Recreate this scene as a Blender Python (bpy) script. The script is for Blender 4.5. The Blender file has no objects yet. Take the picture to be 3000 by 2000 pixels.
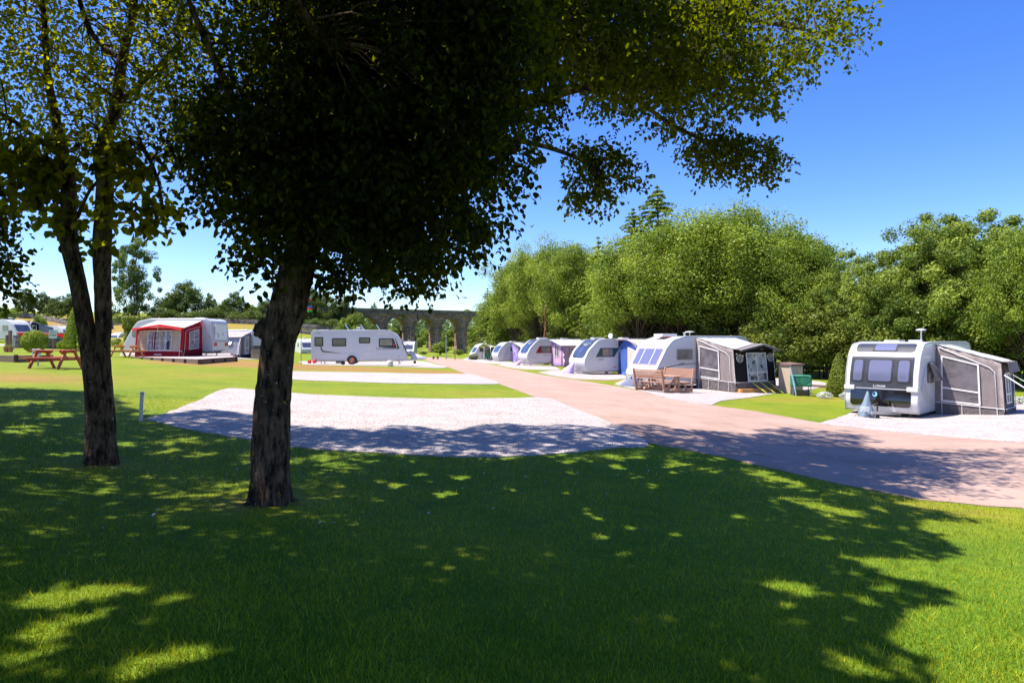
import bpy, bmesh, math, random
import numpy as np
from mathutils import Vector, Matrix
R = math.radians
PI = math.pi
scene = bpy.context.scene
COL = scene.collection
# ------------------------------------------------------------------ camera, sky, sun
F = 1900.0          # focal length in pixels of the 3000 x 2000 photograph
CZ = 1.7            # camera height
cam_d = bpy.data.cameras.new('camera'); cam = bpy.data.objects.new('camera', cam_d); COL.objects.link(cam)
cam.location = (0, 0, CZ); cam.rotation_euler = (R(90), 0, 0)
cam_d.sensor_width = 36; cam_d.lens = 36 * F / 3000; cam_d.clip_start = 0.05; cam_d.clip_end = 4000
scene.camera = cam
SUN_EL, SUN_AZ = R(64), math.atan2(-1.0, -0.06)      # azimuth clockwise from +Y
w = bpy.data.worlds.new("World"); scene.world = w; w.use_nodes = True
nt = w.node_tree
sky = nt.nodes.new('ShaderNodeTexSky'); sky.sky_type = 'NISHITA'; sky.sun_disc = False
sky.sun_elevation = SUN_EL; sky.sun_rotation = SUN_AZ
sky.air_density = 1.0; sky.dust_density = 0.3; sky.ozone_density = 6.0
hsv = nt.nodes.new('ShaderNodeHueSaturation'); hsv.inputs['Saturation'].default_value = 1.25; hsv.inputs['Hue'].default_value = 0.518
nt.links.new(sky.outputs[0], hsv.inputs['Color']); nt.links.new(hsv.outputs[0], nt.nodes['Background'].inputs[0])
nt.nodes['Background'].inputs[1].default_value = 0.12
sd = bpy.data.lights.new('sun', 'SUN'); so = bpy.data.objects.new('sun', sd); COL.objects.link(so)
sd.energy = 5.0; sd.angle = R(0.55); sd.color = (1.0, 0.93, 0.84)
dvec = Vector((math.sin(SUN_AZ) * math.cos(SUN_EL), math.cos(SUN_AZ) * math.cos(SUN_EL), math.sin(SUN_EL)))
so.rotation_euler = dvec.to_track_quat('Z', 'Y').to_euler(); so.location = dvec * 60
scene.view_settings.view_transform = 'Standard'; scene.view_settings.look = 'None'
scene.view_settings.exposure = 1.08; scene.view_settings.gamma = 1.0
scene.cycles.max_bounces = 8; scene.cycles.transparent_max_bounces = 8
rng = np.random.default_rng(7); random.seed(7)

# ------------------------------------------------------------------ materials
MATS = {}
def mat(name, col, rough=0.6, metal=0.0, spec=0.5, var=0.06, scale=6.0, bump=0.0, bscale=40.0, coat=0.0, stretch=None):
    """principled material; its colour wanders a little with noise so that no surface is perfectly even"""
    if name in MATS: return MATS[name]
    m = bpy.data.materials.new(name); m.use_nodes = True; n = m.node_tree; b = n.nodes['Principled BSDF']
    b.inputs['Roughness'].default_value = rough; b.inputs['Metallic'].default_value = metal
    b.inputs['Specular IOR Level'].default_value = spec; b.inputs['Coat Weight'].default_value = coat
    tc = n.nodes.new('ShaderNodeTexCoord'); vec = tc.outputs['Object']
    if stretch:
        mp = n.nodes.new('ShaderNodeMapping'); mp.inputs['Scale'].default_value = stretch
        n.links.new(vec, mp.inputs[0]); vec = mp.outputs[0]
    nz = n.nodes.new('ShaderNodeTexNoise'); nz.inputs['Scale'].default_value = scale; nz.inputs['Detail'].default_value = 5
    n.links.new(vec, nz.inputs['Vector'])
    mx = n.nodes.new('ShaderNodeMix'); mx.data_type = 'RGBA'
    mx.inputs[6].default_value = (*[max(0, c * (1 - 2.2 * var)) for c in col], 1)
    mx.inputs[7].default_value = (*[min(1, c * (1 + 2.2 * var)) for c in col], 1)
    n.links.new(nz.outputs[0], mx.inputs[0]); n.links.new(mx.outputs[2], b.inputs['Base Color'])
    if bump:
        n2 = n.nodes.new('ShaderNodeTexNoise'); n2.inputs['Scale'].default_value = bscale; n2.inputs['Detail'].default_value = 4
        n.links.new(vec, n2.inputs['Vector'])
        bp = n.nodes.new('ShaderNodeBump'); bp.inputs['Strength'].default_value = bump; bp.inputs['Distance'].default_value = 0.05
        n.links.new(n2.outputs[0], bp.inputs['Height']); n.links.new(bp.outputs[0], b.inputs['Normal'])
    MATS[name] = m; return m

def leaf_mat(name, c_dark, c_light, trans=0.35, gloss=0.45, tv=1.5):
    if name in MATS: return MATS[name]
    m = bpy.data.materials.new(name); m.use_nodes = True; n = m.node_tree; b = n.nodes['Principled BSDF']
    out = n.nodes['Material Output']
    at = n.nodes.new('ShaderNodeAttribute'); at.attribute_name = 'tint'
    mx = n.nodes.new('ShaderNodeMix'); mx.data_type = 'RGBA'
    mx.inputs[6].default_value = (*c_dark, 1); mx.inputs[7].default_value = (*c_light, 1)
    n.links.new(at.outputs['Fac'], mx.inputs[0])
    n.links.new(mx.outputs[2], b.inputs['Base Color']); b.inputs['Roughness'].default_value = gloss
    b.inputs['Specular IOR Level'].default_value = 0.12
    tr = n.nodes.new('ShaderNodeBsdfTranslucent')
    hs = n.nodes.new('ShaderNodeHueSaturation'); hs.inputs['Hue'].default_value = 0.485; hs.inputs['Value'].default_value = tv; hs.inputs['Saturation'].default_value = 1.1
    n.links.new(mx.outputs[2], hs.inputs['Color']); n.links.new(hs.outputs[0], tr.inputs['Color'])
    ms = n.nodes.new('ShaderNodeMixShader'); ms.inputs[0].default_value = trans
    n.links.new(b.outputs[0], ms.inputs[1]); n.links.new(tr.outputs[0], ms.inputs[2]); n.links.new(ms.outputs[0], out.inputs[0])
    MATS[name] = m; return m

def node_mat(name, rough=0.9, spec=0.2):
    m = bpy.data.materials.new(name); m.use_nodes = True; n = m.node_tree; b = n.nodes['Principled BSDF']
    b.inputs['Roughness'].default_value = rough; b.inputs['Specular IOR Level'].default_value = spec
    tc = n.nodes.new('ShaderNodeTexCoord'); MATS[name] = m
    return m, n, b, tc.outputs['Object']
def noise(n, vec, scale, detail=4, rough=0.5):
    t = n.nodes.new('ShaderNodeTexNoise'); t.inputs['Scale'].default_value = scale; t.inputs['Detail'].default_value = detail
    t.inputs['Roughness'].default_value = rough; n.links.new(vec, t.inputs['Vector']); return t.outputs[0]
def ramp(n, src, stops):
    r = n.nodes.new('ShaderNodeValToRGB'); e = r.color_ramp.elements
    e[0].position, e[0].color = stops[0][0], (*stops[0][1], 1); e[1].position, e[1].color = stops[-1][0], (*stops[-1][1], 1)
    for p, c in stops[1:-1]:
        q = e.new(p); q.color = (*c, 1)
    n.links.new(src, r.inputs[0]); return r.outputs[0]
def mixc(n, fac, a, b, mode='MIX'):
    x = n.nodes.new('ShaderNodeMix'); x.data_type = 'RGBA'; x.blend_type = mode
    for s, i in ((fac, 0), (a, 6), (b, 7)):
        if hasattr(s, 'is_linked') or hasattr(s, 'links'): n.links.new(s, x.inputs[i])
        elif i == 0: x.inputs[0].default_value = s
        else: x.inputs[i].default_value = (*s, 1)
    return x.outputs[2]
def bump(n, b, h, strength, dist):
    bp = n.nodes.new('ShaderNodeBump'); bp.inputs['Strength'].default_value = strength; bp.inputs['Distance'].default_value = dist
    n.links.new(h, bp.inputs['Height']); n.links.new(bp.outputs[0], b.inputs['Normal'])

# lawn: lush, yellowing and scorched turf, mixed by the vertex attribute 'dry' and by noise
GREEN, YELL, DRY = (0.12, 0.23, 0.010), (0.25, 0.29, 0.014), (0.36, 0.215, 0.06)
m, n, b, v = node_mat('lawn')
at = n.nodes.new('ShaderNodeAttribute'); at.attribute_name = 'dry'
big = noise(n, v, 0.35, 5, 0.6); fine = noise(n, v, 22, 3, 0.7); mid = noise(n, v, 3.0, 4, 0.65)
ad = n.nodes.new('ShaderNodeMath'); ad.operation = 'MULTIPLY_ADD'; ad.inputs[1].default_value = 0.55; n.links.new(big, ad.inputs[0]); n.links.new(at.outputs['Fac'], ad.inputs[2])
ad2 = n.nodes.new('ShaderNodeMath'); ad2.operation = 'MULTIPLY_ADD'; ad2.inputs[1].default_value = 0.3; n.links.new(mid, ad2.inputs[0]); n.links.new(ad.outputs[0], ad2.inputs[2])
col = ramp(n, ad2.outputs[0], [(0.34, GREEN), (0.66, YELL), (0.98, DRY)])
col = mixc(n, 0.6, col, ramp(n, noise(n, v, 1.1, 6, 0.7), [(0.35, (0.72, 0.78, 0.7)), (0.62, (1.08, 1.05, 1.0))]), 'MULTIPLY')
col = mixc(n, 0.5, col, ramp(n, noise(n, v, 7.0, 5, 0.75), [(0.36, (0.62, 0.66, 0.55)), (0.6, (1.0, 1.0, 1.0))]), 'MULTIPLY')
col = mixc(n, 0.55, col, ramp(n, fine, [(0.3, (0.45, 0.45, 0.45)), (0.7, (1.0, 1.0, 1.0))]), 'MULTIPLY')
n.links.new(col, b.inputs['Base Color']); bump(n, b, fine, 0.9, 0.05)
# gravel: small pale stones
m, n, b, v = node_mat('gravel')
vo = n.nodes.new('ShaderNodeTexVoronoi'); vo.inputs['Scale'].default_value = 44; n.links.new(v, vo.inputs['Vector'])
sep = n.nodes.new('ShaderNodeSeparateColor'); n.links.new(vo.outputs['Color'], sep.inputs[0])
c1 = ramp(n, sep.outputs[0], [(0.0, (0.20, 0.17, 0.16)), (0.2, (0.42, 0.365, 0.345)), (0.7, (0.52, 0.46, 0.44)), (1.0, (0.66, 0.62, 0.61))])
c1 = mixc(n, 0.55, c1, ramp(n, vo.outputs['Distance'], [(0.0, (1, 1, 1)), (0.55, (1, 1, 1)), (0.85, (0.35, 0.32, 0.3))]), 'MULTIPLY')
c1 = mixc(n, 0.5, c1, ramp(n, noise(n, v, 1.3, 5, 0.65), [(0.32, (0.72, 0.64, 0.6)), (0.6, (1, 1, 1))]), 'MULTIPLY')
n.links.new(c1, b.inputs['Base Color']); bump(n, b, vo.outputs['Distance'], 0.8, -0.03)
# tarmac with reddish chippings
m, n, b, v = node_mat('tarmac', 0.85)
c1 = ramp(n, noise(n, v, 0.5, 6, 0.65), [(0.3, (0.36, 0.24, 0.185)), (0.7, (0.46, 0.325, 0.265))])
c1 = mixc(n, 0.5, c1, ramp(n, noise(n, v, 60, 2, 0.7), [(0.3, (0.55, 0.55, 0.56)), (0.7, (1, 1, 1))]), 'MULTIPLY')
c1 = mixc(n, 0.6, c1, ramp(n, noise(n, v, 1.2, 8, 0.8), [(0.36, (0.66, 0.62, 0.62)), (0.5, (1, 1, 1))]), 'MULTIPLY')
n.links.new(c1, b.inputs['Base Color']); bump(n, b, noise(n, v, 70, 3, 0.7), 0.5, 0.02)
# bark
def bark_mat(name, a, c, lichen=True):
    m, n, b, v = node_mat(name, 0.95)
    mp = n.nodes.new('ShaderNodeMapping'); mp.inputs['Scale'].default_value = (1, 1, 0.28); n.links.new(v, mp.inputs[0])
    nz = noise(n, mp.outputs[0], 17, 8, 0.72); c1 = ramp(n, nz, [(0.40, a), (0.64, c)])
    c1 = mixc(n, 0.7, c1, ramp(n, noise(n, v, 3.2, 4, 0.6), [(0.35, (0.35, 0.3, 0.28)), (0.65, (1, 1, 1))]), 'MULTIPLY')
    if lichen:
        c1 = mixc(n, ramp(n, noise(n, v, 7.5, 5, 0.6), [(0.66, (0, 0, 0)), (0.70, (1, 1, 1))]), c1, (0.33, 0.19, 0.02))
        c1 = mixc(n, ramp(n, noise(n, v, 19, 3, 0.6), [(0.68, (0, 0, 0)), (0.71, (1, 1, 1))]), c1, (0.34, 0.36, 0.30))
    n.links.new(c1, b.inputs['Base Color']); bump(n, b, nz, 1.0, 0.12)
    return m
bark = bark_mat('bark', (0.016, 0.009, 0.005), (0.34, 0.21, 0.13))
bark_far = bark_mat('bark_far', (0.06, 0.045, 0.035), (0.22, 0.16, 0.11), False)
bark_red = bark_mat('bark_red', (0.16, 0.07, 0.04), (0.42, 0.20, 0.11), False)
# rubble masonry
def stone_mat(name, a, c, d, scale, sz=(1, 1, 1.7)):
    m, n, b, v = node_mat(name, 0.95)
    mp = n.nodes.new('ShaderNodeMapping'); mp.inputs['Scale'].default_value = sz; n.links.new(v, mp.inputs[0])
    vo = n.nodes.new('ShaderNodeTexVoronoi'); vo.inputs['Scale'].default_value = scale; n.links.new(mp.outputs[0], vo.inputs['Vector'])
    ve = n.nodes.new('ShaderNodeTexVoronoi'); ve.feature = 'DISTANCE_TO_EDGE'; ve.inputs['Scale'].default_value = scale; n.links.new(mp.outputs[0], ve.inputs['Vector'])
    sep = n.nodes.new('ShaderNodeSeparateColor'); n.links.new(vo.outputs['Color'], sep.inputs[0])
    c1 = ramp(n, sep.outputs[0], [(0.0, a), (0.5, c), (1.0, d)])
    c1 = mixc(n, 0.8, c1, ramp(n, ve.outputs[0], [(0.0, (0.25, 0.22, 0.2)), (0.09, (1, 1, 1))]), 'MULTIPLY')
    c1 = mixc(n, 0.6, c1, ramp(n, noise(n, v, scale * 0.35, 5, 0.6), [(0.3, (0.45, 0.42, 0.4)), (0.65, (1, 1, 1))]), 'MULTIPLY')
    n.links.new(c1, b.inputs['Base Color']); bump(n, b, ve.outputs[0], 0.9, 0.12)
    return m
stone_wall = stone_mat('stone_wall', (0.16, 0.12, 0.09), (0.26, 0.2, 0.15), (0.38, 0.31, 0.25), 4.5)
field_wall = stone_mat('field_wall', (0.11, 0.1, 0.09), (0.2, 0.18, 0.16), (0.3, 0.28, 0.25), 3.0)
brick = stone_mat('viaduct_stone', (0.19, 0.125, 0.09), (0.30, 0.19, 0.14), (0.44, 0.31, 0.23), 1.7)
cap_stone = stone_mat('viaduct_coping', (0.14, 0.115, 0.09), (0.20, 0.165, 0.13), (0.27, 0.22, 0.17), 1.0, (0.6, 0.6, 2))

# ------------------------------------------------------------------ object helpers
def link(name, me, m=None, parent=None):
    o = bpy.data.objects.new(name, me); COL.objects.link(o)
    if m is not None and me is not None and not me.materials: me.materials.append(m)
    if parent: o.parent = parent
    return o
def tag(o, label, cat=None, group=None, kind=None):
    if label: o['label'] = label
    if cat: o['category'] = cat
    if group: o['group'] = group
    if kind: o['kind'] = kind
    return o
def root(name, loc, rz, label, cat, group=None):
    o = bpy.data.objects.new(name, None); COL.objects.link(o); o.location = loc; o.rotation_euler = (0, 0, rz)
    o.empty_display_size = 0.3
    return tag(o, label, cat, group)
def copy_tree(o, loc, rz, sc, label, group=None):
    c = o.copy(); COL.objects.link(c); c.location = loc; c.rotation_euler = (0, 0, rz); c.scale = sc if hasattr(sc, '__len__') else (sc, sc, sc)
    c['label'] = label
    if group: c['group'] = group
    for ch in o.children:
        d = ch.copy(); COL.objects.link(d); d.parent = c
        for g in ch.children:
            e = g.copy(); COL.objects.link(e); e.parent = d
    return c
def bm_obj(name, bm, m, parent=None, smooth=False):
    me = bpy.data.meshes.new(name); bm.normal_update(); bm.to_mesh(me); bm.free()
    if smooth: me.shade_smooth()
    return link(name, me, m, parent)
def np_mesh(name, V, Fc, tint=None, smooth=False):
    me = bpy.data.meshes.new(name); V = np.asarray(V, np.float32); Fc = np.asarray(Fc, np.int32); k = Fc.shape[1]
    me.vertices.add(len(V)); me.vertices.foreach_set('co', V.ravel())
    me.loops.add(Fc.size); me.loops.foreach_set('vertex_index', Fc.ravel())
    me.polygons.add(len(Fc)); me.polygons.foreach_set('loop_start', np.arange(0, Fc.size, k, dtype=np.int32))
    me.polygons.foreach_set('loop_total', np.full(len(Fc), k, np.int32))
    me.update(calc_edges=True)
    if tint is not None:
        a = me.attributes.new('tint', 'FLOAT', 'FACE'); a.data.foreach_set('value', np.asarray(tint, np.float32))
    if smooth: me.shade_smooth()
    return me
def box(bm, x0, x1, y0, y1, z0, z1, M=None, bev=0.0):
    vs = [bm.verts.new((x, y, z)) for z in (z0, z1) for y in (y0, y1) for x in (x0, x1)]
    fs = [bm.faces.new([vs[i] for i in q]) for q in ((0, 2, 3, 1), (4, 5, 7, 6), (0, 1, 5, 4), (2, 6, 7, 3), (0, 4, 6, 2), (1, 3, 7, 5))]
    if bev:
        es = list({e for f in fs for e in f.edges})
        r = bmesh.ops.bevel(bm, geom=es, offset=bev, segments=2, profile=0.5, affect='EDGES')
        vs = list({v for f in r['faces'] for v in f.verts} | {v for f in fs if f.is_valid for v in f.verts})
    if M is not None: bmesh.ops.transform(bm, matrix=M, verts=vs)
    return vs
def beam(bm, p, q, a, b2, up=Vector((0, 0, 1)), bev=0.0):
    """a bar of section a x b2 from p to q"""
    p, q = Vector(p), Vector(q); d = q - p; L = d.length; z = d / L
    x = up.cross(z); x = x.normalized() if x.length > 1e-4 else Vector((1, 0, 0)); y = z.cross(x)
    M = Matrix((x, y, z)).transposed().to_4x4(); M.translation = p
    box(bm, -a / 2, a / 2, -b2 / 2, b2 / 2, 0, L, M, bev)
def tube(bm, pts, rad, seg=8, jitter=0.0, cap=True):
    """a swept tube through pts; rad is a number or a list"""
    pts = [Vector(p) for p in pts]; nP = len(pts)
    if not hasattr(rad, '__len__'): rad = [rad] * nP
    rings = []; x = None
    for i, p in enumerate(pts):
        t = (pts[min(i + 1, nP - 1)] - pts[max(i - 1, 0)]).normalized()
        if x is None:
            x = t.orthogonal().normalized()
        x = (x - t * x.dot(t)); x = x.normalized() if x.length > 1e-5 else t.orthogonal().normalized()
        y = t.cross(x)
        rings.append([bm.verts.new(p + (x * math.cos(a) + y * math.sin(a)) * rad[i] * (1 + (random.uniform(-jitter, jitter) if jitter else 0)))
                      for a in [2 * PI * k / seg for k in range(seg)]])
    for i in range(nP - 1):
        for k in range(seg):
            bm.faces.new((rings[i][k], rings[i][(k + 1) % seg], rings[i + 1][(k + 1) % seg], rings[i + 1][k]))
    if cap:
        bm.faces.new(rings[0][::-1]); bm.faces.new(rings[-1])
    return rings
def prism(bm, poly, h0, h1, M=None):
    """an outline in x-y raised from h0 to h1"""
    a = [bm.verts.new((p[0], p[1], h0)) for p in poly]; c = [bm.verts.new((p[0], p[1], h1)) for p in poly]
    bm.faces.new(a[::-1]); bm.faces.new(c); k = len(poly)
    for i in range(k): bm.faces.new((a[i], a[(i + 1) % k], c[(i + 1) % k], c[i]))
    if M is not None: bmesh.ops.transform(bm, matrix=M, verts=a + c)
def spline(pts, n=6):
    """Catmull-Rom through tuples of any length"""
    P_ = [np.array(p, float) for p in pts]; out = []
    for i in range(len(P_) - 1):
        a, b_, c, d = P_[max(i - 1, 0)], P_[i], P_[i + 1], P_[min(i + 2, len(P_) - 1)]
        for k in range(n):
            t = k / n
            out.append(0.5 * (2 * b_ + (c - a) * t + (2 * a - 5 * b_ + 4 * c - d) * t * t + (3 * b_ - a - 3 * c + d) * t ** 3))
    out.append(P_[-1]); return out

# ------------------------------------------------------------------ terrain
CP = [  # pixel column, distance, ground height below (-) or above the camera
 (1500,2,-1.66),(1500,4,-1.68),(0,3,-1.5),(0,5.5,-1.48),(3000,3,-1.75),(790,6.5,-1.60),(295,8.2,-1.55),(412,12,-1.48),(0,9,-1.40),(0,14,-1.25),
 (1500,9.8,-1.75),(1900,11.4,-1.82),(3000,8,-2.05),(2400,11,-2.02),(650,20,-1.47),(1580,19,-1.72),(130,26,-1.07),(0,26,-1.0),(300,26,-1.12),
 (1450,27,-1.72),(900,27,-1.53),(1050,48,-1.72),(912,49,-1.70),(540,40,-1.15),(640,43,-1.08),(420,42,-1.0),(720,59,-1.5),(890,105,-2.15),(1250,91,-2.4),
 (1200,115,-2.6),(1350,84,-2.4),(2000,31,-2.32),(1720,47,-2.42),(1550,64,-2.38),(1460,82,-2.55),(1390,100,-2.8),(2600,21.5,-2.6),(2900,20,-2.42),(2300,26,-2.40),
 (2170,28,-2.38),(2350,16,-2.2),(2100,14,-2.0),(3000,14,-2.25),(3000,30,-2.4),(3000,60,-2.4),(2000,60,-2.5),(1700,100,-2.8),
 (0,79,0.0),(180,105,0.0),(340,130,-0.65),(120,57,-0.6),(0,57,-0.5),(0,160,6.3),(200,160,5.6),(400,150,5.0),(700,150,4.4),(950,155,3.2),(1060,160,2.2),
 (400,95,-0.4),(700,95,-1.2),(1180,165,-2.7),(1290,165,-2.8),(1400,150,-3.0),(0,400,14),(700,400,8),(1060,400,2),(1500,400,-3),(3000,400,-3),(2000,200,-3),
 (3000,150,-3),(-900,60,0.4),(-900,20,-0.9),(-900,5,-1.3),(-900,200,8),(4000,20,-2.4),(4000,5,-1.9),(4000,100,-2.6)]
cu = np.array([((p[0] - 1500) / F) * 2.2 for p in CP]); cv = np.array([math.log(p[1]) for p in CP]); cz = np.array([p[2] + CZ for p in CP])
def _phi(r2): return 0.5 * r2 * np.log(r2 + 1e-9)
nC = len(CP)
Kt = np.zeros((nC + 3, nC + 3)); Kt[:nC, :nC] = _phi((cu[:, None] - cu[None]) ** 2 + (cv[:, None] - cv[None]) ** 2) + np.eye(nC) * 0.02
Kt[:nC, nC] = 1; Kt[:nC, nC + 1] = cu; Kt[:nC, nC + 2] = cv; Kt[nC:, :nC] = Kt[:nC, nC:].T
Wt = np.linalg.solve(Kt, np.concatenate([cz, np.zeros(3)]))
def gz(x, y):
    x = np.atleast_1d(np.asarray(x, float)); y = np.atleast_1d(np.asarray(y, float))
    d = np.sqrt(np.maximum(y, 0) ** 2 + 4.0) ; d = np.where(y > 6, y, np.maximum(d, 2) * 0 + np.where(y > 0, np.maximum(d * 0.9487, 2), 2))
    u = np.clip(x / d, -1.3, 1.35) * 2.2; v = np.log(np.clip(d, 2, 420))
    s = Wt[nC] + Wt[nC + 1] * u + Wt[nC + 2] * v
    for i in range(nC): s = s + Wt[i] * _phi((u - cu[i]) ** 2 + (v - cv[i]) ** 2)
    return s
def g1(x, y): return float(gz(x, y)[0])
def P(px, py, D): return Vector(((px - 1500) / F * D, D, CZ + (1000 - py) / F * D))
_Ds = np.geomspace(2.2, 380, 500)
def hit(px, py):
    """the point of the ground seen at a pixel of the photograph"""
    x = (px - 1500) / F * _Ds; ray = CZ + (1000 - py) / F * _Ds; d = ray - gz(x, _Ds)
    i = np.argmax(d < 0)
    if i == 0: i = len(_Ds) - 1
    t = d[i - 1] / (d[i - 1] - d[i]) if d[i] < 0 else 1.0
    D = _Ds[i - 1] + (_Ds[i] - _Ds[i - 1]) * t
    return ((px - 1500) / F * D, D)
def lines(a, b_):
    o = [0.0]; 
    while o[-1] < b_:
        t = o[-1]; o.append(t + (0.5 if t < 24 else 1.0 if t < 110 else 4.0 if t < 200 else 20.0 if t < 420 else 120))
    neg = [-t for t in o[1:] if -t >= a - 130]
    return sorted(neg + o)
GX = lines(-1500, 1500); GY = [y for y in lines(-60, 2200)]
# ground sheet
xs, ys = np.array(GX), np.array(GY); X, Y = np.meshgrid(xs, ys); Z = gz(X.ravel(), Y.ravel())
V = np.column_stack([X.ravel(), Y.ravel(), Z]); nx, ny = len(xs), len(ys)
idx = np.arange(nx * ny).reshape(ny, nx)
Fq = np.column_stack([idx[:-1, :-1].ravel(), idx[:-1, 1:].ravel(), idx[1:, 1:].ravel(), idx[1:, :-1].ravel()])
me = np_mesh('ground', V, Fq, smooth=True)
DRYP = [(1100,1080,5.5,.75),(950,1078,5.5,.6),(1300,1090,4,.5),(600,1062,4,.6),(720,1058,5,.6),(60,1105,4.5,.33),(160,1115,3.2,.25),(800,1072,4,.6),(20,1098,4,.2),(560,1066,3,.5),
        (1500,1070,7,.45),(1450,1108,2.2,.45),(1250,1102,5,.35),(2100,1190,2.5,.3),(2450,1170,2.5,.35),(1000,1060,6,.6),(2250,1170,2,.3),(2100,1160,2,.2),(1780,1115,2.5,.5),
        (950,1145,3,.22),(1400,1150,2.4,.3),(700,1100,4,.25),(500,1090,3,.12),(100,940,30,.3),(300,950,40,.35),(700,955,30,.35),(1290,1060,4,.25),(640,1180,1.2,.28),(3000,1520,1.0,.5),(2700,1480,.8,.5),(790,1475,.8,.8),(300,1370,.6,.7),(1000,1430,.9,.2),(1300,1600,.8,.2),(300,1700,.5,.2),(420,1180,2,.25),(1500,1080,5,.3)]
DP = [(*hit(a, b_), r, s) for a, b_, r, s in DRYP]
def dryness(x, y):
    d = np.clip((np.asarray(y) - 9) / 18, 0, 1) * 0.16
    for a, b_, r, s in DP: d = d + .62 * s * np.exp(-(((x - a) / (r * .85)) ** 2 + ((y - b_) / (r * .6)) ** 2))
    return d
a = me.attributes.new('dry', 'FLOAT', 'POINT'); a.data.foreach_set('value', dryness(V[:, 0], V[:, 1]).astype(np.float32))
tag(link('ground', me, MATS['lawn']), 'mown lawn and sloping fields', kind='structure')

def drape(name, pix, off, m, label, world=False, smooth=True):
    poly = [tuple(p) if world else hit(*p) for p in pix]
    if smooth: poly = [tuple(p) for p in spline(poly + [poly[0]], 5)][:-1]
    dense = []
    for i in range(len(poly)):      # ragged edge
        a, b_ = poly[i], poly[(i + 1) % len(poly)]; dd = math.hypot(b_[0] - a[0], b_[1] - a[1]); D_ = max(4, (a[1] + b_[1]) / 2); k = max(1, min(60, int(dd / max(.3, D_ * .022))))
        for q in range(k):
            t = q / k; dense.append((a[0] * (1 - t) + b_[0] * t + random.uniform(-.03, .03), a[1] * (1 - t) + b_[1] * t + random.uniform(-.03, .03)))
    poly = dense
    bm = bmesh.new(); f = bm.faces.new([bm.verts.new((x, y, 0)) for x, y in poly])
    x0, x1 = min(p[0] for p in poly), max(p[0] for p in poly); y0, y1 = min(p[1] for p in poly), max(p[1] for p in poly)
    bmesh.ops.triangulate(bm, faces=bm.faces[:])
    for x in GX:
        if x0 < x < x1: bmesh.ops.bisect_plane(bm, geom=bm.verts[:] + bm.edges[:] + bm.faces[:], plane_co=(x, 0, 0), plane_no=(1, 0, 0))
    for y in GY:
        if y0 < y < y1: bmesh.ops.bisect_plane(bm, geom=bm.verts[:] + bm.edges[:] + bm.faces[:], plane_co=(0, y, 0), plane_no=(0, 1, 0))
    vs = bm.verts[:]; zz = gz([v.co.x for v in vs], [v.co.y for v in vs])
    for v, z in zip(vs, zz): v.co.z = z + off
    bmesh.ops.recalc_face_normals(bm, faces=bm.faces[:])
    if sum(f.normal.z for f in bm.faces) < 0: bmesh.ops.reverse_faces(bm, faces=bm.faces[:])
    # a shallow skirt so that the sheet has an edge
    be = [e for e in bm.edges if len(e.link_faces) == 1]
    r = bmesh.ops.extrude_edge_only(bm, edges=be)
    for v in [g for g in r['geom'] if isinstance(g, bmesh.types.BMVert)]: v.co.z -= off + 0.02
    o = bm_obj(name, bm, MATS[m]); tag(o, label, kind='structure')
    return poly
POLYS = []
POLYS.append(drape('road', [(3500,1620),(3000,1490),(2700,1465),(2400,1405),(2100,1335),(1900,1298),(1750,1235),(1650,1195),(1580,1168),(1455,1122),(1380,1100),(1320,1078),(1275,1064),(1240,1053),(1215,1047),(1290,1047),
   (1361,1052),(1400,1059),(1480,1077),(1600,1100),(1750,1122),(1860,1142),(1943,1164),(2073,1186),(2220,1206),(2400,1239),(2527,1253),(2655,1266),(2808,1279),(3000,1295),(3500,1330)], 0.012, 'tarmac', 'pinkish tarmac site road', smooth=False))
POLYS.append(drape('gravel_pitch', [(425,1230),(500,1206),(560,1183),(610,1160),(650,1143),(700,1139),(900,1155),(1100,1164),(1300,1169),(1500,1167),(1600,1166),(1670,1192),(1770,1232),(1900,1300),(1800,1312),(1700,1325),(1500,1338),(1300,1338),(1000,1322),(860,1310),(700,1285),(550,1258)], 0.02, 'gravel', 'large empty gravel pitch'))
POLYS.append(drape('gravel_pitch', [(780,1088),(870,1088),(1100,1092),(1250,1095),(1372,1096),(1420,1108),(1462,1123),(1400,1126),(1200,1124),(1000,1118),(860,1113),(770,1108)], 0.02, 'gravel', 'narrow gravel pitch beyond the strip of lawn'))
POLYS.append(drape('gravel_pitch', [(890,1068),(1137,1073),(1305,1078),(1272,1066),(1235,1058),(1150,1058),(900,1058)], 0.02, 'gravel', 'gravel pitch under the white caravan'))
POLYS.append(drape('gravel_pitch', [(2395,1241),(2430,1232),(2470,1218),(2500,1206),(2560,1165),(2600,1160),(2950,1178),(3000,1180),(3500,1190),(3500,1335),(3000,1299),(2808,1283),(2655,1269),(2527,1256)], 0.02, 'gravel', 'gravel pitch under the black fronted caravan', smooth=False))
POLYS.append(drape('gravel_pitch', [(1800,1126),(1870,1143),(1950,1165),(2073,1187),(2109,1176),(2192,1165),(2317,1146),(2400,1137),(2400,1118),(2200,1105),(2000,1100),(1850,1108)], 0.02, 'gravel', 'gravel pitch around the picnic bench'))
POLYS.append(drape('gravel_pitch', [(1574,1091),(1670,1108),(1750,1113),(1812,1112),(1840,1104),(1780,1090),(1650,1084)], 0.02, 'gravel', 'gravel pitch under the curved front caravan'))
POLYS.append(drape('gravel_pitch', [(1457,1069),(1515,1080),(1600,1084),(1640,1082),(1600,1070),(1500,1064)], 0.02, 'gravel', 'gravel pitch under the caravan with the pink awning'))
POLYS.append(drape('gravel_pitch', [(1350,1053),(1421,1064),(1500,1065),(1480,1057),(1400,1051)], 0.02, 'gravel', 'gravel pitch at the far end of the row'))
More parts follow.
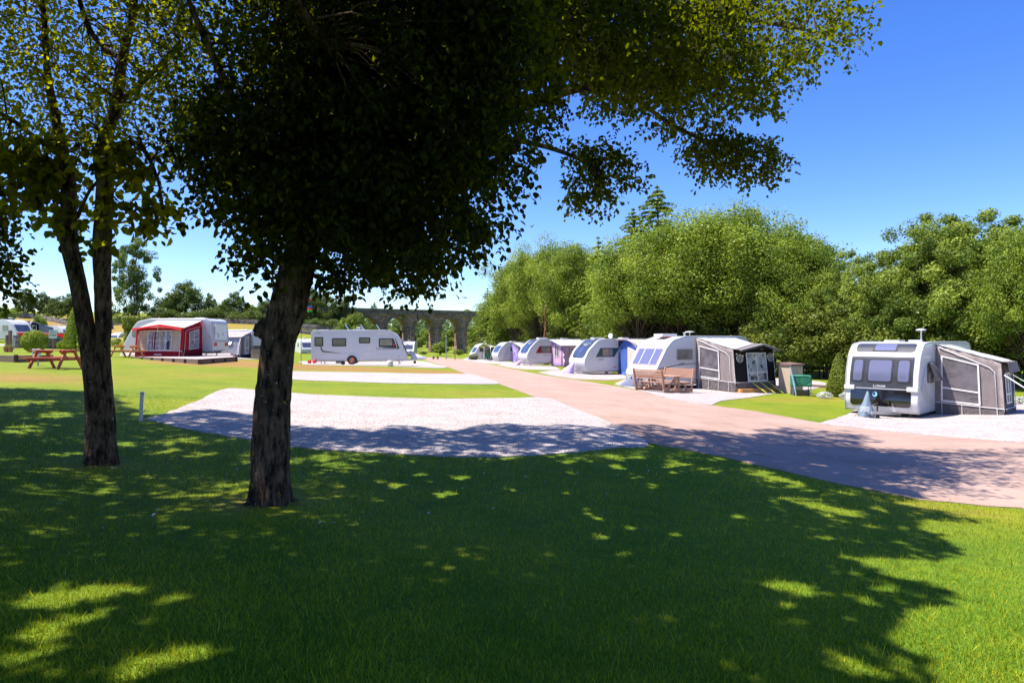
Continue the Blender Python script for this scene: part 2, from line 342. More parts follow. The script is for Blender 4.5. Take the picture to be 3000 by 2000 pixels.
POLYS.append(drape('gravel_pitch', [(350,1041),(392,1043),(640,1048),(700,1052),(760,1052),(700,1041),(560,1030),(390,1030)], 0.02, 'gravel', 'gravel around the red awning'))
POLYS.append(drape('gravel_pitch', [(0,1008),(20,1010),(40,1014),(45,1018),(0,1013),(-60,1009)], 0.02, 'gravel', 'gravel track at the stone wall', smooth=False))
def inside(poly, x, y):
    c = np.zeros(len(x), bool); k = len(poly)
    for i in range(k):
        (x1, y1), (x2, y2) = poly[i], poly[(i + 1) % k]
        if y1 == y2: continue
        t = (y1 > y) != (y2 > y); c ^= t & (x < (x2 - x1) * (y - y1) / (y2 - y1) + x1)
    return c

# ------------------------------------------------------------------ grass blades of the near lawn
def blades(nb, d0, d1, pw, hgt, wid, umin=-1.15, umax=1.05):
    t = rng.random(nb); q = 1 - pw
    D = (d0 ** q + t * (d1 ** q - d0 ** q)) ** (1 / q)
    x = rng.uniform(umin, umax, nb) * D; y = D
    keep = np.ones(nb, bool)
    for pl in POLYS[:3] + POLYS[4:6]: keep &= ~inside(pl, x, y)
    for cx, cy, cr in ((-2.42, 6.45, .24), (-5.22, 8.2, .2)): rr_ = np.hypot(x - cx, y - cy); keep &= (rr_ > cr) & (rng.random(nb) < (rr_ - cr) / .45 + .12)
    return x[keep], y[keep], D[keep]
x, y, D = blades(470000, 1.5, 17, 1.45, 0, 0)
n_ = len(x); z = gz(x, y)
s = np.maximum(1, D / 6.0)
h = rng.uniform(0.02, 0.042, n_) * (1 - 0.5 * np.clip((D - 10) / 7, 0, 1)) * (1 + 0.25 * (s - 1)); h = h * (1 + 1.1 * (rng.random(n_) < .05)); wd = rng.uniform(0.0035, 0.006, n_) * s ** 1.1
th = rng.uniform(0, 2 * PI, n_); ln = rng.uniform(0.1, 0.9, n_); ph = rng.uniform(0, 2 * PI, n_)
c0 = np.column_stack([x, y, z - 0.004]); sx = np.column_stack([np.cos(th), np.sin(th), 0 * th]) * wd[:, None] / 2
tip = c0 + np.column_stack([np.cos(ph) * ln * h, np.sin(ph) * ln * h, h])
V = np.stack([c0 - sx, c0 + sx, tip], 1).reshape(-1, 3)
pn = np.sin(x * 1.7 + 1.3 * np.sin(y * 1.1)) * np.sin(y * 1.9 + np.sin(x * 2.3)) * 0.12
tint = np.clip(0.28 + dryness(x, y) * 0.9 + pn + rng.normal(0, 0.2, n_) + (rng.random(n_) < 0.1) * 0.5 + 0.22 * np.sin(x * 5.1 + 2 * np.sin(y * 3.7)) * np.sin(y * 6.3 + np.sin(x * 4.1)) * .5, 0, 1)
me = np_mesh('grass', V, np.arange(n_ * 3).reshape(-1, 3), tint)
m = leaf_mat('grass_blade', (0.06, 0.165, 0.006), (0.56, 0.52, 0.03), 0.25, 0.6)
tag(link('grass', me, m), 'short mown grass in front of the trees', 'grass', kind='stuff')
# ------------------------------------------------------------------ foliage
def rand_dirs(n_): 
    v = rng.normal(size=(n_, 3)); return v / np.linalg.norm(v, axis=1)[:, None]
def leaves_far(c, nrm, size, tint):
    """one rhombic leaf spray per centre"""
    n_ = len(c); a = np.cross(nrm, rand_dirs(n_)); a /= np.linalg.norm(a, axis=1)[:, None] + 1e-9; b_ = np.cross(nrm, a)
    L = size[:, None]; Wd = (size * rng.uniform(0.45, 0.8, n_))[:, None]
    V = np.stack([c - a * L * .5, c + b_ * Wd * .5 + nrm * L * .08, c + a * L * .5, c - b_ * Wd * .5 + nrm * L * .08], 1).reshape(-1, 3)
    return V, np.arange(n_ * 4).reshape(-1, 4), tint
def leaves_near(c, nrm, axis, size, tint):
    """ovate leaf folded on its midrib: two quads"""
    n_ = len(c); a = axis / (np.linalg.norm(axis, axis=1)[:, None] + 1e-9); b_ = np.cross(nrm, a); b_ /= np.linalg.norm(b_, axis=1)[:, None] + 1e-9
    u = np.cross(a, b_); L = size[:, None]; W = L * rng.uniform(.30, .42, n_)[:, None]; f = L * rng.uniform(.05, .2, n_)[:, None]
    pts = [c, c + a * L * .32 + b_ * W + u * f, c + a * L * .72 + b_ * W * .78 + u * f, c + a * L - u * f * .3, c + a * L * .72 - b_ * W * .78 + u * f, c + a * L * .32 - b_ * W + u * f]
    V = np.stack(pts, 1).reshape(-1, 3); k = np.arange(n_)[:, None] * 6
    Fc = np.concatenate([k + np.array([[0, 1, 2, 3]]), k + np.array([[0, 3, 4, 5]])], 1).reshape(-1, 4)
    return V, Fc, np.repeat(tint, 2)

lm_mid = leaf_mat('leaves_midground', (0.055, 0.11, 0.014), (0.34, 0.42, 0.06), 0.3)
lm_under = leaf_mat('leaves_undergrowth', (0.045, 0.085, 0.012), (0.22, 0.24, 0.04), 0.2)  # darker leaf colour stands in for the shade below the belt
lm_yel = leaf_mat('leaves_light', (0.065, 0.115, 0.02), (0.34, 0.42, 0.075), 0.32)
lm_con = leaf_mat('needles', (0.07, 0.13, 0.015), (0.29, 0.37, 0.045), 0.22)
lm_far = leaf_mat('leaves_hillside', (0.05, 0.085, 0.016), (0.15, 0.20, 0.04), 0.25)
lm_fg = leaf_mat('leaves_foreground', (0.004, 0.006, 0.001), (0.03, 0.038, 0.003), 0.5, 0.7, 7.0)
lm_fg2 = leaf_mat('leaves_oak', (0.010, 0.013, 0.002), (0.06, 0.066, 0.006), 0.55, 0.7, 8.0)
lm_hedge = leaf_mat('hedge_leaves', (0.10, 0.17, 0.012), (0.33, 0.40, 0.03), 0.2)
lm_topi = leaf_mat('topiary_leaves', (0.055, 0.10, 0.012), (0.30, 0.34, 0.05), 0.2)

def limb_pts(p0, p1, k, wob):
    p0, p1 = Vector(p0), Vector(p1); d = (p1 - p0).length
    return [p0.lerp(p1, t / k) + Vector((random.uniform(-1, 1), random.uniform(-1, 1), random.uniform(-.5, .5))) * wob * d * math.sin(PI * t / k) + Vector((0, 0, 0.10 * d * math.sin(PI * t / k))) for t in range(k + 1)]
def make_broadleaf(H, Rx, base, blobs, per, lsize, lm, name='broadleaf_tree', seed=1, lo=0.16, multi=1, flat=1.0, spiky=0.0, spread=1.0):
    """trunk and limbs, crown of leaf clumps spread through an uneven envelope; base of the tree at the origin"""
    global rng
    random.seed(seed); rng = np.random.default_rng(seed)
    bm = bmesh.new(); cen = []
    for i in range(blobs):
        f = (i + 0.5) / blobs; el = math.acos(1 - 1.75 * f) ; az = i * 2.399 + random.uniform(-.4, .4)
        rr = random.uniform(0.62, 1.0) if random.random() < .8 else random.uniform(.25, .6)
        lob = 1 + 0.16 * math.sin(az * 2 + seed) + 0.13 * math.sin(az * 3 + seed * 2.1 + el * 2)
        zc = lo * H + (H * (1 - lo)) * (0.5 + 0.5 * math.cos(el) * rr)
        cen.append(Vector((Rx * lob * rr * math.sin(el) * math.cos(az), Rx * lob * rr * math.sin(el) * math.sin(az) * flat, zc + (random.random() ** 3) * spiky * math.cos(el))))
    tops = []
    for s in range(multi):
        a = 2 * PI * s / multi + seed; off = Vector((math.cos(a), math.sin(a), 0)) * (0.18 * multi if multi > 1 else 0)
        top = Vector((math.cos(a) * Rx * .3 * (multi > 1), math.sin(a) * Rx * .3 * (multi > 1), H * .78)) + Vector((random.uniform(-.3, .3), random.uniform(-.3, .3), 0))
        pts = limb_pts(off, top, 8, .03); r0 = base / (multi ** .5)
        tube(bm, pts, [r0 * (1.35 if i == 0 else 1) * (1 - .85 * i / 8) for i in range(9)], 7, .08); tops.append(pts)
    for i, c in enumerate(cen):
        tr = tops[i % multi]; k = max(1, min(6, int(8 * max(0.1, (c.z - .32 * H)) / H))); q = tr[k]
        rr = base * .32 * (1 - k / 9)
        tube(bm, limb_pts(q, c, 4, .07), [rr, rr * .8, rr * .6, rr * .4, rr * .15], 4, 0, False)
    Cs, Ns, Sz, Ti = [], [], [], []
    for c in cen:
        br = Rx * random.uniform(.17, .36) * spread; k = int(per * random.uniform(.7, 1.3)); d = rand_dirs(k); d[:, 2] = d[:, 2] * .8 + .12
        r = br * rng.uniform(.15, 1, k) ** .45 * rng.uniform(.85, 1.2, k)
        p = np.array(c) + d * r[:, None]; p[:, 2] += rng.normal(0, .05 * br, k)
        Cs.append(p); nn = d + rng.normal(0, .75, (k, 3)) + np.array([0, 0, .35]); Ns.append(nn / np.linalg.norm(nn, axis=1)[:, None])
        Sz.append(lsize * rng.uniform(.6, 1.4, k)); Ti.append(np.clip(random.uniform(.08, .72) + rng.normal(0, .2, k), 0, 1))
    V, Fc, T = leaves_far(np.concatenate(Cs), np.concatenate(Ns), np.concatenate(Sz), np.concatenate(Ti))
    V[:, 2] = np.maximum(V[:, 2], .05)
    r_ = root(name, (0, 0, 0), 0, 'x', 'tree')
    bm_obj('trunk', bm, bark_far, r_, True); link('crown', np_mesh('crown', V, Fc, T), lm, r_)
    return r_
def make_conifer(H, Rb, seed, lm, name='conifer_tree', lsize=.16, droop=.25, layers=26, bare=.06, barkm=None, dens=1.0):
    global rng
    random.seed(seed); rng = np.random.default_rng(seed); bm = bmesh.new(); tube(bm, limb_pts((0, 0, 0), (0, 0, H), 8, .008), [H * .018 * (1 - .92 * i / 8) for i in range(9)], 7, .05)
    Cs, Ns, Sz, Ti = [], [], [], []
    for l in range(layers):
        t = l / (layers - 1); z0 = H * (bare + (1 - bare) * t * .985); Rl = Rb * (1 - t) ** (.62 if dens > 1.2 else .85) * (1 if t > .1 else .75) + .12
        for q in range(max(4, int(9 - 4 * t))):
            a = random.uniform(0, 2 * PI); Ln = Rl * random.uniform(.65, 1.15)
            dx = Vector((math.cos(a), math.sin(a), 0)); e = Vector((0, 0, z0)) + dx * Ln + Vector((0, 0, -droop * Ln + .12 * Ln * (t > .8)))
            tube(bm, [(0, 0, z0), (Vector((0, 0, z0)) + e) / 2 + Vector((0, 0, .05 * Ln)), e], [.035, .02, .006], 4, 0, False)
            k = max(6, int(95 * Ln / Rb * dens + 8)); u = rng.uniform(.15, 1.05, k); sd = rng.normal(0, 1, k) * .20 * Ln * (1.1 - u) + rng.normal(0, .05, k)
            p = np.array([0, 0, z0])[None] + np.array(dx)[None] * (u * Ln)[:, None] + np.column_stack([-math.sin(a) * sd, math.cos(a) * sd, -droop * Ln * u ** 1.4 + .08 * Ln * np.sin(u * PI) - np.abs(rng.normal(0, .12, k)) * Ln * .35])
            nn = rng.normal(0, .55, (k, 3)) + np.array([0, 0, .8]) + np.array(dx) * .3
            Cs.append(p); Ns.append(nn / np.linalg.norm(nn, axis=1)[:, None]); Sz.append(lsize * rng.uniform(.7, 1.5, k)); Ti.append(np.clip(random.uniform(.2, .6) + rng.normal(0, .18, k), 0, 1))
    V, Fc, T = leaves_far(np.concatenate(Cs), np.concatenate(Ns), np.concatenate(Sz), np.concatenate(Ti))
    V[:, 2] = np.maximum(V[:, 2], .05)
    r_ = root(name, (0, 0, 0), 0, 'x', 'tree')
    bm_obj('trunk', bm, barkm or bark_far, r_, True); link('crown', np_mesh('crown', V, Fc, T), lm, r_)
    return r_
def make_bush(name, fn, k, lsize, lm, cat, core=None, seed=3):
    """leaves on a clipped outline; fn(d) gives the surface point for a direction"""
    global rng
    rng = np.random.default_rng(seed); random.seed(seed)
    d = rand_dirs(k); p = fn(d); p = p * (1 - np.abs(rng.normal(0, .05, k)))[:, None]
    p[:, 2] = np.maximum(p[:, 2], .03)
    nn = d + rng.normal(0, .6, (k, 3)) + np.array([0, 0, .3]); nn /= np.linalg.norm(nn, axis=1)[:, None]
    V, Fc, T = leaves_far(p, nn, lsize * rng.uniform(.6, 1.4, k), np.clip(.45 + rng.normal(0, .22, k), 0, 1))
    r_ = root(name, (0, 0, 0), 0, 'x', cat)
    link('foliage', np_mesh('foliage', V, Fc, T), lm, r_)
    bm = bmesh.new(); hh = float(p[:, 2].max())
    for q in range(5): tube(bm, limb_pts((random.uniform(-.05, .05), random.uniform(-.05, .05), 0), (random.uniform(-.3, .3) * hh * .5, random.uniform(-.3, .3) * hh * .5, hh * .8), 4, .05), [.05, .04, .03, .02, .01], 5, 0, False)
    bm_obj('stem', bm, bark_far, r_)
    return r_
used = set()
def place_tree(proto, px, top, D, H0, label, group=None, wide=1.0, rz=None, gy=None):
    """stand a copy of proto (height H0) on the ground so that its top reaches the pixel row top"""
    x = (px - 1500) / F * D; z = g1(x, D) if gy is None else CZ + (1000 - gy) / F * D
    H = CZ + (1000 - top) / F * D - z; s = H / H0; rz = random.uniform(0, 6.28) if rz is None else rz
    if proto.name not in used:
        used.add(proto.name); proto.location = (x, D, z - .05); proto.rotation_euler = (0, 0, rz); proto.scale = (s * wide, s * wide, s); proto['label'] = label
        if group: proto['group'] = group
        return proto
    return copy_tree(proto, (x, D, z - .05), rz, (s * wide, s * wide, s), label, group)

# --- the belt of trees on the right
T1 = make_broadleaf(12, 4.4, .22, 110, 520, .15, lm_mid, seed=11, lo=.19, multi=3, spiky=.6)
T2 = make_broadleaf(12, 4.0, .2, 105, 520, .15, lm_mid, seed=23, lo=.20, multi=2, spiky=.6)
T3 = make_broadleaf(10, 3.0, .15, 85, 360, .135, lm_yel, seed=37, lo=.10, multi=4, spiky=1.2, spread=.8)
T4 = make_broadleaf(10, 2.6, .13, 70, 300, .125, lm_yel, seed=41, lo=.12, multi=3, spiky=1.6, spread=.75)
C1 = make_conifer(13, 3.2, 5, lm_con, 'larch_tree', .2, .22, 30, .10)
C2 = make_conifer(12, 3.4, 9, lm_con, 'larch_tree', .2, .32, 28, .05)
C3 = make_conifer(13, 3.9, 15, lm_con, 'larch_tree', .19, .12, 40, .10, dens=1.5)
S1 = make_broadleaf(4, 2.2, .06, 40, 260, .13, lm_under, 'understorey_shrub', seed=51, lo=.0, multi=3); S1['category'] = 'shrub'
GR = 'trees in the belt behind the caravans'
random.seed(5)
belt = [
 (C2,1428,842,112,12,'feathery light green larch at the far left end of the tree belt, nearest the viaduct',1.15),
 (C1,1466,770,100,13,'slim larch second from the viaduct end of the tree belt',1.0),
 (T2,1520,745,96,12,'bushy tree behind the caravan with the purple windbreak',.95),
 (T1,1590,708,86,12,'rounded leafy tree behind the caravan with the pink awning, left of its roof',.9),
 (T2,1668,715,78,12,'tall rounded tree above the pink awning, left of the pale larch',.9),
 (C2,1752,690,73,12,'pale larch with drooping layered branches above the caravan with the blue awning',1.15),
 (C3,1925,540,60,13,'tallest pointed larch standing above the whole belt',1.05),
 (C3,1855,606,63,13,'thin larch tip just left of the tallest larch',.9),
 (T1,1868,690,55,12,'dense tree in front of the tallest larch',1.1),
 (T1,1995,645,54,12,'large rounded tree right of the tallest larch, above the slope fronted caravan',1.15),
 (T2,2115,606,52,12,'broadest domed crown in the middle of the belt',1.25),
 (T1,2240,645,50,12,'domed tree above the black awning of the slope fronted caravan',1.1),
 (T2,2340,700,47,12,'tree above the small garden store',1.0),
 (T3,2425,790,44,10,'lower pale tree between the garden store and the clipped cone',1.0),
 (T4,2500,735,42,10,'wispy thin tree in the dip above the clipped cone',.85),
 (T3,2590,748,40,10,'pale low tree directly behind the black fronted caravan',1.1),
 (T4,2668,715,39,10,'wispy tree behind the roof aerial of the black fronted caravan',1.2),
 (T3,2722,636,38,10,'tall loose tree left of the pair at the right edge',1.0),
 (T3,2800,640,36,10,'tall loose tree above the grey awning at the right',1.1),
 (T4,2868,628,36,10,'wispy tall tree with shoots rising over the right end of the belt',1.3),
 (T3,2950,650,34,10,'open crowned tree next to the right edge',1.15),
 (T2,3030,672,31,12,'dense darker tree cut by the right edge',.8),
]
for pr, px, top, D, H0, lb, wd in belt: place_tree(pr, px, top, D, H0, lb, GR, wd)
# second rank, seen through the gaps
for i, (px, top, D) in enumerate([(1480,850,125),(1560,775,112),(1640,740,100),(1720,740,92),(1800,720,84),(1930,720,76),(2050,665,70),(2170,660,66),(2290,690,62),(2390,840,58),(2470,850,54),(2550,830,51),(2630,800,49),(2710,740,47),(2790,715,46),(2870,700,44),(2950,720,42),(3060,740,42)]):
    place_tree((T1, T2)[i % 2], px, top, D, 12, 'shaded tree in the second rank, glimpsed between trunks of the belt', 'second rank of the tree belt', 1.1)
SL = ['above the far end of the caravan row', 'behind the purple windbreak', 'behind the pink awning roof', 'left of the small satellite dish', 'behind the blue awning roof', 'behind the slope fronted caravan roof', 'behind the flue of the slope fronted caravan',
      'behind the black awning', 'right behind the garden store', 'behind the green covered grill', 'just left of the clipped cone', 'just right of the clipped cone', 'behind the black fronted caravan', 'behind its roof aerial', 'behind the left half of the right hand grey awning', 'behind the right half of the right hand grey awning', 'at the right edge behind the guy poles']
for (px, top, D), sl in zip([(1440,955,100),(1500,945,95),(1580,940,80),(1660,935,70),(1750,930,62),(1850,930,55),(1950,925,50),(2060,925,45),(2230,905,41),(2330,900,39),(2400,890,37),(2480,880,36),(2580,890,33),(2680,880,32),(2780,870,30),(2880,870,29),(2985,860,27)], SL):
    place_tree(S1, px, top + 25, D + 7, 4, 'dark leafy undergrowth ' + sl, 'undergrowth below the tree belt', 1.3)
# bare reddish pine trunk that stands out in front of the belt
bm = bmesh.new(); tube(bm, limb_pts((0, 0, 0), (.1, 0, 6.5), 8, .01), [.17, .15, .14, .13, .12, .1, .09, .07, .05], 8, .05)
for i in range(11):
    a = random.uniform(0, 6.28); z_ = random.uniform(1.8, 6); L_ = random.uniform(.5, 1.3)
    tube(bm, [(0.03, 0, z_), (math.cos(a) * L_ * .6, math.sin(a) * L_ * .6, z_ + .05), (math.cos(a) * L_, math.sin(a) * L_, z_ + random.uniform(-.2, .3))], [.03, .02, .006], 4)
x_ = (1596 - 1500) / F * 70
r_ = root('dead_pine', (x_, 70, g1(x_, 70)), 0, 'bare reddish pine trunk with broken twigs above the pink awning roof', 'tree')
bm_obj('trunk', bm, bark_red, r_, True)

# --- hillside trees on the left and around the viaduct
H1 = make_broadleaf(9, 4.2, .22, 60, 190, .34, lm_far, 'hillside_tree', seed=61, lo=.0, multi=1)
H2 = make_broadleaf(9, 3.6, .2, 55, 190, .32, lm_far, 'hillside_tree', seed=67, lo=.03, multi=2)
H3 = make_broadleaf(9, 3.8, .2, 55, 190, .34, lm_yel, 'hillside_tree', seed=71, lo=.0, multi=2)
random.seed(9)
for pr, px, top, D, lb, wd in [
 (H2,75,850,158,'tallest of the field edge trees at the left, behind the dry stone wall',.85),(H1,128,858,162,'rounded tree second in the field edge row at the left',.75),
 (H1,165,872,158,'low domed tree third in the field edge row at the left',1.0),(H2,203,864,156,'domed tree in the field edge row next to the twin trunks',1.0),
 (H3,8,895,120,'yellowish green tree at the left edge above the white caravan',1.1),(H3,38,900,170,'small pale tree left of the field edge row',.8),
 (H3,118,920,110,'small light green sapling tree on the field above the red skips',.7),
 (H1,545,826,110,'large round dark tree on the bank above the red awning',1.0),(H1,500,860,116,'shaded tree leaning into the left of the large round dark tree',.9),
 (H2,614,862,150,'small stalked tree right of the large round dark tree',.6),
 (H2,688,858,135,'bushy tree on the bank left of the thick trunk',1.0),(H2,655,885,150,'low dark tree in the hedge right of the large round dark tree',1.3),(H3,738,888,128,'light green bush tree left of the thick trunk',1.1),
 (H1,920,848,140,'dark tree right of the thick trunk, behind the flags',.8),(H1,955,868,138,'dark domed tree between the flags and the viaduct',.85),
 (H2,1005,872,136,'tree close to the left end of the viaduct',.8),(H3,1030,915,128,'light green bush tree at the foot of the viaduct abutment',1.1),
 (H1,780,880,140,'dark tree hidden mostly by the thick trunk, on its left',1.2),(H1,850,870,140,'dark tree hidden mostly by the thick trunk, on its right',1.2),
 (H2,1096,892,330,'small tree top poking above the viaduct parapet, left one',.35),(H2,1262,902,330,'small tree top poking above the viaduct parapet, right one',.35),(H1,1120,968,230,'dark tree low in the gap between the first two arches',1.3),(H1,1205,975,250,'dark green tree behind the second pier from the left',1.3),(H3,1255,962,260,'pale green tree behind the third arch',1.3),(H1,1300,968,245,'dark green tree at the left of the fourth arch',1.2),(H1,1360,970,250,'dark green tree behind the pier next to the lamp post',1.3),(H3,1408,965,240,'pale green tree beside the larch under the viaduct',1.2),(H3,1170,990,190,'low pale green tree just beyond the second arch',1.5),(H1,1225,1000,185,'low dark tree just beyond the third arch',1.4),
 (H1,1082,945,200,'dark tree seen through the leftmost arch',1.1),
 (H3,1150,960,215,'tree seen through the second arch',1.2),(H2,1178,940,240,'darker tree seen through the second arch at its right',1.2),
 (H3,1235,985,200,'light tree under the third arch',1.3),(H1,1262,1000,190,'low tree under the third arch',1.2),(H3,1318,962,205,'light tree under the fourth arch',1.2),
 (H1,1335,975,215,'dark tree under the fourth arch',1.2),(H3,1392,950,200,'light tree under the fifth arch',1.2),(H1,1420,940,220,'dark tree beside the larches under the fifth arch',1.2),
 (H3,1290,1000,130,'round light green bush in front of a viaduct pier, left of the lamp post',1.6),(H3,1345,1022,135,'low bush right of the lamp post',1.8),
 ]: place_tree(pr, px, top, max(D, 152 + (px % 7)) if 200 < px < 1031 and 'abutment' not in lb else D, 9, lb, 'trees on the hillside and around the viaduct', wd)
HB = make_broadleaf(3, 3.4, .06, 34, 170, .3, lm_far, 'hedge_shrub', seed=77, lo=.0, multi=3); HB['category'] = 'shrub'
random.seed(12)
for px, top, D, lb in [(480,905,130,'shrub in the field hedge below the large round dark tree'),(560,915,128,'shrub in the field hedge above the red awning caravan roof'),(625,905,140,'shrub in the field hedge below the stalked tree'),
   (690,915,136,'shrub in the field hedge below the bushy bank tree'),(745,912,134,'shrub in the field hedge left of the thick trunk'),(930,935,134,'shrub in the field hedge below the flags'),
   (985,938,134,'shrub in the field hedge left of the viaduct abutment'),(1050,950,140,'shrub below the viaduct abutment'),(1090,965,150,'shrub inside the first arch'),(20,935,156,'shrub at the left edge of the field'),
   (1240,1030,128,'low shrub on the grass bank below the third arch'),(1410,1030,118,'low shrub on the bank left of the last caravan')]:
    place_tree(HB, px, top, max(D, 150 + px % 5) if px < 1000 else D, 3, lb, 'shrubs along the field hedge', 1.2)
# upright open tree behind the red awning
TT = make_broadleaf(15, 3.1, .17, 105, 230, .20, leaf_mat('leaves_poplar', (0.055, 0.10, 0.02), (0.19, 0.25, 0.06), .35), 'poplar_tree', seed=83, lo=.04, multi=2, spread=.72)
place_tree(TT, 393, 668, 66, 15, 'tall airy poplar behind the left end of the red awning', None, 1.0, 0.4, 945)
TT.location.z = g1(TT.location.x, 66) ; TT.scale.z *= (P(393, 668, 66).z - TT.location.z) / (15 * TT.scale.z)

# wooded far hill
hx = []; hv = []
def hill_z(x, y): return CZ - 4 + 19 * math.exp(-((y - 560) / 120) ** 2) * (0.62 + 0.38 / (1 + math.exp((x + 20) / 45)))
bm = bmesh.new(); gr = {}
for i in range(0, 41):
    for j in range(0, 25):
        xx = -330 + i * 20; yy = 400 + j * 14; gr[i, j] = bm.verts.new((xx, yy, hill_z(xx, yy)))
for i in range(40):
    for j in range(24): bm.faces.new((gr[i, j], gr[i + 1, j], gr[i + 1, j + 1], gr[i, j + 1]))
tag(bm_obj('hills', bm, mat('hill_grass', (0.10, 0.15, 0.03), .9), None, True), 'wooded valley side beyond the viaduct', kind='structure')
rng = np.random.default_rng(99); random.seed(99); Cs, Ns, Sz, Ti = [], [], [], []
for q in range(620):
    xx = random.uniform(-320, 240); yy = random.uniform(415, 575); c = np.array([xx, yy, hill_z(xx, yy) + 1.5]); k = 110; d = rand_dirs(k); d[:, 2] = np.abs(d[:, 2])
    rad = random.uniform(4, 7.5)
    Cs.append(c + d * np.array([rad, rad, rad * 1.1]) * rng.uniform(.7, 1.05, k)[:, None]); nn = d + rng.normal(0, .4, (k, 3)); Ns.append(nn / np.linalg.norm(nn, axis=1)[:, None])
    Sz.append(rng.uniform(1.0, 2.4, k)); Ti.append(np.clip(random.uniform(.1, .75) + rng.normal(0, .12, k), 0, 1))
V, Fc, T = leaves_far(*[np.concatenate(q) for q in (Cs, Ns, Sz, Ti)])
tag(link('woodland', np_mesh('woodland', V, Fc, T), leaf_mat('woodland_leaves', (0.05, 0.09, 0.03), (0.15, 0.21, 0.06), .2)), 'dense woodland covering the far valley side', 'woodland', kind='stuff')

# ------------------------------------------------------------------ the three foreground trees
def px_tube(bm, pts, D, seg=16, jit=.05, n=5, D2=None):
    """pts: (px, py, width px[, distance])"""
    q = spline([(p[0], p[1], p[2], p[3] if len(p) > 3 else D) for p in pts], n)
    P3 = [P(a[0], a[1], a[3]) for a in q]; rr = [max(.004, a[2] / 2 / F * a[3]) for a in q]
    tube(bm, P3, rr, seg, jit); return P3
def poly_sample(poly, k):
    xs = [p[0] for p in poly]; ys_ = [p[1] for p in poly]; out = np.zeros((0, 2))
    while len(out) < k:
        a = rng.uniform(min(xs), max(xs), k * 2); b_ = rng.uniform(min(ys_), max(ys_), k * 2); kp = inside(poly, a, b_)
        out = np.concatenate([out, np.column_stack([a[kp], b_[kp]])])
    return out[:k]
def cluster_leaves(cen, per, rad, lsize, tmean=.4):
    """leafy shoots: each centre carries leaves along a few drooping twigs"""
    n_ = len(cen); tot = n_ * per; sh = np.repeat(np.arange(n_), per)
    tw = rng.integers(0, 5, tot); base = rand_dirs(n_ * 5).reshape(n_, 5, 3); base[:, :, 2] = base[:, :, 2] * .6 - .25
    d = base[sh, tw]; t = rng.uniform(.1, 1, tot) ** .7; r = rad[sh] if hasattr(rad, '__len__') else rad
    p = cen[sh] + d * (t * r)[:, None] + rng.normal(0, .045, (tot, 3)); p[:, 2] -= .12 * (t * r) ** 2
    ax = d * .6 + rng.normal(0, .55, (tot, 3)) + np.array([0, 0, -.55]); nn = rng.normal(0, .7, (tot, 3)) + np.array([0, 0, 1.0])
    nn /= np.linalg.norm(nn, axis=1)[:, None]
    return leaves_near(p, nn, ax, lsize * rng.uniform(.6, 1.25, tot), np.clip(tmean + rng.normal(0, .25, tot), 0, 1))
def join_leaves(name, parts, m, parent):
    V, Fc, T, o = [], [], [], 0
    for v, f, t in [shade_cut(*q, 6) for q in parts]: V.append(v); Fc.append(f + o); T.append(t); o += len(v)
    return link(name, np_mesh(name, np.concatenate(V), np.concatenate(Fc), np.concatenate(T)), m, parent)
def pix3(s, D): return np.column_stack([(s[:, 0] - 1500) / F * D, D, CZ + (1000 - s[:, 1]) / F * D])
def twigs(bm, cen, limbs, k, r0=.012):
    L_ = np.array([list(p) for l in limbs for p in l]); sel = rng.permutation(len(cen))[:k]
    for i in sel:
        c = cen[i]; j = np.argmin(((L_ - c) ** 2).sum(1)); a = Vector(L_[j]); b_ = Vector(c); d = (b_ - a).length
        if d > 1.3: continue
        tube(bm, [a, a.lerp(b_, .5) + Vector((0, 0, .12 * d)), b_], [r0 * (1 + d * .6), r0 * .8, .003], 4, 0, False)

rng = np.random.default_rng(101); random.seed(101)
big = root('lime_tree', P(790, 1465, 6.5), 0, 'large leaning tree with thick lichen spotted trunk and dark spreading crown', 'tree')
bm = bmesh.new(); limbs = []
limbs.append(px_tube(bm, [(788,1490,128),(790,1465,118),(791,1400,112),(797,1210,104),(806,1100,98),(816,1000,96),(832,940,106),(844,900,108),(856,850,102),(872,780,98),(884,740,88),(905,660,84),(940,540,78)], 6.5, 20, .035))
limbs.append(px_tube(bm, [(935,555,72),(980,420,56,6.6),(1060,250,44,6.8),(1100,60,34,7.2),(1110,-200,22,7.6),(1110,-520,10,8)], 6.5, 10))
limbs.append(px_tube(bm, [(915,640,60),(820,500,40,6.3),(720,360,30,6.2),(640,200,24,6.1),(560,20,16,6),(500,-150,8,6)], 6.5, 8))
limbs.append(px_tube(bm, [(930,570,56),(1080,470,40,7.2),(1300,380,32,8.2),(1550,300,26,9.6),(1800,240,20,11),(2060,230,14,12.2),(2260,300,6,13)], 6.5, 8))
limbs.append(px_tube(bm, [(1040,300,40,6.8),(1250,160,34,8),(1550,60,26,9.6),(1900,20,20,11),(2200,60,12,12),(2420,100,5,12.6)], 6.5, 8))
limbs.append(px_tube(bm, [(930,590,44),(1020,640,26,6.6),(1130,720,16,6.9),(1240,800,7,7.1)], 6.5, 7))
limbs.append(px_tube(bm, [(1300,380,24,8.2),(1560,420,16,9.2),(1720,480,10,9.8),(1760,560,5,10)], 6.5, 7))
limbs.append(px_tube(bm, [(1800,240,16,11),(1960,360,12,11.4),(2120,430,9,11.6),(2290,450,4,11.8)], 6.5, 7))
limbs.append(px_tube(bm, [(1060,250,34,6.8),(900,60,30,5.6),(700,-300,26,4.4),(300,-900,16,3.6)], 6.5, 7))
limbs.append(px_tube(bm, [(1100,60,30,7.2),(1200,-300,24,7),(1300,-900,14,6),(1100,-1600,8,5)], 6.5, 7))
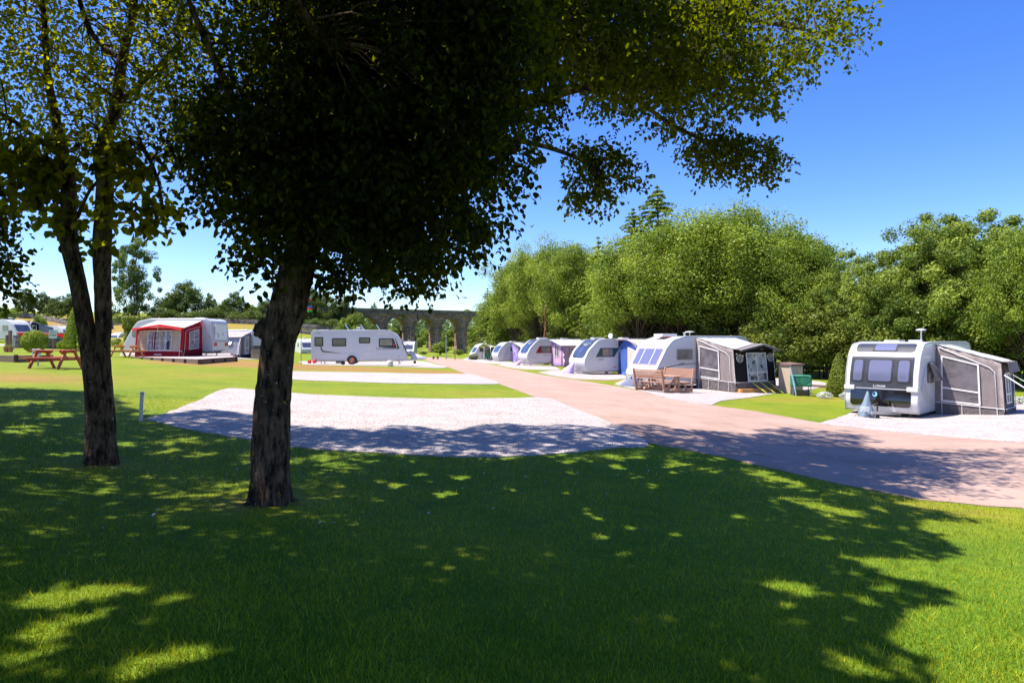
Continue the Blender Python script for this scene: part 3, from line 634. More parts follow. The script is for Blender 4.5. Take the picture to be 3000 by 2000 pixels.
# knots on the trunk
for kx, ky, kr in ((768,968,.085),(775,950,.06),(820,860,.05)):
    c = P(kx, ky, 6.45); r = bmesh.ops.create_icosphere(bm, subdivisions=3, radius=kr, matrix=Matrix.Translation(c))
    for v in r['verts']: v.co = c + (v.co - c) * random.uniform(.85, 1.15)
# buttress roots
for a in range(7):
    t = a * .9 + .3; c = P(790, 1440, 6.5); e = c + Vector((math.cos(t) * .27, math.sin(t) * .27, 0)); e.z = g1(e.x, e.y) - .03
    tube(bm, [c + Vector((math.cos(t) * .1, math.sin(t) * .1, .18)), c.lerp(e, .62) + Vector((0, 0, -.02)), e], [.09, .07, .03], 7, .1)
main = [(820,-60),(1620,-60),(1600,190),(1450,330),(1530,430),(1490,540),(1450,640),(1370,730),(1290,770),(1230,850),(1130,800),(1040,770),(960,720),(900,745),(840,770),(800,700),(735,800),(700,700),(640,650),(600,560),(560,430),(520,350),(700,230)]
core = [(950,-60),(1560,-60),(1500,150),(1400,330),(1380,460),(1260,600),(1120,660),(960,640),(860,600),(740,500),(700,430),(860,230)]
light = [(440,-60),(900,-60),(800,250),(560,420),(470,300)]
A = poly_sample(main, 1150); cA = pix3(A, rng.uniform(5.6, 8.2, len(A)))
B = poly_sample(core, 1250); cB = pix3(B, rng.uniform(6.2, 9.5, len(B)))
Lt = poly_sample(light, 210); cLt = pix3(Lt, rng.uniform(5.6, 9, len(Lt)))
rp = [(1450,-60),(2490,-60),(2530,90),(2440,180),(2330,215),(2270,300),(2150,350),(2030,360),(1900,350),(1780,320),(1640,240),(1520,215)]
rc = [(1450,-60),(2200,-60),(2130,180),(1950,280),(1750,240),(1500,180)]
C_ = poly_sample(rp, 430); cC = pix3(C_, rng.uniform(9.5, 13, len(C_)))
C2_ = poly_sample(rc, 420); cC2 = pix3(C2_, rng.uniform(8.5, 13, len(C2_)))
E_ = poly_sample([(1665,400),(1840,425),(1870,520),(1790,545),(1780,600),(1700,610),(1665,480)], 62); cE = pix3(E_, rng.uniform(9.4, 10.6, len(E_)))
G_ = poly_sample([(1880,350),(2140,370),(2300,435),(2285,485),(2230,525),(2120,485),(2075,520),(2020,410)], 74); cG = pix3(G_, rng.uniform(11, 12.4, len(G_)))
I_ = poly_sample([(1400,260),(1640,235),(1680,330),(1600,380),(1440,400)], 75); cI = pix3(I_, rng.uniform(8.5, 9.8, len(I_)))
J_ = poly_sample([(730,740),(800,740),(760,860),(745,820)], 9); cJ = pix3(J_, rng.uniform(6.1, 6.4, len(J_)))
K_ = poly_sample([(930,760),(1040,770),(1010,850),(960,840)], 12); cK = pix3(K_, rng.uniform(6.3, 6.9, len(K_)))
# the crown goes on above the picture and over the camera
def over(k, x0, x1, y0, y1, z0, z1):
    c = np.column_stack([rng.uniform(x0, x1, k), rng.uniform(y0, y1, k), rng.uniform(z0, z1, k)]); return c[(c[:, 2] - CZ) / np.maximum(c[:, 1], .3) > .60]
SH = [hit(*p) for p in [(2560,2000),(2580,1960),(2650,1900),(2640,1860),(2600,1830),(2700,1830),(2780,1800),(2750,1730),(2650,1720),(2680,1700),(2600,1650),(2700,1620),(2850,1580),(2720,1540),(2830,1530),(2800,1490),(2650,1480),(2700,1460),(2640,1420),(2620,1380),(2720,1360),(2650,1350),(2700,1330),(2540,1330),(2560,1300),(2530,1262),(2420,1247),(2300,1243),
   (2200,1270),(2050,1262),(1900,1243),(1700,1252),(1500,1243),(1300,1262),(1150,1247),(1000,1264),(860,1245),(700,1205),(560,1203),(430,1220),(330,1150),(200,1130),(0,1118)]] + [(-17, 16), (-17, -2), (1.2, -2), (1.6, 2)]
HOLES = [(*hit(a, b_), r * hit(a, b_)[1] / F) for a, b_, r in [(20,1260,60),(150,1215,50),(90,1245,40),(60,1180,60),(268,1437,34),(460,1320,30),(520,1290,40),(570,1330,30),(720,1330,40),(700,1355,30),(900,1345,50),(960,1370,60),(1080,1467,38),(1210,1600,20),(1398,1595,26),(1740,1570,34),(1290,1450,34),(1150,1420,28),(1330,1400,30),
   (2000,1368,55),(1960,1385,30),(2070,1372,34),(1900,1420,30),(2250,1400,60),(2200,1380,50),(2330,1470,50),(2400,1490,55),(2470,1500,40),(2160,1515,26),(1970,1560,24),(1890,1540,22),(2060,1480,26),(2290,1725,90),(2190,1712,40),(2480,1640,36),(2490,1680,40),(2500,1750,50),(2560,1715,46),(2310,1840,40),(2330,1812,30),(1950,1830,34),(2470,1935,80),(2540,1915,50),(2150,1970,46),(2120,1955,28),
   (150,1740,120),(310,1735,85),(230,1800,80),(470,1750,55),(500,1778,25),(370,1830,60),(430,1870,50),(380,1945,140),(90,1840,90),(50,1940,90),(200,1900,50),(790,1840,34),(820,1808,22),(1150,1885,24),(1000,1890,20),(560,1930,30),(1560,1640,18),(620,1690,18),(1700,1890,24),(1480,1760,16),(2020,1660,24)] + [(random.uniform(700, 2600), random.uniform(1340, 1540), random.uniform(11, 24)) for _ in range(46)] + [(random.uniform(100, 2400), random.uniform(1540, 1950), random.uniform(12, 26)) for _ in range(16)] + [(60,1420,30),(170,1330,36),(330,1300,30),(1650,1350,26),(1800,1340,30),(1850,1395,30)]]
def shade_cut(V, Fc, T, per, hidden_only_edge=True):
    """drop the leaves whose shadow would fall on the sun flecks or, high in the hidden crown, beyond the shade's edge"""
    P0 = V.reshape(-1, per, 3)[:, 0]; zg = gz(P0[:, 0], P0[:, 1]); k = (P0[:, 2] - zg) / dvec.z; gx, gy = P0[:, 0] - dvec.x * k, P0[:, 1] - dvec.y * k
    cut = np.zeros(len(P0), bool); wob = .85 + .45 * np.sin(gx * 9 + 2 * np.sin(gy * 7)) + .45 * np.sin(gx * 23 + gy * 17)
    for hx_, hy_, hr in HOLES: cut |= ((gx - hx_) / (1.15 * hr)) ** 2 + ((gy - hy_) / hr / (1 + .25 * hy_ / 3)) ** 2 < wob
    hid = ((P0[:, 2] - CZ) / np.maximum(P0[:, 1], .3) > .56) | (np.abs(P0[:, 0]) / np.maximum(P0[:, 1], .3) > .84)
    cut |= hid & ~inside(SH, gx + .16 + .2 * np.sin(gy * 5), gy + .2 * np.sin(gx * 4))
    keep = ~cut; V2 = V.reshape(-1, per, 3)[keep].reshape(-1, 3); n_ = int(keep.sum())
    if per == 6: T2 = T.reshape(-1, 2)[keep].ravel(); k6 = np.arange(n_)[:, None] * 6; F2 = np.concatenate([k6 + np.array([[0, 1, 2, 3]]), k6 + np.array([[0, 3, 4, 5]])], 1).reshape(-1, 4)
    return V2, F2, T2
# hidden upper crowns: unseen leaf clumps added on the sun's side to shade the ground
gp_ = np.column_stack([rng.uniform(-17, 9.5, 12500), rng.uniform(-2, 16.5, 12500)]); gp_ = np.concatenate([gp_, np.column_stack([rng.uniform(-3, 3, 700), rng.uniform(2.5, 6, 700)])]); gp_ = gp_[inside(SH, gp_[:, 0], gp_[:, 1])]
hgt = rng.uniform(5.6, 9.5, len(gp_)) + np.clip(gp_[:, 1] - 8, 0, 8) * rng.uniform(.3, .7, len(gp_))
cAll = np.column_stack([gp_[:, 0] + dvec.x * hgt / dvec.z, gp_[:, 1] + dvec.y * hgt / dvec.z, gz(gp_[:, 0], gp_[:, 1]) + hgt])
cAll = cAll[((cAll[:, 2] - CZ) / np.maximum(cAll[:, 1], .3) > .63) | (cAll[:, 0] / np.maximum(cAll[:, 1], .3) < -.9)]
print('hidden clumps', len(cAll))
cAll = cAll[~((cAll[:, 0] > -7.5) & (cAll[:, 0] < -2.6) & (cAll[:, 1] > 4.5) & (cAll[:, 1] < 10) & (rng.random(len(cAll)) < .5))]
cO = cAll[cAll[:, 0] > -6.5]; cO_twin = cAll[(cAll[:, 0] <= -6.5) & (cAll[:, 0] > -10)]; cO_side = cAll[cAll[:, 0] <= -10]
parts = [cluster_leaves(cLt, 30, .4, .052, .95), cluster_leaves(cA, 46, .34, .068), cluster_leaves(cB, 44, .42, .078, .25), cluster_leaves(cC, 44, .5, .078, .9), cluster_leaves(cC2, 44, .55, .082, .7), cluster_leaves(cE, 44, .36, .074, .6), cluster_leaves(cG, 44, .42, .078, .7), cluster_leaves(cI, 30, .34, .075),  # sunlight put into the tint: pale sunlit outer clumps, dark shaded core
         cluster_leaves(cJ, 10, .2, .075), cluster_leaves(cK, 20, .24, .08), cluster_leaves(cO, 42, .6, .135)]
allc = np.concatenate([cA, cC, cE, cG, cI, cJ, cK]); twigs(bm, allc, limbs, 620)
def rebase(o):   # children of a root placed away from the origin keep their world coordinates
    o.matrix_parent_inverse = Matrix.Translation(-Vector(o.parent.location))
t_ = bm_obj('trunk', bm, bark, big, True); rebase(t_)
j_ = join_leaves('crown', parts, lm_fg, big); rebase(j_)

twin = root('oak_tree', P(295, 1355, 8.2), 0, 'twin stemmed dark tree with two slender trunks rising from one foot', 'tree')
bm = bmesh.new(); limbs = []
limbs.append(px_tube(bm, [(300,1378,104),(300,1355,86),(300,1290,74),(300,1200,64),(294,1074,56),(298,1000,46),(303,946,45),(300,819,45),(299,723,50),(304,628,47),(307,532,46),(296,446,38),(340,312,32),(357,178,28),(388,45,20),(410,-120,12),(430,-400,6)], 8.2, 14, .04))
limbs.append(px_tube(bm, [(285,1340,70),(280,1250,54),(274,1130,50),(262,1030,48),(250,946,47),(226,819,45),(205,723,46),(202,628,42),(200,532,42),(184,446,30),(165,357,26),(140,223,20),(130,60,14),(110,-160,8)], 8.15, 12, .04))
limbs.append(px_tube(bm, [(184,446,22),(100,400,14,8),(20,340,9,7.9),(-80,300,5,7.8)], 8.2, 6))
limbs.append(px_tube(bm, [(200,560,16),(120,520,9,8),(50,540,5,7.9)], 8.2, 6))
limbs.append(px_tube(bm, [(296,446,24),(400,420,16,8),(460,520,9,7.9),(480,640,4,7.8)], 8.2, 6))
limbs.append(px_tube(bm, [(225,640,12),(262,560,9),(300,520,10)], 8.15, 6))
limbs.append(px_tube(bm, [(340,312,20),(460,200,14,7.9),(560,80,8,7.8)], 8.2, 6))
limbs.append(px_tube(bm, [(357,178,18),(250,60,14,8.4),(180,-300,8,8)], 8.2, 6))
c = P(186, 730, 8.15); bmesh.ops.create_icosphere(bm, subdivisions=2, radius=.06, matrix=Matrix.Translation(c))
for a in range(6):
    t = a * 1.05 + .2; c = P(296, 1345, 8.2); e = c + Vector((math.cos(t) * .24, math.sin(t) * .24, 0)); e.z = g1(e.x, e.y) - .03
    tube(bm, [c + Vector((math.cos(t) * .08, math.sin(t) * .08, .15)), c.lerp(e, .6), e], [.08, .05, .02], 6, .1)
A = poly_sample([(-60,-60),(600,-60),(600,380),(480,420),(300,430),(120,430),(-60,420)], 300); cA = pix3(A, rng.uniform(7.2, 11, len(A)))
B = poly_sample([(-40,400),(260,400),(240,470),(120,520),(60,560),(10,540),(-40,620)], 46); cB = pix3(B, rng.uniform(7.7, 8.5, len(B)))
C_ = poly_sample([(300,400),(500,430),(470,520),(500,620),(490,690),(420,650),(380,600),(330,640),(320,500)], 40); cC = pix3(C_, rng.uniform(7.6, 8.3, len(C_)))
D_ = poly_sample([(110,480),(200,470),(215,600),(190,700),(130,660),(105,560)], 20); cD = pix3(D_, rng.uniform(7.9, 8.6, len(D_)))
E_ = np.array([[340, 700], [260, 640], [262, 700], [215, 730], [330, 560]]); cE = pix3(E_, rng.uniform(8, 8.3, 5))
cO = cO_twin
parts = [cluster_leaves(cA, 40, .5, .06, .9), cluster_leaves(cB, 17, .34, .125, .6), cluster_leaves(cC, 17, .32, .125, .5), cluster_leaves(cD, 15, .3, .12, .55), cluster_leaves(cE, 7, .16, .13), cluster_leaves(cO, 42, .6, .135)]  # high tint paints a sunlit look into the upper leaves
twigs(bm, np.concatenate([cA, cB, cC, cD, cE]), limbs, 420, .009)
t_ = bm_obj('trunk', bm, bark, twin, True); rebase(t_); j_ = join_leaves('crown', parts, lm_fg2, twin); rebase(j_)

side = root('beech_tree', (-11.3, 10.6, g1(-11.3, 10.6)), 0, 'tree beyond the left edge, only its drooping branch tips showing', 'tree')
bm = bmesh.new(); limbs = [limb_pts((-11.3, 10.6, side.location.z), (-11.1, 10.6, 9), 8, .01), limb_pts((-11.2, 10.6, 3.2), (-7.0, 8.6, 3.2), 8, .03), limb_pts((-11.2, 10.6, 4.2), (-7.2, 8.8, 4.2), 8, .03)]
tube(bm, limbs[0], [.2, .17, .15, .14, .13, .11, .09, .07, .04], 10, .05)
for l in limbs[1:]: tube(bm, l, [.06 * (1 - .9 * i / 8) for i in range(9)], 6)
A = poly_sample([(-200,560),(20,580),(55,660),(40,760),(55,830),(20,850),(-60,880),(-250,860)], 130); cA = pix3(A, rng.uniform(8.2, 9.2, len(A)))
cO = cO_side
twigs(bm, cA, limbs, 80, .008)
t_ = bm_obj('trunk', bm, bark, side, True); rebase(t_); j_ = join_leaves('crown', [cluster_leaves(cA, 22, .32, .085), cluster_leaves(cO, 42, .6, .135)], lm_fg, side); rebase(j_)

# fallen leaves
lf = None; random.seed(4)
for px, py in [(331,1380),(166,1488),(469,1503),(447,1525),(305,1556),(700,1380),(985,1545),(1543,1405),(1604,1418),(1688,1392),(1450,1500),(850,1530),(1140,1440),(2120,1400),(1780,1456),(1420,1395),(933,1545),(1810,1400),(1350,1440),(1260,1510),(600,1480),(1905,1385)]:
    x, y = hit(px, py)
    if lf is None:
        v, f, t = leaves_near(np.array([[0, 0, .012]]), np.array([[.2, .1, 1.]]), np.array([[1., .2, .15]]), np.array([.075]), np.array([.5]))
        lf = link('fallen_leaf', np_mesh('fallen_leaf', v, f, t), leaf_mat('fallen', (.35, .42, .38), (.6, .66, .6), .1)); o = lf
        tag(lf, 'small pale fallen leaf lying on the shaded lawn', 'leaf', 'fallen leaves on the lawn')
    else:
        o = lf.copy(); COL.objects.link(o)
    o.location = (x, y, g1(x, y) + .03); o.rotation_euler = (random.uniform(-.3, .3), random.uniform(-.3, .3), random.uniform(0, 6)); s_ = random.uniform(.7, 1.2); s_ *= .62; o.scale = (s_, s_, s_)
# ------------------------------------------------------------------ shared paints and cloths
white = mat('white_paint', (0.55, 0.55, 0.56), .28, var=.012, scale=1.5, coat=.3)
cream = mat('cream_paint', (0.62, 0.61, 0.57), .35, var=.02, scale=1.5)
dgrey = mat('charcoal_panel', (0.045, 0.045, 0.05), .22, spec=.6, var=.1, coat=.5)
lgrey = mat('grey_plastic', (0.42, 0.41, 0.40), .5)
black = mat('black_rubber', (0.015, 0.015, 0.016), .7)
gloss_black = mat('gloss_black', (0.012, 0.009, 0.009), .06, spec=.6, coat=.8)
steel = mat('galvanised_steel', (0.48, 0.49, 0.50), .4, .8)
alloy = mat('alloy', (0.6, 0.6, 0.6), .3, .7)
red_lens = mat('red_lens', (0.55, 0.03, 0.03), .2)
orange_m = mat('orange_plastic', (0.8, 0.13, 0.03), .45)
red_m = mat('red_plastic', (0.75, 0.04, 0.04), .4)
glass_dark = mat('tinted_window', (0.035, 0.04, 0.045), .06, spec=.7, var=.3, scale=2.5, coat=.6)
glass_blind = mat('blinds_behind_window', (0.13, 0.14, 0.25), .15, spec=.5, var=.12, scale=5, coat=.6, stretch=(6, 6, .6))
glass_blue = mat('blue_window', (0.055, 0.07, 0.12), .12, spec=.5, var=.25, scale=2, coat=.7)
glass_grey = mat('grey_window', (0.16, 0.15, 0.13), .12, spec=.6, var=.5, scale=3, coat=.4)
pvc = mat('clear_pvc_window', (0.26, 0.25, 0.28), .2, spec=.7, var=.7, scale=2.2, bump=.4, bscale=5, stretch=(1, 1, 4))
ink = mat('dark_lettering', (0.08, 0.08, 0.09), .5)
white_ink = mat('white_lettering', (0.8, 0.8, 0.82), .5)
def cloth(name, col, b=.6): return mat(name, col, .85, spec=.2, var=.09, scale=2.2, bump=b, bscale=3.2, stretch=(1.3, 1.3, .45))
grey_cloth = cloth('grey_awning_cloth', (0.43, 0.365, 0.355)); dark_cloth = cloth('dark_awning_cloth', (0.035, 0.032, 0.034)); mid_cloth = cloth('mid_grey_cloth', (0.26, 0.23, 0.23))
roof_cloth = cloth('pale_roof_cloth', (0.66, 0.67, 0.64), .2); red_cloth = cloth('red_awning_cloth', (0.56, 0.028, 0.035)); mar_cloth = cloth('maroon_skirt_cloth', (0.32, 0.014, 0.035)); cream_cloth = cloth('cream_awning_cloth', (0.70, 0.58, 0.45))
pink_cloth = cloth('pink_awning_cloth', (0.80, 0.58, 0.76)); purple_cloth = cloth('purple_cloth', (0.52, 0.40, 0.80)); blue_cloth = cloth('blue_awning_cloth', (0.13, 0.24, 0.66)); navy_cloth = cloth('navy_cloth', (0.02, 0.025, 0.05)); peach = cloth('peach_panel_cloth', (0.62, 0.45, 0.38)); silver_cloth = cloth('silver_awning_cloth', (0.50, 0.51, 0.56)); green_cloth = cloth('green_tarpaulin', (0.04, 0.19, 0.12), .9); olive_cloth = cloth('olive_tarpaulin', (0.085, 0.10, 0.05), .9)
slate_cloth = cloth('slate_blue_cloth', (0.16, 0.215, 0.27), .7); navy_grey = cloth('blue_grey_cloth', (0.15, 0.16, 0.23), .8)
piping = mat('white_piping', (0.72, 0.70, 0.70), .6); guy_yellow = mat('yellow_webbing', (0.72, 0.75, 0.12), .6)
wood_red = mat('red_stained_wood', (0.46, 0.085, 0.055), .55, var=.12, scale=9, bump=.3, bscale=14, stretch=(.6, 4, 4))
wood_tan = mat('weathered_tan_wood', (0.40, 0.22, 0.14), .75, var=.16, scale=8, bump=.3, bscale=14, stretch=(.8, 4, 4))
wood_new = mat('new_yellow_timber', (0.55, 0.28, 0.08), .7, var=.14, scale=6, bump=.3, bscale=14, stretch=(.7, 3, 4))
wood_orange = mat('orange_pine', (0.58, 0.27, 0.10), .6, var=.1, scale=6, stretch=(.7, 3, 3))
wood_dark = mat('dark_sleeper', (0.16, 0.11, 0.08), .85, var=.2, scale=4, bump=.5, bscale=12, stretch=(.5, 3, 5))
wood_dark2 = mat('dark_post', (0.06, 0.035, 0.03), .85, var=.15)

# ------------------------------------------------------------------ surface patches
def patch(name, fn, a0, a1, b0, b1, m, parent, r=0.0, h=.012, na=2, nb=10):
    """a plate with rounded corners following the surface fn(a, b, offset)"""
    bm = bmesh.new(); rows = []; ca, A = (a0 + a1) / 2, (a1 - a0) / 2; cb, B = (b0 + b1) / 2, (b1 - b0) / 2
    ts = [-1 + 2 * i / nb for i in range(nb + 1)]
    if r: 
        ex = [r * (1 - math.cos(PI / 2 * q / 4)) / B for q in range(5)]
        ts = sorted(set([-1 + e for e in ex] + [1 - e for e in ex] + [t for t in ts if abs(t) < 1 - r / B]))
    for t in ts:
        d = max(0, abs(t) * B - (B - r)) if r else 0
        wdt = A - (r - math.sqrt(max(0, r * r - d * d)) if r else 0)
        rows.append([bm.verts.new(fn(ca + wdt * (-1 + 2 * i / na), cb + B * t, h)) for i in range(na + 1)])
    for i in range(len(rows) - 1):
        for j in range(na): bm.faces.new((rows[i][j], rows[i][j + 1], rows[i + 1][j + 1], rows[i + 1][j]))
    be = [e for e in bm.edges if len(e.link_faces) == 1]
    co = {}
    for i, t in enumerate(ts):
        d = max(0, abs(t) * B - (B - r)) if r else 0
        wdt = A - (r - math.sqrt(max(0, r * r - d * d)) if r else 0)
        for j in range(na + 1): co[rows[i][j]] = fn(ca + wdt * (-1 + 2 * j / na), cb + B * t, 0)
    g = bmesh.ops.extrude_edge_only(bm, edges=be); bm.verts.ensure_lookup_table()
    new = [v for v in g['geom'] if isinstance(v, bmesh.types.BMVert)]
    olds = [v for r_ in rows for v in r_]
    for v in new:
        o_ = min((e.other_vert(v) for e in v.link_edges if e.other_vert(v) in co), key=lambda q: (q.co - v.co).length, default=None)
        if o_ is not None: v.co = co[o_]
    bmesh.ops.remove_doubles(bm, verts=bm.verts[:], dist=1e-5)
    bmesh.ops.recalc_face_normals(bm, faces=bm.faces[:])
    return bm_obj(name, bm, m, parent)
def decal(name, pts, fn, m, parent, h=.006):
    """a thin raised shape from an outline in surface coordinates"""
    bm = bmesh.new(); a = [bm.verts.new(fn(p[0], p[1], h)) for p in pts]; c = [bm.verts.new(fn(p[0], p[1], -.002)) for p in pts]; k = len(pts)
    bm.faces.new(a)
    for i in range(k): bm.faces.new((a[i], c[i], c[(i + 1) % k], a[(i + 1) % k]))
    bmesh.ops.triangulate(bm, faces=[f for f in bm.faces if len(f.verts) > 4]); bmesh.ops.recalc_face_normals(bm, faces=bm.faces[:])
    return bm_obj(name, bm, m, parent)
def rim(name, fn, a0, a1, b0, b1, t, m, parent, h=.02):
    """a rectangular frame made of four strips, one mesh"""
    bm = bmesh.new()
    def strip(x0, x1, y0, y1):
        V = [bm.verts.new(fn(x, y, o)) for o in (0, h) for y in (y0, y1) for x in (x0, x1)]
        for q in ((0, 1, 3, 2), (4, 5, 7, 6), (0, 1, 5, 4), (2, 3, 7, 6), (0, 2, 6, 4), (1, 3, 7, 5)): bm.faces.new([V[i] for i in q])
    strip(a0, a1, b0, b0 + t); strip(a0, a1, b1 - t, b1); strip(a0, a0 + t, b0 + t, b1 - t); strip(a1 - t, a1, b0 + t, b1 - t)
    bmesh.ops.recalc_face_normals(bm, faces=bm.faces[:]); return bm_obj(name, bm, m, parent)
def text(name, s, size, org, u, v, m, parent, depth=.003, shear=0.0, sx=1.0, align='CENTER'):
    """lettering as geometry: org centre of the baseline, u along, v up"""
    cu_ = bpy.data.curves.new('lettering', 'FONT'); cu_.body = s; cu_.size = size; cu_.extrude = depth; cu_.align_x = align; cu_.shear = shear; cu_.resolution_u = 2
    o = bpy.data.objects.new('tmp', cu_); COL.objects.link(o); dg = bpy.context.evaluated_depsgraph_get()
    me = bpy.data.meshes.new_from_object(o.evaluated_get(dg)); bpy.data.objects.remove(o); bpy.data.curves.remove(cu_)
    u = Vector(u).normalized(); v = Vector(v); v = (v - u * u.dot(v)).normalized(); n_ = u.cross(v)
    M = Matrix((u * sx, v, n_)).transposed().to_4x4(); M.translation = Vector(org); me.transform(M); me.materials.clear()
    return link(name, me, m, parent)

# ------------------------------------------------------------------ caravans
def round_poly(pts, seg=7):
    out = []; k = len(pts)
    for i in range(k):
        p0, p, p1 = Vector(pts[i - 1][:2]), Vector(pts[i][:2]), Vector(pts[(i + 1) % k][:2]); r = pts[i][2]
        a, b_ = (p0 - p), (p1 - p); la, lb = a.length, b_.length; a.normalize(); b_.normalize()
        ang = a.angle(b_); t = min(r / math.tan(ang / 2), la * .49, lb * .49)
        q0, q1 = p + a * t, p + b_ * t
        for s_ in range(seg + 1):
            f = s_ / seg; out.append(tuple((q0 * (1 - f) + p * f) * (1 - f) + (p * (1 - f) + q1 * f) * f))
    return out
def caravan(name, anchor, px, D, gy, phi, L, W, H, prof, label, group='touring caravans on the pitches', low=.30, wheel=0.0, bev=.07, side_m=None):
    """prof(L, H, low) gives the side outline from the front bottom corner up over the roof and down the back.
    anchor (local x, y) is the point of the outline that is seen at pixel column px at distance D, standing on ground row gy."""
    p = P(px, gy, D); c, s_ = math.cos(phi), math.sin(phi)
    loc = Vector((p.x - (anchor[0] * c - anchor[1] * s_), p.y - (anchor[0] * s_ + anchor[1] * c), p.z))
    rt = root(name, loc, phi, label, 'caravan', group)
    out = round_poly(prof(L, H, low)); bm = bmesh.new()
    A = [bm.verts.new((x, -W / 2, z)) for x, z in out]; B = [bm.verts.new((x, W / 2, z)) for x, z in out]; k = len(out)
    fa, fb = bm.faces.new(A), bm.faces.new(B[::-1])
    for i in range(k): bm.faces.new((A[i], B[i], B[(i + 1) % k], A[(i + 1) % k]))
    bmesh.ops.remove_doubles(bm, verts=bm.verts[:], dist=1e-4)
    es = [e for e in bm.edges if abs(e.verts[0].co.y - e.verts[1].co.y) < 1e-6]
    bmesh.ops.bevel(bm, geom=es, offset=bev, segments=4, profile=.6, affect='EDGES', clamp_overlap=True)
    bmesh.ops.recalc_face_normals(bm, faces=bm.faces[:])
    body = bm_obj('body', bm, white, rt, True); body.data.shade_auto_smooth(angle=R(35)) if hasattr(body.data, 'shade_auto_smooth') else None
    # front surface by arc length
    fr = [Vector((x, 0, z)) for x, z in out]; cum = [0]
    for i in range(1, len(fr)): cum.append(cum[-1] + (fr[i] - fr[i - 1]).length)
    def front(a, b_, off):
        b_ = min(max(b_, 0), cum[-1] - .01); i = max(0, min(len(cum) - 2, int(np.searchsorted(cum, b_) - 1)))
        if cum[i + 1] - cum[i] < 1e-6: i += 1
        f = (b_ - cum[i]) / (cum[i + 1] - cum[i]); d = (fr[i + 1] - fr[i]).normalized(); n_ = Vector((d.z, 0, -d.x)); q = fr[i].lerp(fr[i + 1], f) + n_ * off
        return Vector((q.x, a, q.z))
    def left(a, b_, off): return Vector((a, W / 2 + off, b_))
    def right(a, b_, off): return Vector((a, -W / 2 - off, b_))
    def roofs(a, b_, off): return Vector((a, b_, H + off))
    def rear(a, b_, off): return Vector((-L / 2 - off, a, b_))
    # chassis, wheels
    bm = bmesh.new(); box(bm, -L / 2 + .25, L / 2 - .3, -.55, -.49, low - .09, low + .02); box(bm, -L / 2 + .25, L / 2 - .3, .49, .55, low - .09, low + .02); box(bm, wheel - .04, wheel + .04, -.9, .9, .26, .34)
    beam(bm, (L / 2 - .3, .5, low - .03), (L / 2 + .95, .04, low + .06), .06, .1); beam(bm, (L / 2 - .3, -.5, low - .03), (L / 2 + .95, -.04, low + .06), .06, .1)
    bm_obj('chassis', bm, steel, rt)
    for s_ in (-1, 1):
        bm = bmesh.new(); y = s_ * (W / 2 - .16); ring = []
        tube(bm, [(wheel, y - .09, .32), (wheel, y - .085, .32), (wheel, y + .085, .32), (wheel, y + .09, .32)], [.27, .32, .32, .27], 28)
        wh = bm_obj('wheel', bm, black, rt, True)
        bm = bmesh.new(); yo = y + s_ * .092; tube(bm, [(wheel, y + s_ * .05, .32), (wheel, yo, .32)], [.20, .20], 24)
        for q in range(10):
            a = q * PI / 5; beam(bm, (wheel, yo + s_ * .004, .32), (wheel + math.cos(a) * .19, yo + s_ * .004, .32 + math.sin(a) * .19), .02, .03)
        bm_obj('rim', bm, alloy, wh)
        for q in (L / 2 - .7, -L / 2 + .6):
            bm = bmesh.new(); beam(bm, (q, s_ * .75, low), (q + .12, s_ * .75, .03), .05, .05); box(bm, q + .02, q + .22, s_ * .75 - .09, s_ * .75 + .09, 0, .035)
            bm_obj('corner_steady', bm, steel, rt)
    # jockey wheel
    bm = bmesh.new(); jx = L / 2 + .62; tube(bm, [(jx, .12, .75 if low > .24 else .6), (jx, .12, .2)], .025, 8); tube(bm, [(jx - .02, .09, .11), (jx - .02, .15, .11)], .11, 14)
    bm_obj('jockey_wheel', bm, black, rt)
    for s_ in (-1, 1):
        k0 = max(1, int(len(fr) * .04)); pts_ = [Vector((q.x, s_ * (W / 2 - bev * .28), q.z)) for q in fr[k0:int(len(fr) * .86)]]
        bm = bmesh.new(); tube(bm, [p for i, p in enumerate(pts_) if i == 0 or (p - pts_[i - 1]).length > .004], .018, 5); bm_obj('edge_rail', bm, lgrey, rt, True)
    return rt, dict(front=front, left=left, right=right, roof=roofs, rear=rear, body=body, L=L, W=W, H=H, low=low, cum=cum)
def prof_slope(L, H, low):   # sloping flat front
    return [(L/2-.12,low,.08),(L/2,low+.55,.35),(L/2-.78,2.02,.5),(L/2-1.15,H-.22,.5),(L/2-2.0,H,1.2),(-L/2+.5,H,.8),(-L/2,H-.2,.3),(-L/2-.02,low,.12)]
def prof_curve(L, H, low):   # one big sweeping front
    return [(L/2-.32,low,.1),(L/2+.02,low+.72,.7),(L/2-.42,1.75,1.0),(L/2-1.25,H-.08,.9),(L/2-2.3,H,1.0),(-L/2+.5,H,.6),(-L/2,H-.25,.35),(-L/2-.02,low,.12)]
def prof_upright(L, H, low): # almost vertical front
    return [(L/2-.10,low,.08),(L/2,low+.35,.4),(L/2-.12,1.5,1.2),(L/2-.34,2.12,.8),(L/2-.72,H-.08,.5),(L/2-1.6,H,.9),(-L/2+.5,H,.8),(-L/2,H-.25,.3),(-L/2-.02,low,.12)]
def window(fn, a0, a1, b0, b1, glass, parent, frame=dgrey, r=.07, t=.035, na=2, nb=6, name='window', split=None):
    f = patch(name, fn, a0, a1, b0, b1, frame, parent, r, .016, na, nb)
    g = patch('pane', fn, a0 + t, a1 - t, b0 + t, b1 - t, glass, f, max(.02, r - t * .5), .026, na, nb)
    return f
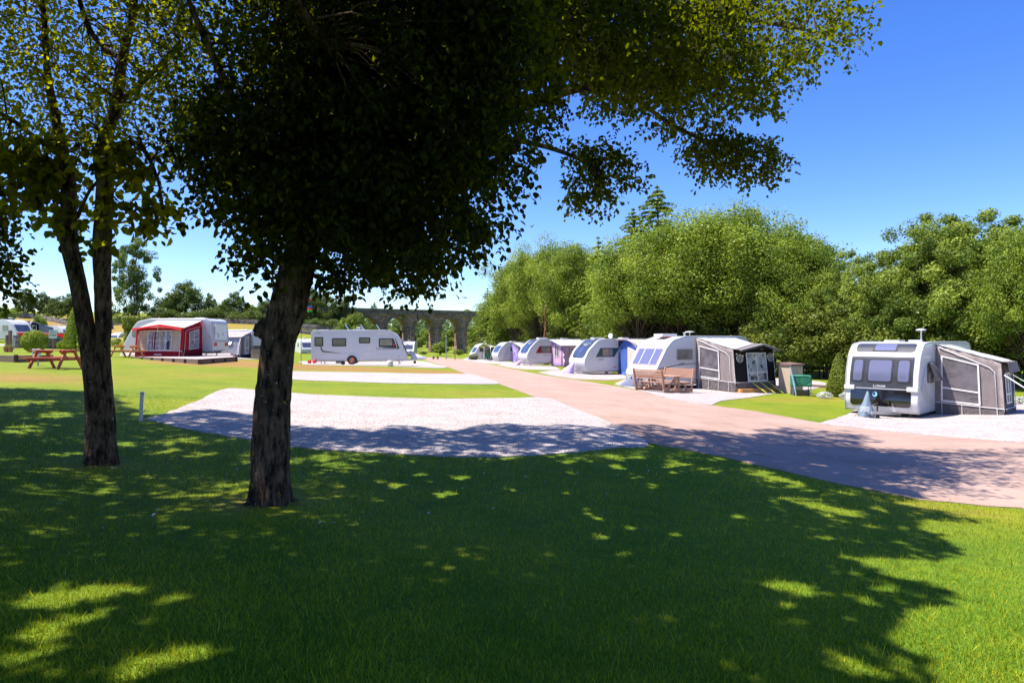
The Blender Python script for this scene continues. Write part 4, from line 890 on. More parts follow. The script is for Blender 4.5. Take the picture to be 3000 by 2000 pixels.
def skylight(c, x, y, w_=.4, d_=.4, tall=.08, lift=0.0, m=None):
    bm = bmesh.new(); box(bm, x - w_/2, x + w_/2, y - d_/2, y + d_/2, c['H'] - .03, c['H'] + (tall if not lift else .04), bev=.02)
    o = bm_obj('skylight', bm, white, c['root'])
    if lift:
        bm = bmesh.new(); beam(bm, (x - w_/2, y, c['H'] + .05), (x - w_/2 - lift * .6, y, c['H'] + .05 + lift), .5, .03, Vector((1, 0, 0)))
        bm_obj('lid', bm, mat('smoked_lid', (.35, .38, .42), .15), o)
def aerial(c, x, y, h=.35, r=.18, name='aerial'):
    bm = bmesh.new(); H = c['H']; tube(bm, [(x, y, H - .02), (x, y, H + h)], .025, 8); tube(bm, [(x, y, H + h - .01), (x, y, H + h + .03), (x, y, H + h + .06)], [r, r * .95, r * .3], 16)
    bm_obj(name, bm, white, c['root'])
def locker(fn, a0, a1, b0, b1, parent): return rim('locker_hatch', fn, a0, a1, b0, b1, .03, white, parent, .012)
def shroud(name, rt_c, pts, cols_n, m, label, cat='hitch cover', parent_like=None):
    """a draped cover: rings of (centre x, y, z, radius x, radius y) with folds"""
    rt = root(name, parent_like.location, parent_like.rotation_euler[2], label, cat)
    bm = bmesh.new(); rings = []; k = 26
    for i, (x, y, z, rx, ry) in enumerate(pts):
        rings.append([bm.verts.new((x + rx * math.cos(a) * (1 + .16 * math.sin(a * 5 + 1.3) * i / len(pts) + random.uniform(-.03, .03)), y + ry * math.sin(a) * (1 + .18 * math.sin(a * 4 + i * .4) * i / len(pts)), z + (.03 * math.sin(a * 6) if i == len(pts) - 1 else 0))) for a in [2 * PI * q / k for q in range(k)]])
    for i in range(len(rings) - 1):
        for q in range(k): bm.faces.new((rings[i][q], rings[i][(q + 1) % k], rings[i + 1][(q + 1) % k], rings[i + 1][q]))
    bm.faces.new(rings[0]); bmesh.ops.recalc_face_normals(bm, faces=bm.faces[:])
    bm_obj('cover_cloth', bm, m, rt, True); return rt

GRC = 'touring caravans on the pitches'
# --- black fronted caravan at the right
L, W, H = 7.0, 2.3, 2.6; ph = R(223)
rt, c = caravan('caravan', (L/2, W/2), 2690, 21.3, 1233, ph, L, W, H, prof_upright, 'white caravan with glossy black front panel and three blind covered front windows', low=.2); c['root'] = rt; LUN = rt
fr = c['front']
def zs(c, z):   # arc length at which the front reaches height z
    return next(i * .01 for i in range(900) if c['front'](0, i * .01, 0).z >= z)
s0, s1 = zs(c, .40), zs(c, .97)
patch('front_panel', fr, -.95, .93, s0, s1, gloss_black, rt, .1, .015, 2, 8)
up = decal('window_surround', [(-.97, zs(c, 1.0)), (.94, zs(c, 1.0)), (1.0, zs(c, 2.08)), (-1.0, zs(c, 2.08))], lambda a, b_, o: fr(a, b_, o), dgrey, rt, .012)
bpy.data.objects.remove(up)
up = patch('window_surround', fr, -.99, .97, zs(c, 1.0), zs(c, 2.10), dgrey, rt, .05, .014, 2, 10)
blind = mat('pleated_blind', (0.24, 0.26, 0.40), .3, spec=.5, var=.05, coat=.7)
for a0, a1 in ((-.93, -.55), (-.44, .36), (.47, .90)):
    f = patch('window', fr, a0, a1, zs(c, 1.2), zs(c, 2.0), black, rt, .1, .024, 2, 8); patch('pane', fr, a0 + .05, a1 - .05, zs(c, 1.25), zs(c, 1.95), glass_blind, f, .07, .032, 2, 8)
    bm = bmesh.new(); z0_, z1_ = zs(c, 1.28), zs(c, 1.93)
    for q in range(22):
        t = z0_ + (z1_ - z0_) * q / 21; V4 = [fr(a, t + d, o) for a, d, o in ((a0 + .08, 0, .034), (a1 - .08, 0, .034), (a1 - .08, .014, .040), (a0 + .08, .014, .040))]
        bm.faces.new([bm.verts.new(v) for v in V4])
    bm_obj('blind_pleats', bm, blind, f)
tp = patch('roof_panel', fr, -.93, .93, zs(c, 2.24), zs(c, 2.52), dgrey, rt, .12, .015, 2, 6); sk = patch('sunroof', fr, -.38, .40, zs(c, 2.25), zs(c, 2.51), black, rt, .05, .024, 2, 5); patch('pane', fr, -.32, .34, zs(c, 2.28), zs(c, 2.49), glass_blind, sk, .04, .030, 2, 5)
text('lettering', 'LUNAR', .105, fr(-.03, zs(c, 1.04), .028), (0, 1, 0), (0, 0, 1), white_ink, rt, .003, 0, 1.15)
patch('trim_strip', fr, -.86, .84, zs(c, .985), zs(c, 1.005), white, rt, 0, .024, 1, 1)
for s_ in (-1, 1):
    bm = bmesh.new(); q = fr(s_ * .98, zs(c, 1.02), .03); box(bm, q.x - .03, q.x + .05, q.y - .17, q.y + .17, q.z - .09, q.z + .07, bev=.02); bm_obj('grab_handle', bm, cream, rt)
    patch('marker_light', fr, s_ * .97 - .16, s_ * .97 + .16, zs(c, .27), zs(c, .31), lgrey, rt, .01, .014, 1, 2)
bm = bmesh.new(); cx, cz_ = -.16, zs(c, .80)
o1 = [(cx + .075 * math.cos(a), cz_ + .082 * math.sin(a)) for a in [2 * PI * i / 24 for i in range(24)]]
decal('moon_emblem', o1, lambda a, b_, o: fr(a, b_, o), mat('emblem_blue', (.25, .55, .85), .3), rt, .022)
o2 = [(cx - .022 + .042 * math.cos(a), cz_ + .018 + .046 * math.sin(a)) for a in [2 * PI * i / 20 for i in range(20)]]
decal('emblem_centre', o2, lambda a, b_, o: fr(a, b_, o), gloss_black, rt, .027)
lf_ = c['left']
decal('side_graphic', [(L/2-.62, .62), (L/2-.25, 1.05), (L/2-.38, 1.5), (L/2-1.7, .5), (L/2-1.5, .45)], lf_, lgrey, rt)
locker(lf_, L/2-1.15, L/2-.75, .42, .95, rt); window(lf_, L/2-1.75, L/2-1.0, 1.2, 1.85, glass_grey, rt)
bm = bmesh.new(); beam(bm, (L/2-1.40, W/2 + .05, 1.90), (L/2-1.40, W/2 + .27, 1.28), .72, .03, Vector((0, 1, 0))); bm_obj('open_window_flap', bm, mat('smoked_acrylic', (.13, .11, .10), .15, coat=.5), rt)
decal('blue_stripe', [(L/2-.30, .95), (L/2-.34, .95), (L/2-.75, 1.75), (L/2-.71, 1.75)], lf_, mat('stripe_blue', (.08, .3, .65), .4), rt, .009)
patch('skirt_trim', lf_, -L/2 + .1, L/2 - .15, .21, .27, lgrey, rt, 0, .012, 1, 1)
skylight(c, L/2-2.2, -.2, .7, .5, .06); skylight(c, -.5, 0, .4, .4, .07); aerial(c, L/2-2.6, .55, .42, .17)
bm = bmesh.new(); beam(bm, (L/2-1.5, W/2 - .03, H - .06), (-L/2 + .3, W/2 - .03, H - .06), .06, .05); bm_obj('awning_rail', bm, white, rt)
sc_ = shroud('hitch_cover', c, [(L/2+.50,-.22,.93,.02,.02),(L/2+.52,-.22,.80,.06,.06),(L/2+.58,-.22,.6,.11,.10),(L/2+.62,-.22,.4,.18,.17),(L/2+.64,-.22,.2,.25,.23),(L/2+.64,-.22,.08,.26,.24)], 0, slate_cloth, 'pointed slate blue hitch cover with white print in front of the black fronted caravan', parent_like=rt)
for i, (s_, z_) in enumerate((('CARAVAN', .40), ('STORAGE', .335), ('NO ENTRY', .27))): text('print', s_, .062, (L/2+.90, -.17, z_), (0, 1, 0), (-.25, 0, 1), white_ink, sc_, .002)
bm = bmesh.new(); tube(bm, [(L/2+.8, -.42, .2), (L/2+.95, -.5, .08), (L/2+1.0, -.46, .02)], .012, 6); bm_obj('cable', bm, mat('red_cable', (.4, .06, .04), .5), sc_)

# --- slope fronted caravan beside the picnic bench
L, W, H = 6.4, 2.3, 2.6; ph = R(208)
rt, c = caravan('caravan', (L/2 - .05, W/2), 1921, 31.4, 1141, ph, L, W, H, prof_slope, 'white caravan with sloping three pane front window beside the wooden picnic bench', low=.22); c['root'] = rt; LES = rt
fr = c['front']; lf_ = c['left']; a, b_ = zs(c, 1.15), zs(c, 2.0)
f = patch('front_window', fr, -.95, .95, a, b_, mat('window_surround_mauve', (.33, .27, .33), .3), rt, .1, .012, 2, 6)
for a0, a1 in ((-.88, -.42), (-.36, .36), (.42, .88)): patch('pane', fr, a0, a1, a + .07, b_ - .07, glass_blind, f, .03, .024, 2, 6)
for y in (-.39, .39): patch('mullion', fr, y - .025, y + .025, a + .03, b_ - .03, white, f, 0, .034, 1, 6)
window(lf_, L/2-2.45, L/2-1.35, 1.38, 1.98, glass_grey, rt, lgrey, .09, .05)
decal('side_stripe', [(L/2-.28, 1.02), (L/2-1.3, 1.17), (L/2-2.9, 1.26), (L/2-2.9, 1.235), (L/2-1.3, 1.135), (L/2-.28, .96)], lf_, dgrey, rt)
text('lettering', 'Lexon', .15, lf_(L/2-1.72, 1.2, .008), (-1, 0, 0), (0, 0, 1), ink, rt, .003, .2)
for y in (-.45, .35): patch('vent', fr, y - .1, y + .1, zs(c, 2.1), zs(c, 2.12), lgrey, rt, 0, .012, 1, 1)
patch('seam', fr, -1.0, 1.0, zs(c, .62), zs(c, .635), lgrey, rt, 0, .006, 1, 1)
bm = bmesh.new(); tube(bm, [(L/2-2.45, .55, H-.03), (L/2-2.45, .55, H + .16)], .05, 10); tube(bm, [(L/2-2.45, .55, H + .15), (L/2-2.45, .55, H + .18)], .09, 10); bm_obj('flue', bm, white, rt)
skylight(c, L/2-1.75, -.1, .95, .7, .12); aerial(c, -.4, -.3, .22, .26)
for y in (-.35, 0, .3): patch('roof_light', fr, y - .03, y + .03, zs(c, 2.5), zs(c, 2.53), orange_m, rt, 0, .03, 1, 1)
shroud('hitch_cover', c, [(L/2+.05,0,.72,.06,.1),(L/2+.2,0,.62,.2,.2),(L/2+.45,0,.42,.35,.3),(L/2+.7,0,.2,.45,.4),(L/2+.75,0,.06,.5,.46)], 0, navy_grey, 'blue grey hitch cover heaped before the slope fronted caravan', parent_like=rt)

# --- curved front caravan with the blue awning
def curvy(L, px, D, gy, phi, label, graphic, name_txt, W=2.3, H=2.62, low=.22, panel=dgrey):
    rt, c = caravan('caravan', (L/2 - .25, W/2), px, D, gy, phi, L, W, H, prof_curve, label, low=low); c['root'] = rt; fr = c['front']; lf_ = c['left']
    a = zs(c, 1.28); b_ = zs(c, 2.0); t_ = a + 2.05
    pn = patch('front_screen', fr, -.86, .86, a - .08, t_, panel, rt, .3, .012, 2, 16)
    for a0, a1 in ((-.78, -.42), (-.36, .36), (.42, .78)): patch('pane', fr, a0, a1, a, b_ + .05, glass_blue, pn, .08, .022, 2, 8)
    patch('sunroof', fr, -.55, .55, b_ + .42, t_ - .2, glass_blue, pn, .06, .022, 2, 8)
    patch('trim_strip', fr, -.6, .6, b_ + .36, b_ + .385, white, pn, 0, .022, 1, 1)
    text('lettering', 'SWIFT', .15, fr(0, b_ + .16, .024), (0, 1, 0), fr(0, b_ + .3, 0) - fr(0, b_ + .16, 0), white_ink, pn, .003, .15, 1.2)
    return rt, c
rt, c = curvy(6.6, 1720, 47, 1098, R(205), 'curved front white caravan with dark green window surround and satellite dish', 0, ''); BLU = rt; fr = c['front']; lf_ = c['left']; L = 6.6
teal = mat('teal_graphic', (.01, .07, .08), .3)
decal('side_graphic', [(L/2-.98, 1.28), (L/2-1.25, 1.72), (L/2-1.38, 1.95), (L/2-3.05, 1.95), (L/2-2.6, 1.28)], lf_, teal, rt); window(lf_, L/2-2.5, L/2-1.5, 1.3, 1.93, glass_grey, rt, black, .04, .05)
text('lettering', 'SPRITE', .16, lf_(L/2-1.42, 1.05, .006), (-1, 0, 0), (0, 0, 1), ink, rt, .002, .15)
patch('skirt_trim', lf_, -L/2 + .1, L/2 - .5, .36, .41, white, rt, 0, .02, 1, 1); patch('side_light', lf_, L/2-2.75, L/2-2.5, .5, .57, orange_m, rt, .02, .015, 1, 2)
skylight(c, L/2-2.0, -.2, .9, .6, .1); skylight(c, -.9, 0, .6, .6, .1)
bm = bmesh.new(); tube(bm, [(L/2-2.9, .3, 2.58), (L/2-2.9, .3, 2.75)], .04, 8)
q = [bm.verts.new((L/2-2.82 + .06 * (y * y + z * z) * 4, .3 + y, 2.84 + z)) for y, z in [(.28 * math.cos(t), .2 * math.sin(t)) for t in [2 * PI * i / 18 for i in range(18)]]]; f_ = bm.faces.new(q); r = bmesh.ops.extrude_face_region(bm, geom=[f_]); bmesh.ops.translate(bm, vec=(-.04, 0, 0), verts=[v for v in r['geom'] if isinstance(v, bmesh.types.BMVert)]); bmesh.ops.recalc_face_normals(bm, faces=bm.faces[:])
bm_obj('satellite_dish', bm, white, rt)
# --- caravan with the pink awning
rt, c = curvy(6.6, 1550, 63.5, 1071, R(203), 'white caravan with blue curved screen and red edged side window, joined to the pink awning', 0, ''); PNK = rt; fr = c['front']; lf_ = c['left']
decal('side_graphic', [(L/2-.98, 1.22), (L/2-1.3, 1.8), (L/2-1.42, 1.92), (L/2-2.9, 1.92), (L/2-2.9, 1.22)], lf_, mat('dark_red_graphic', (.25, .01, .02), .3), rt); window(lf_, L/2-2.6, L/2-1.5, 1.26, 1.9, glass_grey, rt, black, .04, .05)
text('lettering', 'Lanzarote', .2, lf_(L/2-2.1, .98, .006), (-1, 0, 0), (0, 0, 1), ink, rt, .002, .15)
locker(lf_, L/2-2.15, L/2-.95, .36, .75, rt); patch('side_light', lf_, L/2-2.8, L/2-2.6, .4, .46, orange_m, rt, .02, .015, 1, 2); skylight(c, L/2-2.3, -.2, 1.0, .6, .14); skylight(c, -1.4, 0, .6, .6, .08)
# --- grey sided caravan with the purple windbreak
L, W, H = 6.4, 2.3, 2.6
rt, c = caravan('caravan', (L/2 - .25, W/2), 1463, 82.5, 1061, R(203), L, W, H, prof_curve, 'grey sided caravan with oval blue front window beside the purple windbreak', low=.22); c['root'] = rt; PUR = rt; fr = c['front']; lf_ = c['left']
patch('front_window', fr, -.9, .9, zs(c, 1.25), zs(c, 2.1), glass_blue, rt, .3, .02, 2, 10); window(lf_, L/2-3.0, L/2-1.7, 1.35, 1.98, glass_dark, rt, lgrey, .06, .05)
decal('side_panel', [(L/2-.75, .4), (L/2-.9, 1.0), (L/2-1.1, 1.5), (L/2-1.4, 2.0), (L/2-1.9, 2.35), (L/2-3.4, 2.35), (L/2-3.4, .4)], lf_, mat('pale_grey_paint', (.42, .42, .43), .4), rt, .004)
text('lettering', 'Lanzarote', .2, lf_(L/2-2.1, 1.05, .012), (-1, 0, 0), (0, 0, 1), ink, rt, .002, .15); locker(lf_, L/2-2.3, L/2-1.0, .45, .85, rt); skylight(c, L/2-2.6, 0, .7, .6, .1)
# --- last caravan of the row
rt, c = caravan('caravan', (L/2 - .2, W/2), 1392, 99, 1055, R(203), L, W, H, prof_slope, 'furthest white caravan of the right hand row with its awning open', low=.25); c['root'] = rt; FAR = rt; fr = c['front']; lf_ = c['left']
window(fr, -.8, .8, zs(c, 1.2), zs(c, 1.95), glass_dark, rt, dgrey, .06, .05); window(lf_, L/2-1.6, L/2-.9, 1.3, 1.9, glass_dark, rt); aerial(c, L/2-2.2, .5, .3, .35); skylight(c, 0, 0)

# --- the long caravan seen from the side
L, W, H = 7.15, 2.3, 2.62; ph = R(7)
def prof_club(L, H, low): return [(L/2-.05,low,.06),(L/2+.02,low+.45,.5),(L/2-.40,1.75,.9),(L/2-.85,2.38,.6),(L/2-1.5,H,.7),(-L/2+.3,H,.2),(-L/2+.02,H-.12,.14),(-L/2,low,.1)]
rt, c = caravan('caravan', (-L/2, -W/2), 912, 49.3, 1067.5, ph, L, W, H, prof_club, 'long white caravan seen side on, with four dark windows and raised roof lids', low=.3, wheel=-.55); c['root'] = rt; CLB = rt; rg = c['right']
x_ = lambda px: -L/2 + (px - 912) / 275 * L
for p0, p1, y0, y1 in ((921, 946, 987.5, 1014.5), (971, 1012, 990.5, 1014.5), (1048.5, 1081, 988.5, 1005.5), (1106, 1148, 991, 1015)):
    window(rg, x_(p0), x_(p1), (1067.5 - y1) / 38.5, (1067.5 - y0) / 38.5, glass_grey if p0 > 1100 else glass_dark, rt, black, .06, .07)
zp = lambda py: (1067.5 - py) / 38.6
decal('front_graphic', [(x_(1146), zp(991.5)), (x_(1149), zp(991.5)), (x_(1158), zp(1016)), (x_(1156), zp(1019)), (x_(1106), zp(1016.5)), (x_(1106), zp(1015.2)), (x_(1146), zp(1015))], rg, black, rt)
decal('red_graphic', [(x_(1148.2), zp(1001)), (x_(1153), zp(1013)), (x_(1148.2), zp(1013))], rg, red_m, rt, .010)
decal('front_swoosh', [(x_(1152), zp(991)), (x_(1155), zp(992)), (x_(1167), zp(1020)), (x_(1162), zp(1023)), (x_(1122), zp(1018.8)), (x_(1122), zp(1018.1)), (x_(1160), zp(1020.6)), (x_(1162.5), zp(1017))], rg, dgrey, rt)
decal('rear_swoosh', [(x_(937), zp(1016)), (x_(941), zp(1016)), (x_(945), zp(1027)), (x_(952), zp(1029.5)), (x_(1002), zp(1035.5)), (x_(945), zp(1031.5)), (x_(941), zp(1028))], rg, dgrey, rt)
text('lettering', 'CLUBMAN', .22, rg(x_(1122), zp(1024), .006), (1, 0, 0), (0, 0, 1), ink, rt, .003, .3, 1.3)
text('lettering', '640', .14, rg(x_(933), zp(978), .006), (1, 0, 0), (0, 0, 1), ink, rt, .003)
for p0, p1, y0, y1 in ((925, 939, 1035, 1050), (985, 1019, 1036, 1050.5), (1103, 1129, 1038, 1051)): locker(rg, x_(p0), x_(p1), zp(y1), zp(y0), rt)
for y0, y1 in ((1015.5, 1022), (1033.5, 1040)): patch('fridge_vent', rg, x_(1064), x_(1083), zp(y1), zp(y0), cream, rt, .02, .014, 1, 2)
patch('awning_light', rg, x_(1104), x_(1133), zp(979.5), zp(975.5), cream, rt, .03, .03, 1, 2)
patch('mains_socket', rg, x_(926), x_(932), zp(1029), zp(1022), white, rt, .02, .015, 1, 2); patch('filler_cap', rg, x_(1162), x_(1167), zp(1047), zp(1042), lgrey, rt, .05, .015, 1, 2)
patch('skirt_trim', rg, x_(916), x_(1036), zp(1054.5), zp(1052.5), lgrey, rt, 0, .012, 1, 1); patch('skirt_trim', rg, x_(1064), x_(1183), zp(1054.5), zp(1052.5), lgrey, rt, 0, .012, 1, 1)
bm = bmesh.new(); wx = -.55; pts = [(wx + .52 * math.cos(a), .30 + .52 * math.sin(a)) for a in [PI * i / 14 for i in range(15)]]; inn = [(wx + .40 * math.cos(a), .30 + .40 * math.sin(a)) for a in [PI * i / 14 for i in range(15)]][::-1]
prism(bm, pts + inn, 0, .05, Matrix(((1, 0, 0, 0), (0, 0, -1, -W/2), (0, 1, 0, 0), (0, 0, 0, 1)))); bmesh.ops.recalc_face_normals(bm, faces=bm.faces[:]); bm_obj('wheel_arch', bm, white, rt)
bm = bmesh.new(); prism(bm, pts[:] , 0, .012, Matrix(((.76, 0, 0, wx * .24), (0, 0, -1, -W/2), (0, .9, 0, .03), (0, 0, 0, 1)))); bmesh.ops.recalc_face_normals(bm, faces=bm.faces[:]); bm_obj('wheel_well', bm, black, rt)
bm = bmesh.new(); tube(bm, [(wx, -W/2 - .03, .32), (wx, -W/2 - .01, .32)], .34, 28); wh = bm_obj('tyre', bm, black, rt)
bm = bmesh.new(); tube(bm, [(wx, -W/2 - .035, .32), (wx, -W/2 - .028, .32)], .22, 24); o = bm_obj('hub', bm, dgrey, wh)
bm = bmesh.new()
for q in range(12):
    t = q * PI / 6; beam(bm, (wx, -W/2 - .04, .32), (wx + .21 * math.cos(t), -W/2 - .04, .32 + .21 * math.sin(t)), .015, .028, Vector((0, 1, 0)))
bm_obj('rim', bm, alloy, wh)
bm = bmesh.new(); box(bm, wx - .08, wx + .08, -W/2 - .075, -W/2 - .045, .12, .5, Matrix.Translation((wx, 0, .32)) @ Matrix.Rotation(R(25), 4, 'Y') @ Matrix.Translation((-wx, 0, -.32)), .02); bm_obj('wheel_lock', bm, orange_m, wh)
for px_ in (1022, 1067, 1114): skylight(c, x_(px_), .1, .5, .6, .05, .42)
skylight(c, x_(1045), -.2, .9, .5, .08); skylight(c, x_(940), 0, .7, .5, .05); aerial(c, x_(1044), .1, .2, .22)
fr = c['front']; window(fr, -.8, .8, zs(c, 1.05), zs(c, 1.7), glass_blue, rt)
q = fr(0, zs(c, 1.75), .03); e_ = fr(0, zs(c, 1.1), .55)
bm = bmesh.new(); beam(bm, q, e_, 1.3, .03, Vector((1, 0, .6))); bm_obj('open_window', bm, mat('smoked_acrylic2', (.2, .2, .2), .15, coat=.5), rt)
bm = bmesh.new(); box(bm, -L/2 - .03, -L/2 + .06, -W/2 - .012, -W/2 + .06, .34, H - .15, bev=.01); bm_obj('corner_trim', bm, cream, rt)
shroud('hitch_cover', c, [(L/2+.25,0,1.0,.05,.05),(L/2+.35,0,.86,.14,.12),(L/2+.62,0,.66,.34,.2),(L/2+.85,0,.5,.55,.25),(L/2+.85,0,.36,.62,.26)], 0, cloth('silver_white_cloth', (.62, .62, .70)), 'silvery white hitch cover on the towbar of the long side on caravan', parent_like=rt)

# --- caravan behind the red awning, seen from its back corner
L, W, H = 6.3, 2.25, 2.58; ph = R(178)
def prof_rear(L, H, low): return [(L/2-.05,low,.08),(L/2,low+.5,.4),(L/2-.7,2.0,.6),(L/2-1.0,H-.2,.5),(L/2-1.9,H,1.0),(-L/2+.55,H,.3),(-L/2+.12,H-.14,.22),(-L/2-.04,.95,.2),(-L/2+.02,low,.16)]
rt, c = caravan('caravan', (-L/2, W/2), 624.5, 44.4, 1043, ph, L, W, H, prof_rear, 'white caravan attached to the red and cream awning, its red tail lights showing', low=.30, wheel=-.3, bev=.12); c['root'] = rt; REDC = rt; re_ = c['rear']; lf_ = c['left']
for y in (-.86, .72): patch('tail_light', lambda a, b_, o: re_(a, b_, o + .03), y - .02, y + .32, .68, .92, red_lens, rt, .08, .05, 2, 4)
patch('brake_light', re_, -.18, .18, 2.08, 2.13, red_lens, rt, .02, .0, 1, 1)
patch('rear_panel', lambda a, b_, o: re_(a, b_, o), -.85, .85, 1.12, 2.2, mat('white_paint2', (.78, .79, .82), .3), rt, .1, .02, 2, 6)
locker(lf_, -L/2 + .25, -L/2 + .85, .42, .78, rt); patch('door_lock', lf_, -L/2 + .15, -L/2 + .3, 1.28, 1.4, lgrey, rt, .02, .012, 1, 2)
bm = bmesh.new(); tube(bm, [re_(.55, 1.25, .06), re_(.5, 1.4, .09), re_(.6, 1.62, .06)], .015, 6); bm_obj('grab_handle', bm, dgrey, rt)
bm = bmesh.new(); tube(bm, [re_(-.2, 1.45, .025), re_(-.2, 1.62, .025)], .03, 6); bm_obj('badge', bm, mat('bronze', (.3, .15, .1), .4), rt)
skylight(c, -L/2 + 1.3, .2, .7, .6, .08); skylight(c, .2, .1, .5, .5, .06)
bm = bmesh.new(); tube(bm, [(1.0, .5, H - .02), (1.0, .5, H + .14)], .04, 8); bm_obj('flue', bm, mat('rusty', (.35, .2, .15), .7), rt)
fr = c['front']; window(fr, -.9, .9, zs(c, 1.1), zs(c, 1.95), glass_grey, rt); window(lf_, 1.5, 2.5, 1.3, 1.9, glass_grey, rt)

# --- caravan behind with the silver and black awning
L = 6.0
rt, c = caravan('caravan', (-L/2, W/2), 742, 59, 1049, R(178), L, W, 2.6, prof_rear, 'pinkish white caravan back partly hidden behind the thick leaning trunk', low=.35, bev=.1); c['root'] = rt; SILC = rt; re_ = c['rear']
for y in (-.85, .65): patch('tail_light', lambda a, b_, o: re_(a, b_, o + .03), y, y + .18, .62, .82, red_lens, rt, .04, .04, 2, 4)
patch('brake_light', re_, .5, .6, 2.3, 2.4, red_lens, rt, .02, .04, 1, 1)

# --- caravans on the left and far off
def plain(px, D, gy, phi, anchor_side, L, label, wn=True, prof=prof_slope, Hh=2.6, low=.3):
    W = 2.25; rt, c = caravan('caravan', (L/2 - .1, anchor_side * W/2), px, D, gy, R(phi), L, W, Hh, prof, label, low=low, wheel=-.6); c['root'] = rt; fr = c['front']; s_ = c['left'] if anchor_side > 0 else c['right']
    w_ = patch('front_window', fr, -.85, .85, zs(c, 1.25), zs(c, 2.0), dgrey, rt, .1, .016, 2, 6)
    for a0, a1 in ((-.8, -.32), (-.27, .27), (.32, .8)): patch('pane', fr, a0, a1, zs(c, 1.3), zs(c, 1.95), glass_blue, w_, .05, .026, 2, 5)
    window(s_, L/2-2.1, L/2-1.25, 1.3, 1.95, glass_grey, rt, lgrey, .05, .05); window(s_, -1.6, -.6, 1.3, 1.95, glass_grey, rt, lgrey, .05, .05)
    patch('side_stripe', s_, -L/2+.1, L/2-.4, 1.05, 1.08, lgrey, rt, 0, .006, 1, 1); aerial(c, L/2-2.2, 0, .2, .3); skylight(c, 0, 0)
    return rt, c
LF1, c = plain(47, 75, 1001, 347, -1, 6.6, 'grey white caravan cut by the left edge, above the stone wall')
plain(186, 103, 1002, 345, -1, 6.2, 'white caravan behind the red skips, with dishes on its roof', prof=prof_curve)
plain(341, 132, 1011, 255, 1, 6.0, 'small distant caravan front seen just right of the twin stems', prof=prof_slope)
FB, c = plain(883, 104, 1040, 306, -1, 6.0, 'distant caravan with mauve front window between the thick trunk and the long side on caravan')
plain(1213, 114, 1043.5, 272, 1, 5.6, 'small distant caravan facing the road end, under the viaduct arches', prof=prof_slope)
# ------------------------------------------------------------------ awnings
def wall_fn(c00, c10, c11, c01, flip=1):
    a, b_, c_, d = map(Vector, (c00, c10, c11, c01)); n_ = (b_ - a).cross(d - a).normalized() * flip
    def fn(u, v, off): return (a * (1 - u) + b_ * u) * (1 - v) + (d * (1 - u) + c_ * u) * v + n_ * off
    return fn
def sheet(name, fn, m, parent, nu=10, nv=8, wr=.016, th=.012, sag=0.0, u0=0, u1=1, v0=0, v1=1, arch=0.0, peak=0.0, off0=0.0):
    """a cloth panel with folds and thickness"""
    bm = bmesh.new(); rows = []
    for j in range(nv + 1):
        row = []
        for i in range(nu + 1):
            u = u0 + (u1 - u0) * i / nu; v = v0 + (v1 - v0) * j / nv; o = off0 + random.uniform(-wr, wr) + wr * math.sin(i * 2.1 + j * .7)
            p = fn(u, v, o); p.z += -sag * math.sin(PI * i / nu) * math.sin(PI * j / nv) + peak * max(0, 1 - abs(2 * i / nu - 1)) * (j / nv); row.append(bm.verts.new(p))
        rows.append(row)
    for j in range(nv):
        for i in range(nu): bm.faces.new((rows[j][i], rows[j][i + 1], rows[j + 1][i + 1], rows[j + 1][i]))
    g = bmesh.ops.solidify(bm, geom=bm.faces[:], thickness=th); bmesh.ops.recalc_face_normals(bm, faces=bm.faces[:])
    return bm_obj(name, bm, m, parent, nu > 4 and nv > 3)
def pipe(name, pts, r, m, parent, seg=6):
    bm = bmesh.new(); tube(bm, pts, r, seg); return bm_obj(name, bm, m, parent, True)
def awn_root(van, label, cat='awning'): return root('awning', van.location, van.rotation_euler[2], label, cat, 'caravan awnings')
CURT = mat('patterned_curtain', (.33, .33, .36), .8, var=.8, scale=4.5)
# checked curtain: blocks of light and dark grey
m, n, b, v = node_mat('check_curtain', .8)
vo = n.nodes.new('ShaderNodeTexVoronoi'); vo.distance = 'CHEBYCHEV'; vo.inputs['Scale'].default_value = 5.5; vo.inputs['Randomness'].default_value = .55; n.links.new(v, vo.inputs['Vector'])
sep = n.nodes.new('ShaderNodeSeparateColor'); n.links.new(vo.outputs['Color'], sep.inputs[0]); c1 = ramp(n, sep.outputs[0], [(.0, (.07, .07, .08)), (.3, (.3, .31, .33)), (.6, (.62, .63, .64)), (1, (.75, .76, .74))]); n.links.new(c1, b.inputs['Base Color']); b.inputs['Coat Weight'].default_value = .7
check = m
m, n, b, v = node_mat('floral_curtain', .7)
c1 = ramp(n, noise(n, v, 9, 4, .7), [(.35, (.18, .17, .17)), (.5, (.45, .44, .46)), (.62, (.75, .74, .74))]); n.links.new(c1, b.inputs['Base Color']); b.inputs['Coat Weight'].default_value = .6
floral = m
m, n, b, v = node_mat('streaky_pvc', .25, .6)
mp = n.nodes.new('ShaderNodeMapping'); mp.inputs['Rotation'].default_value = (R(40), R(40), 0); mp.inputs['Scale'].default_value = (1, 1, 6); n.links.new(v, mp.inputs[0])
st_ = noise(n, mp.outputs[0], 3, 3, .6)
c0_ = ramp(n, noise(n, v, 2.3, 3, .5), [(.4, (.20, .18, .20)), (.6, (.31, .28, .31))]); c1 = mixc(n, ramp(n, st_, [(.5, (0, 0, 0)), (.8, (.6, .6, .6))]), c0_, (.44, .40, .43)); n.links.new(c1, b.inputs['Base Color']); b.inputs['Coat Weight'].default_value = .5
streak = m

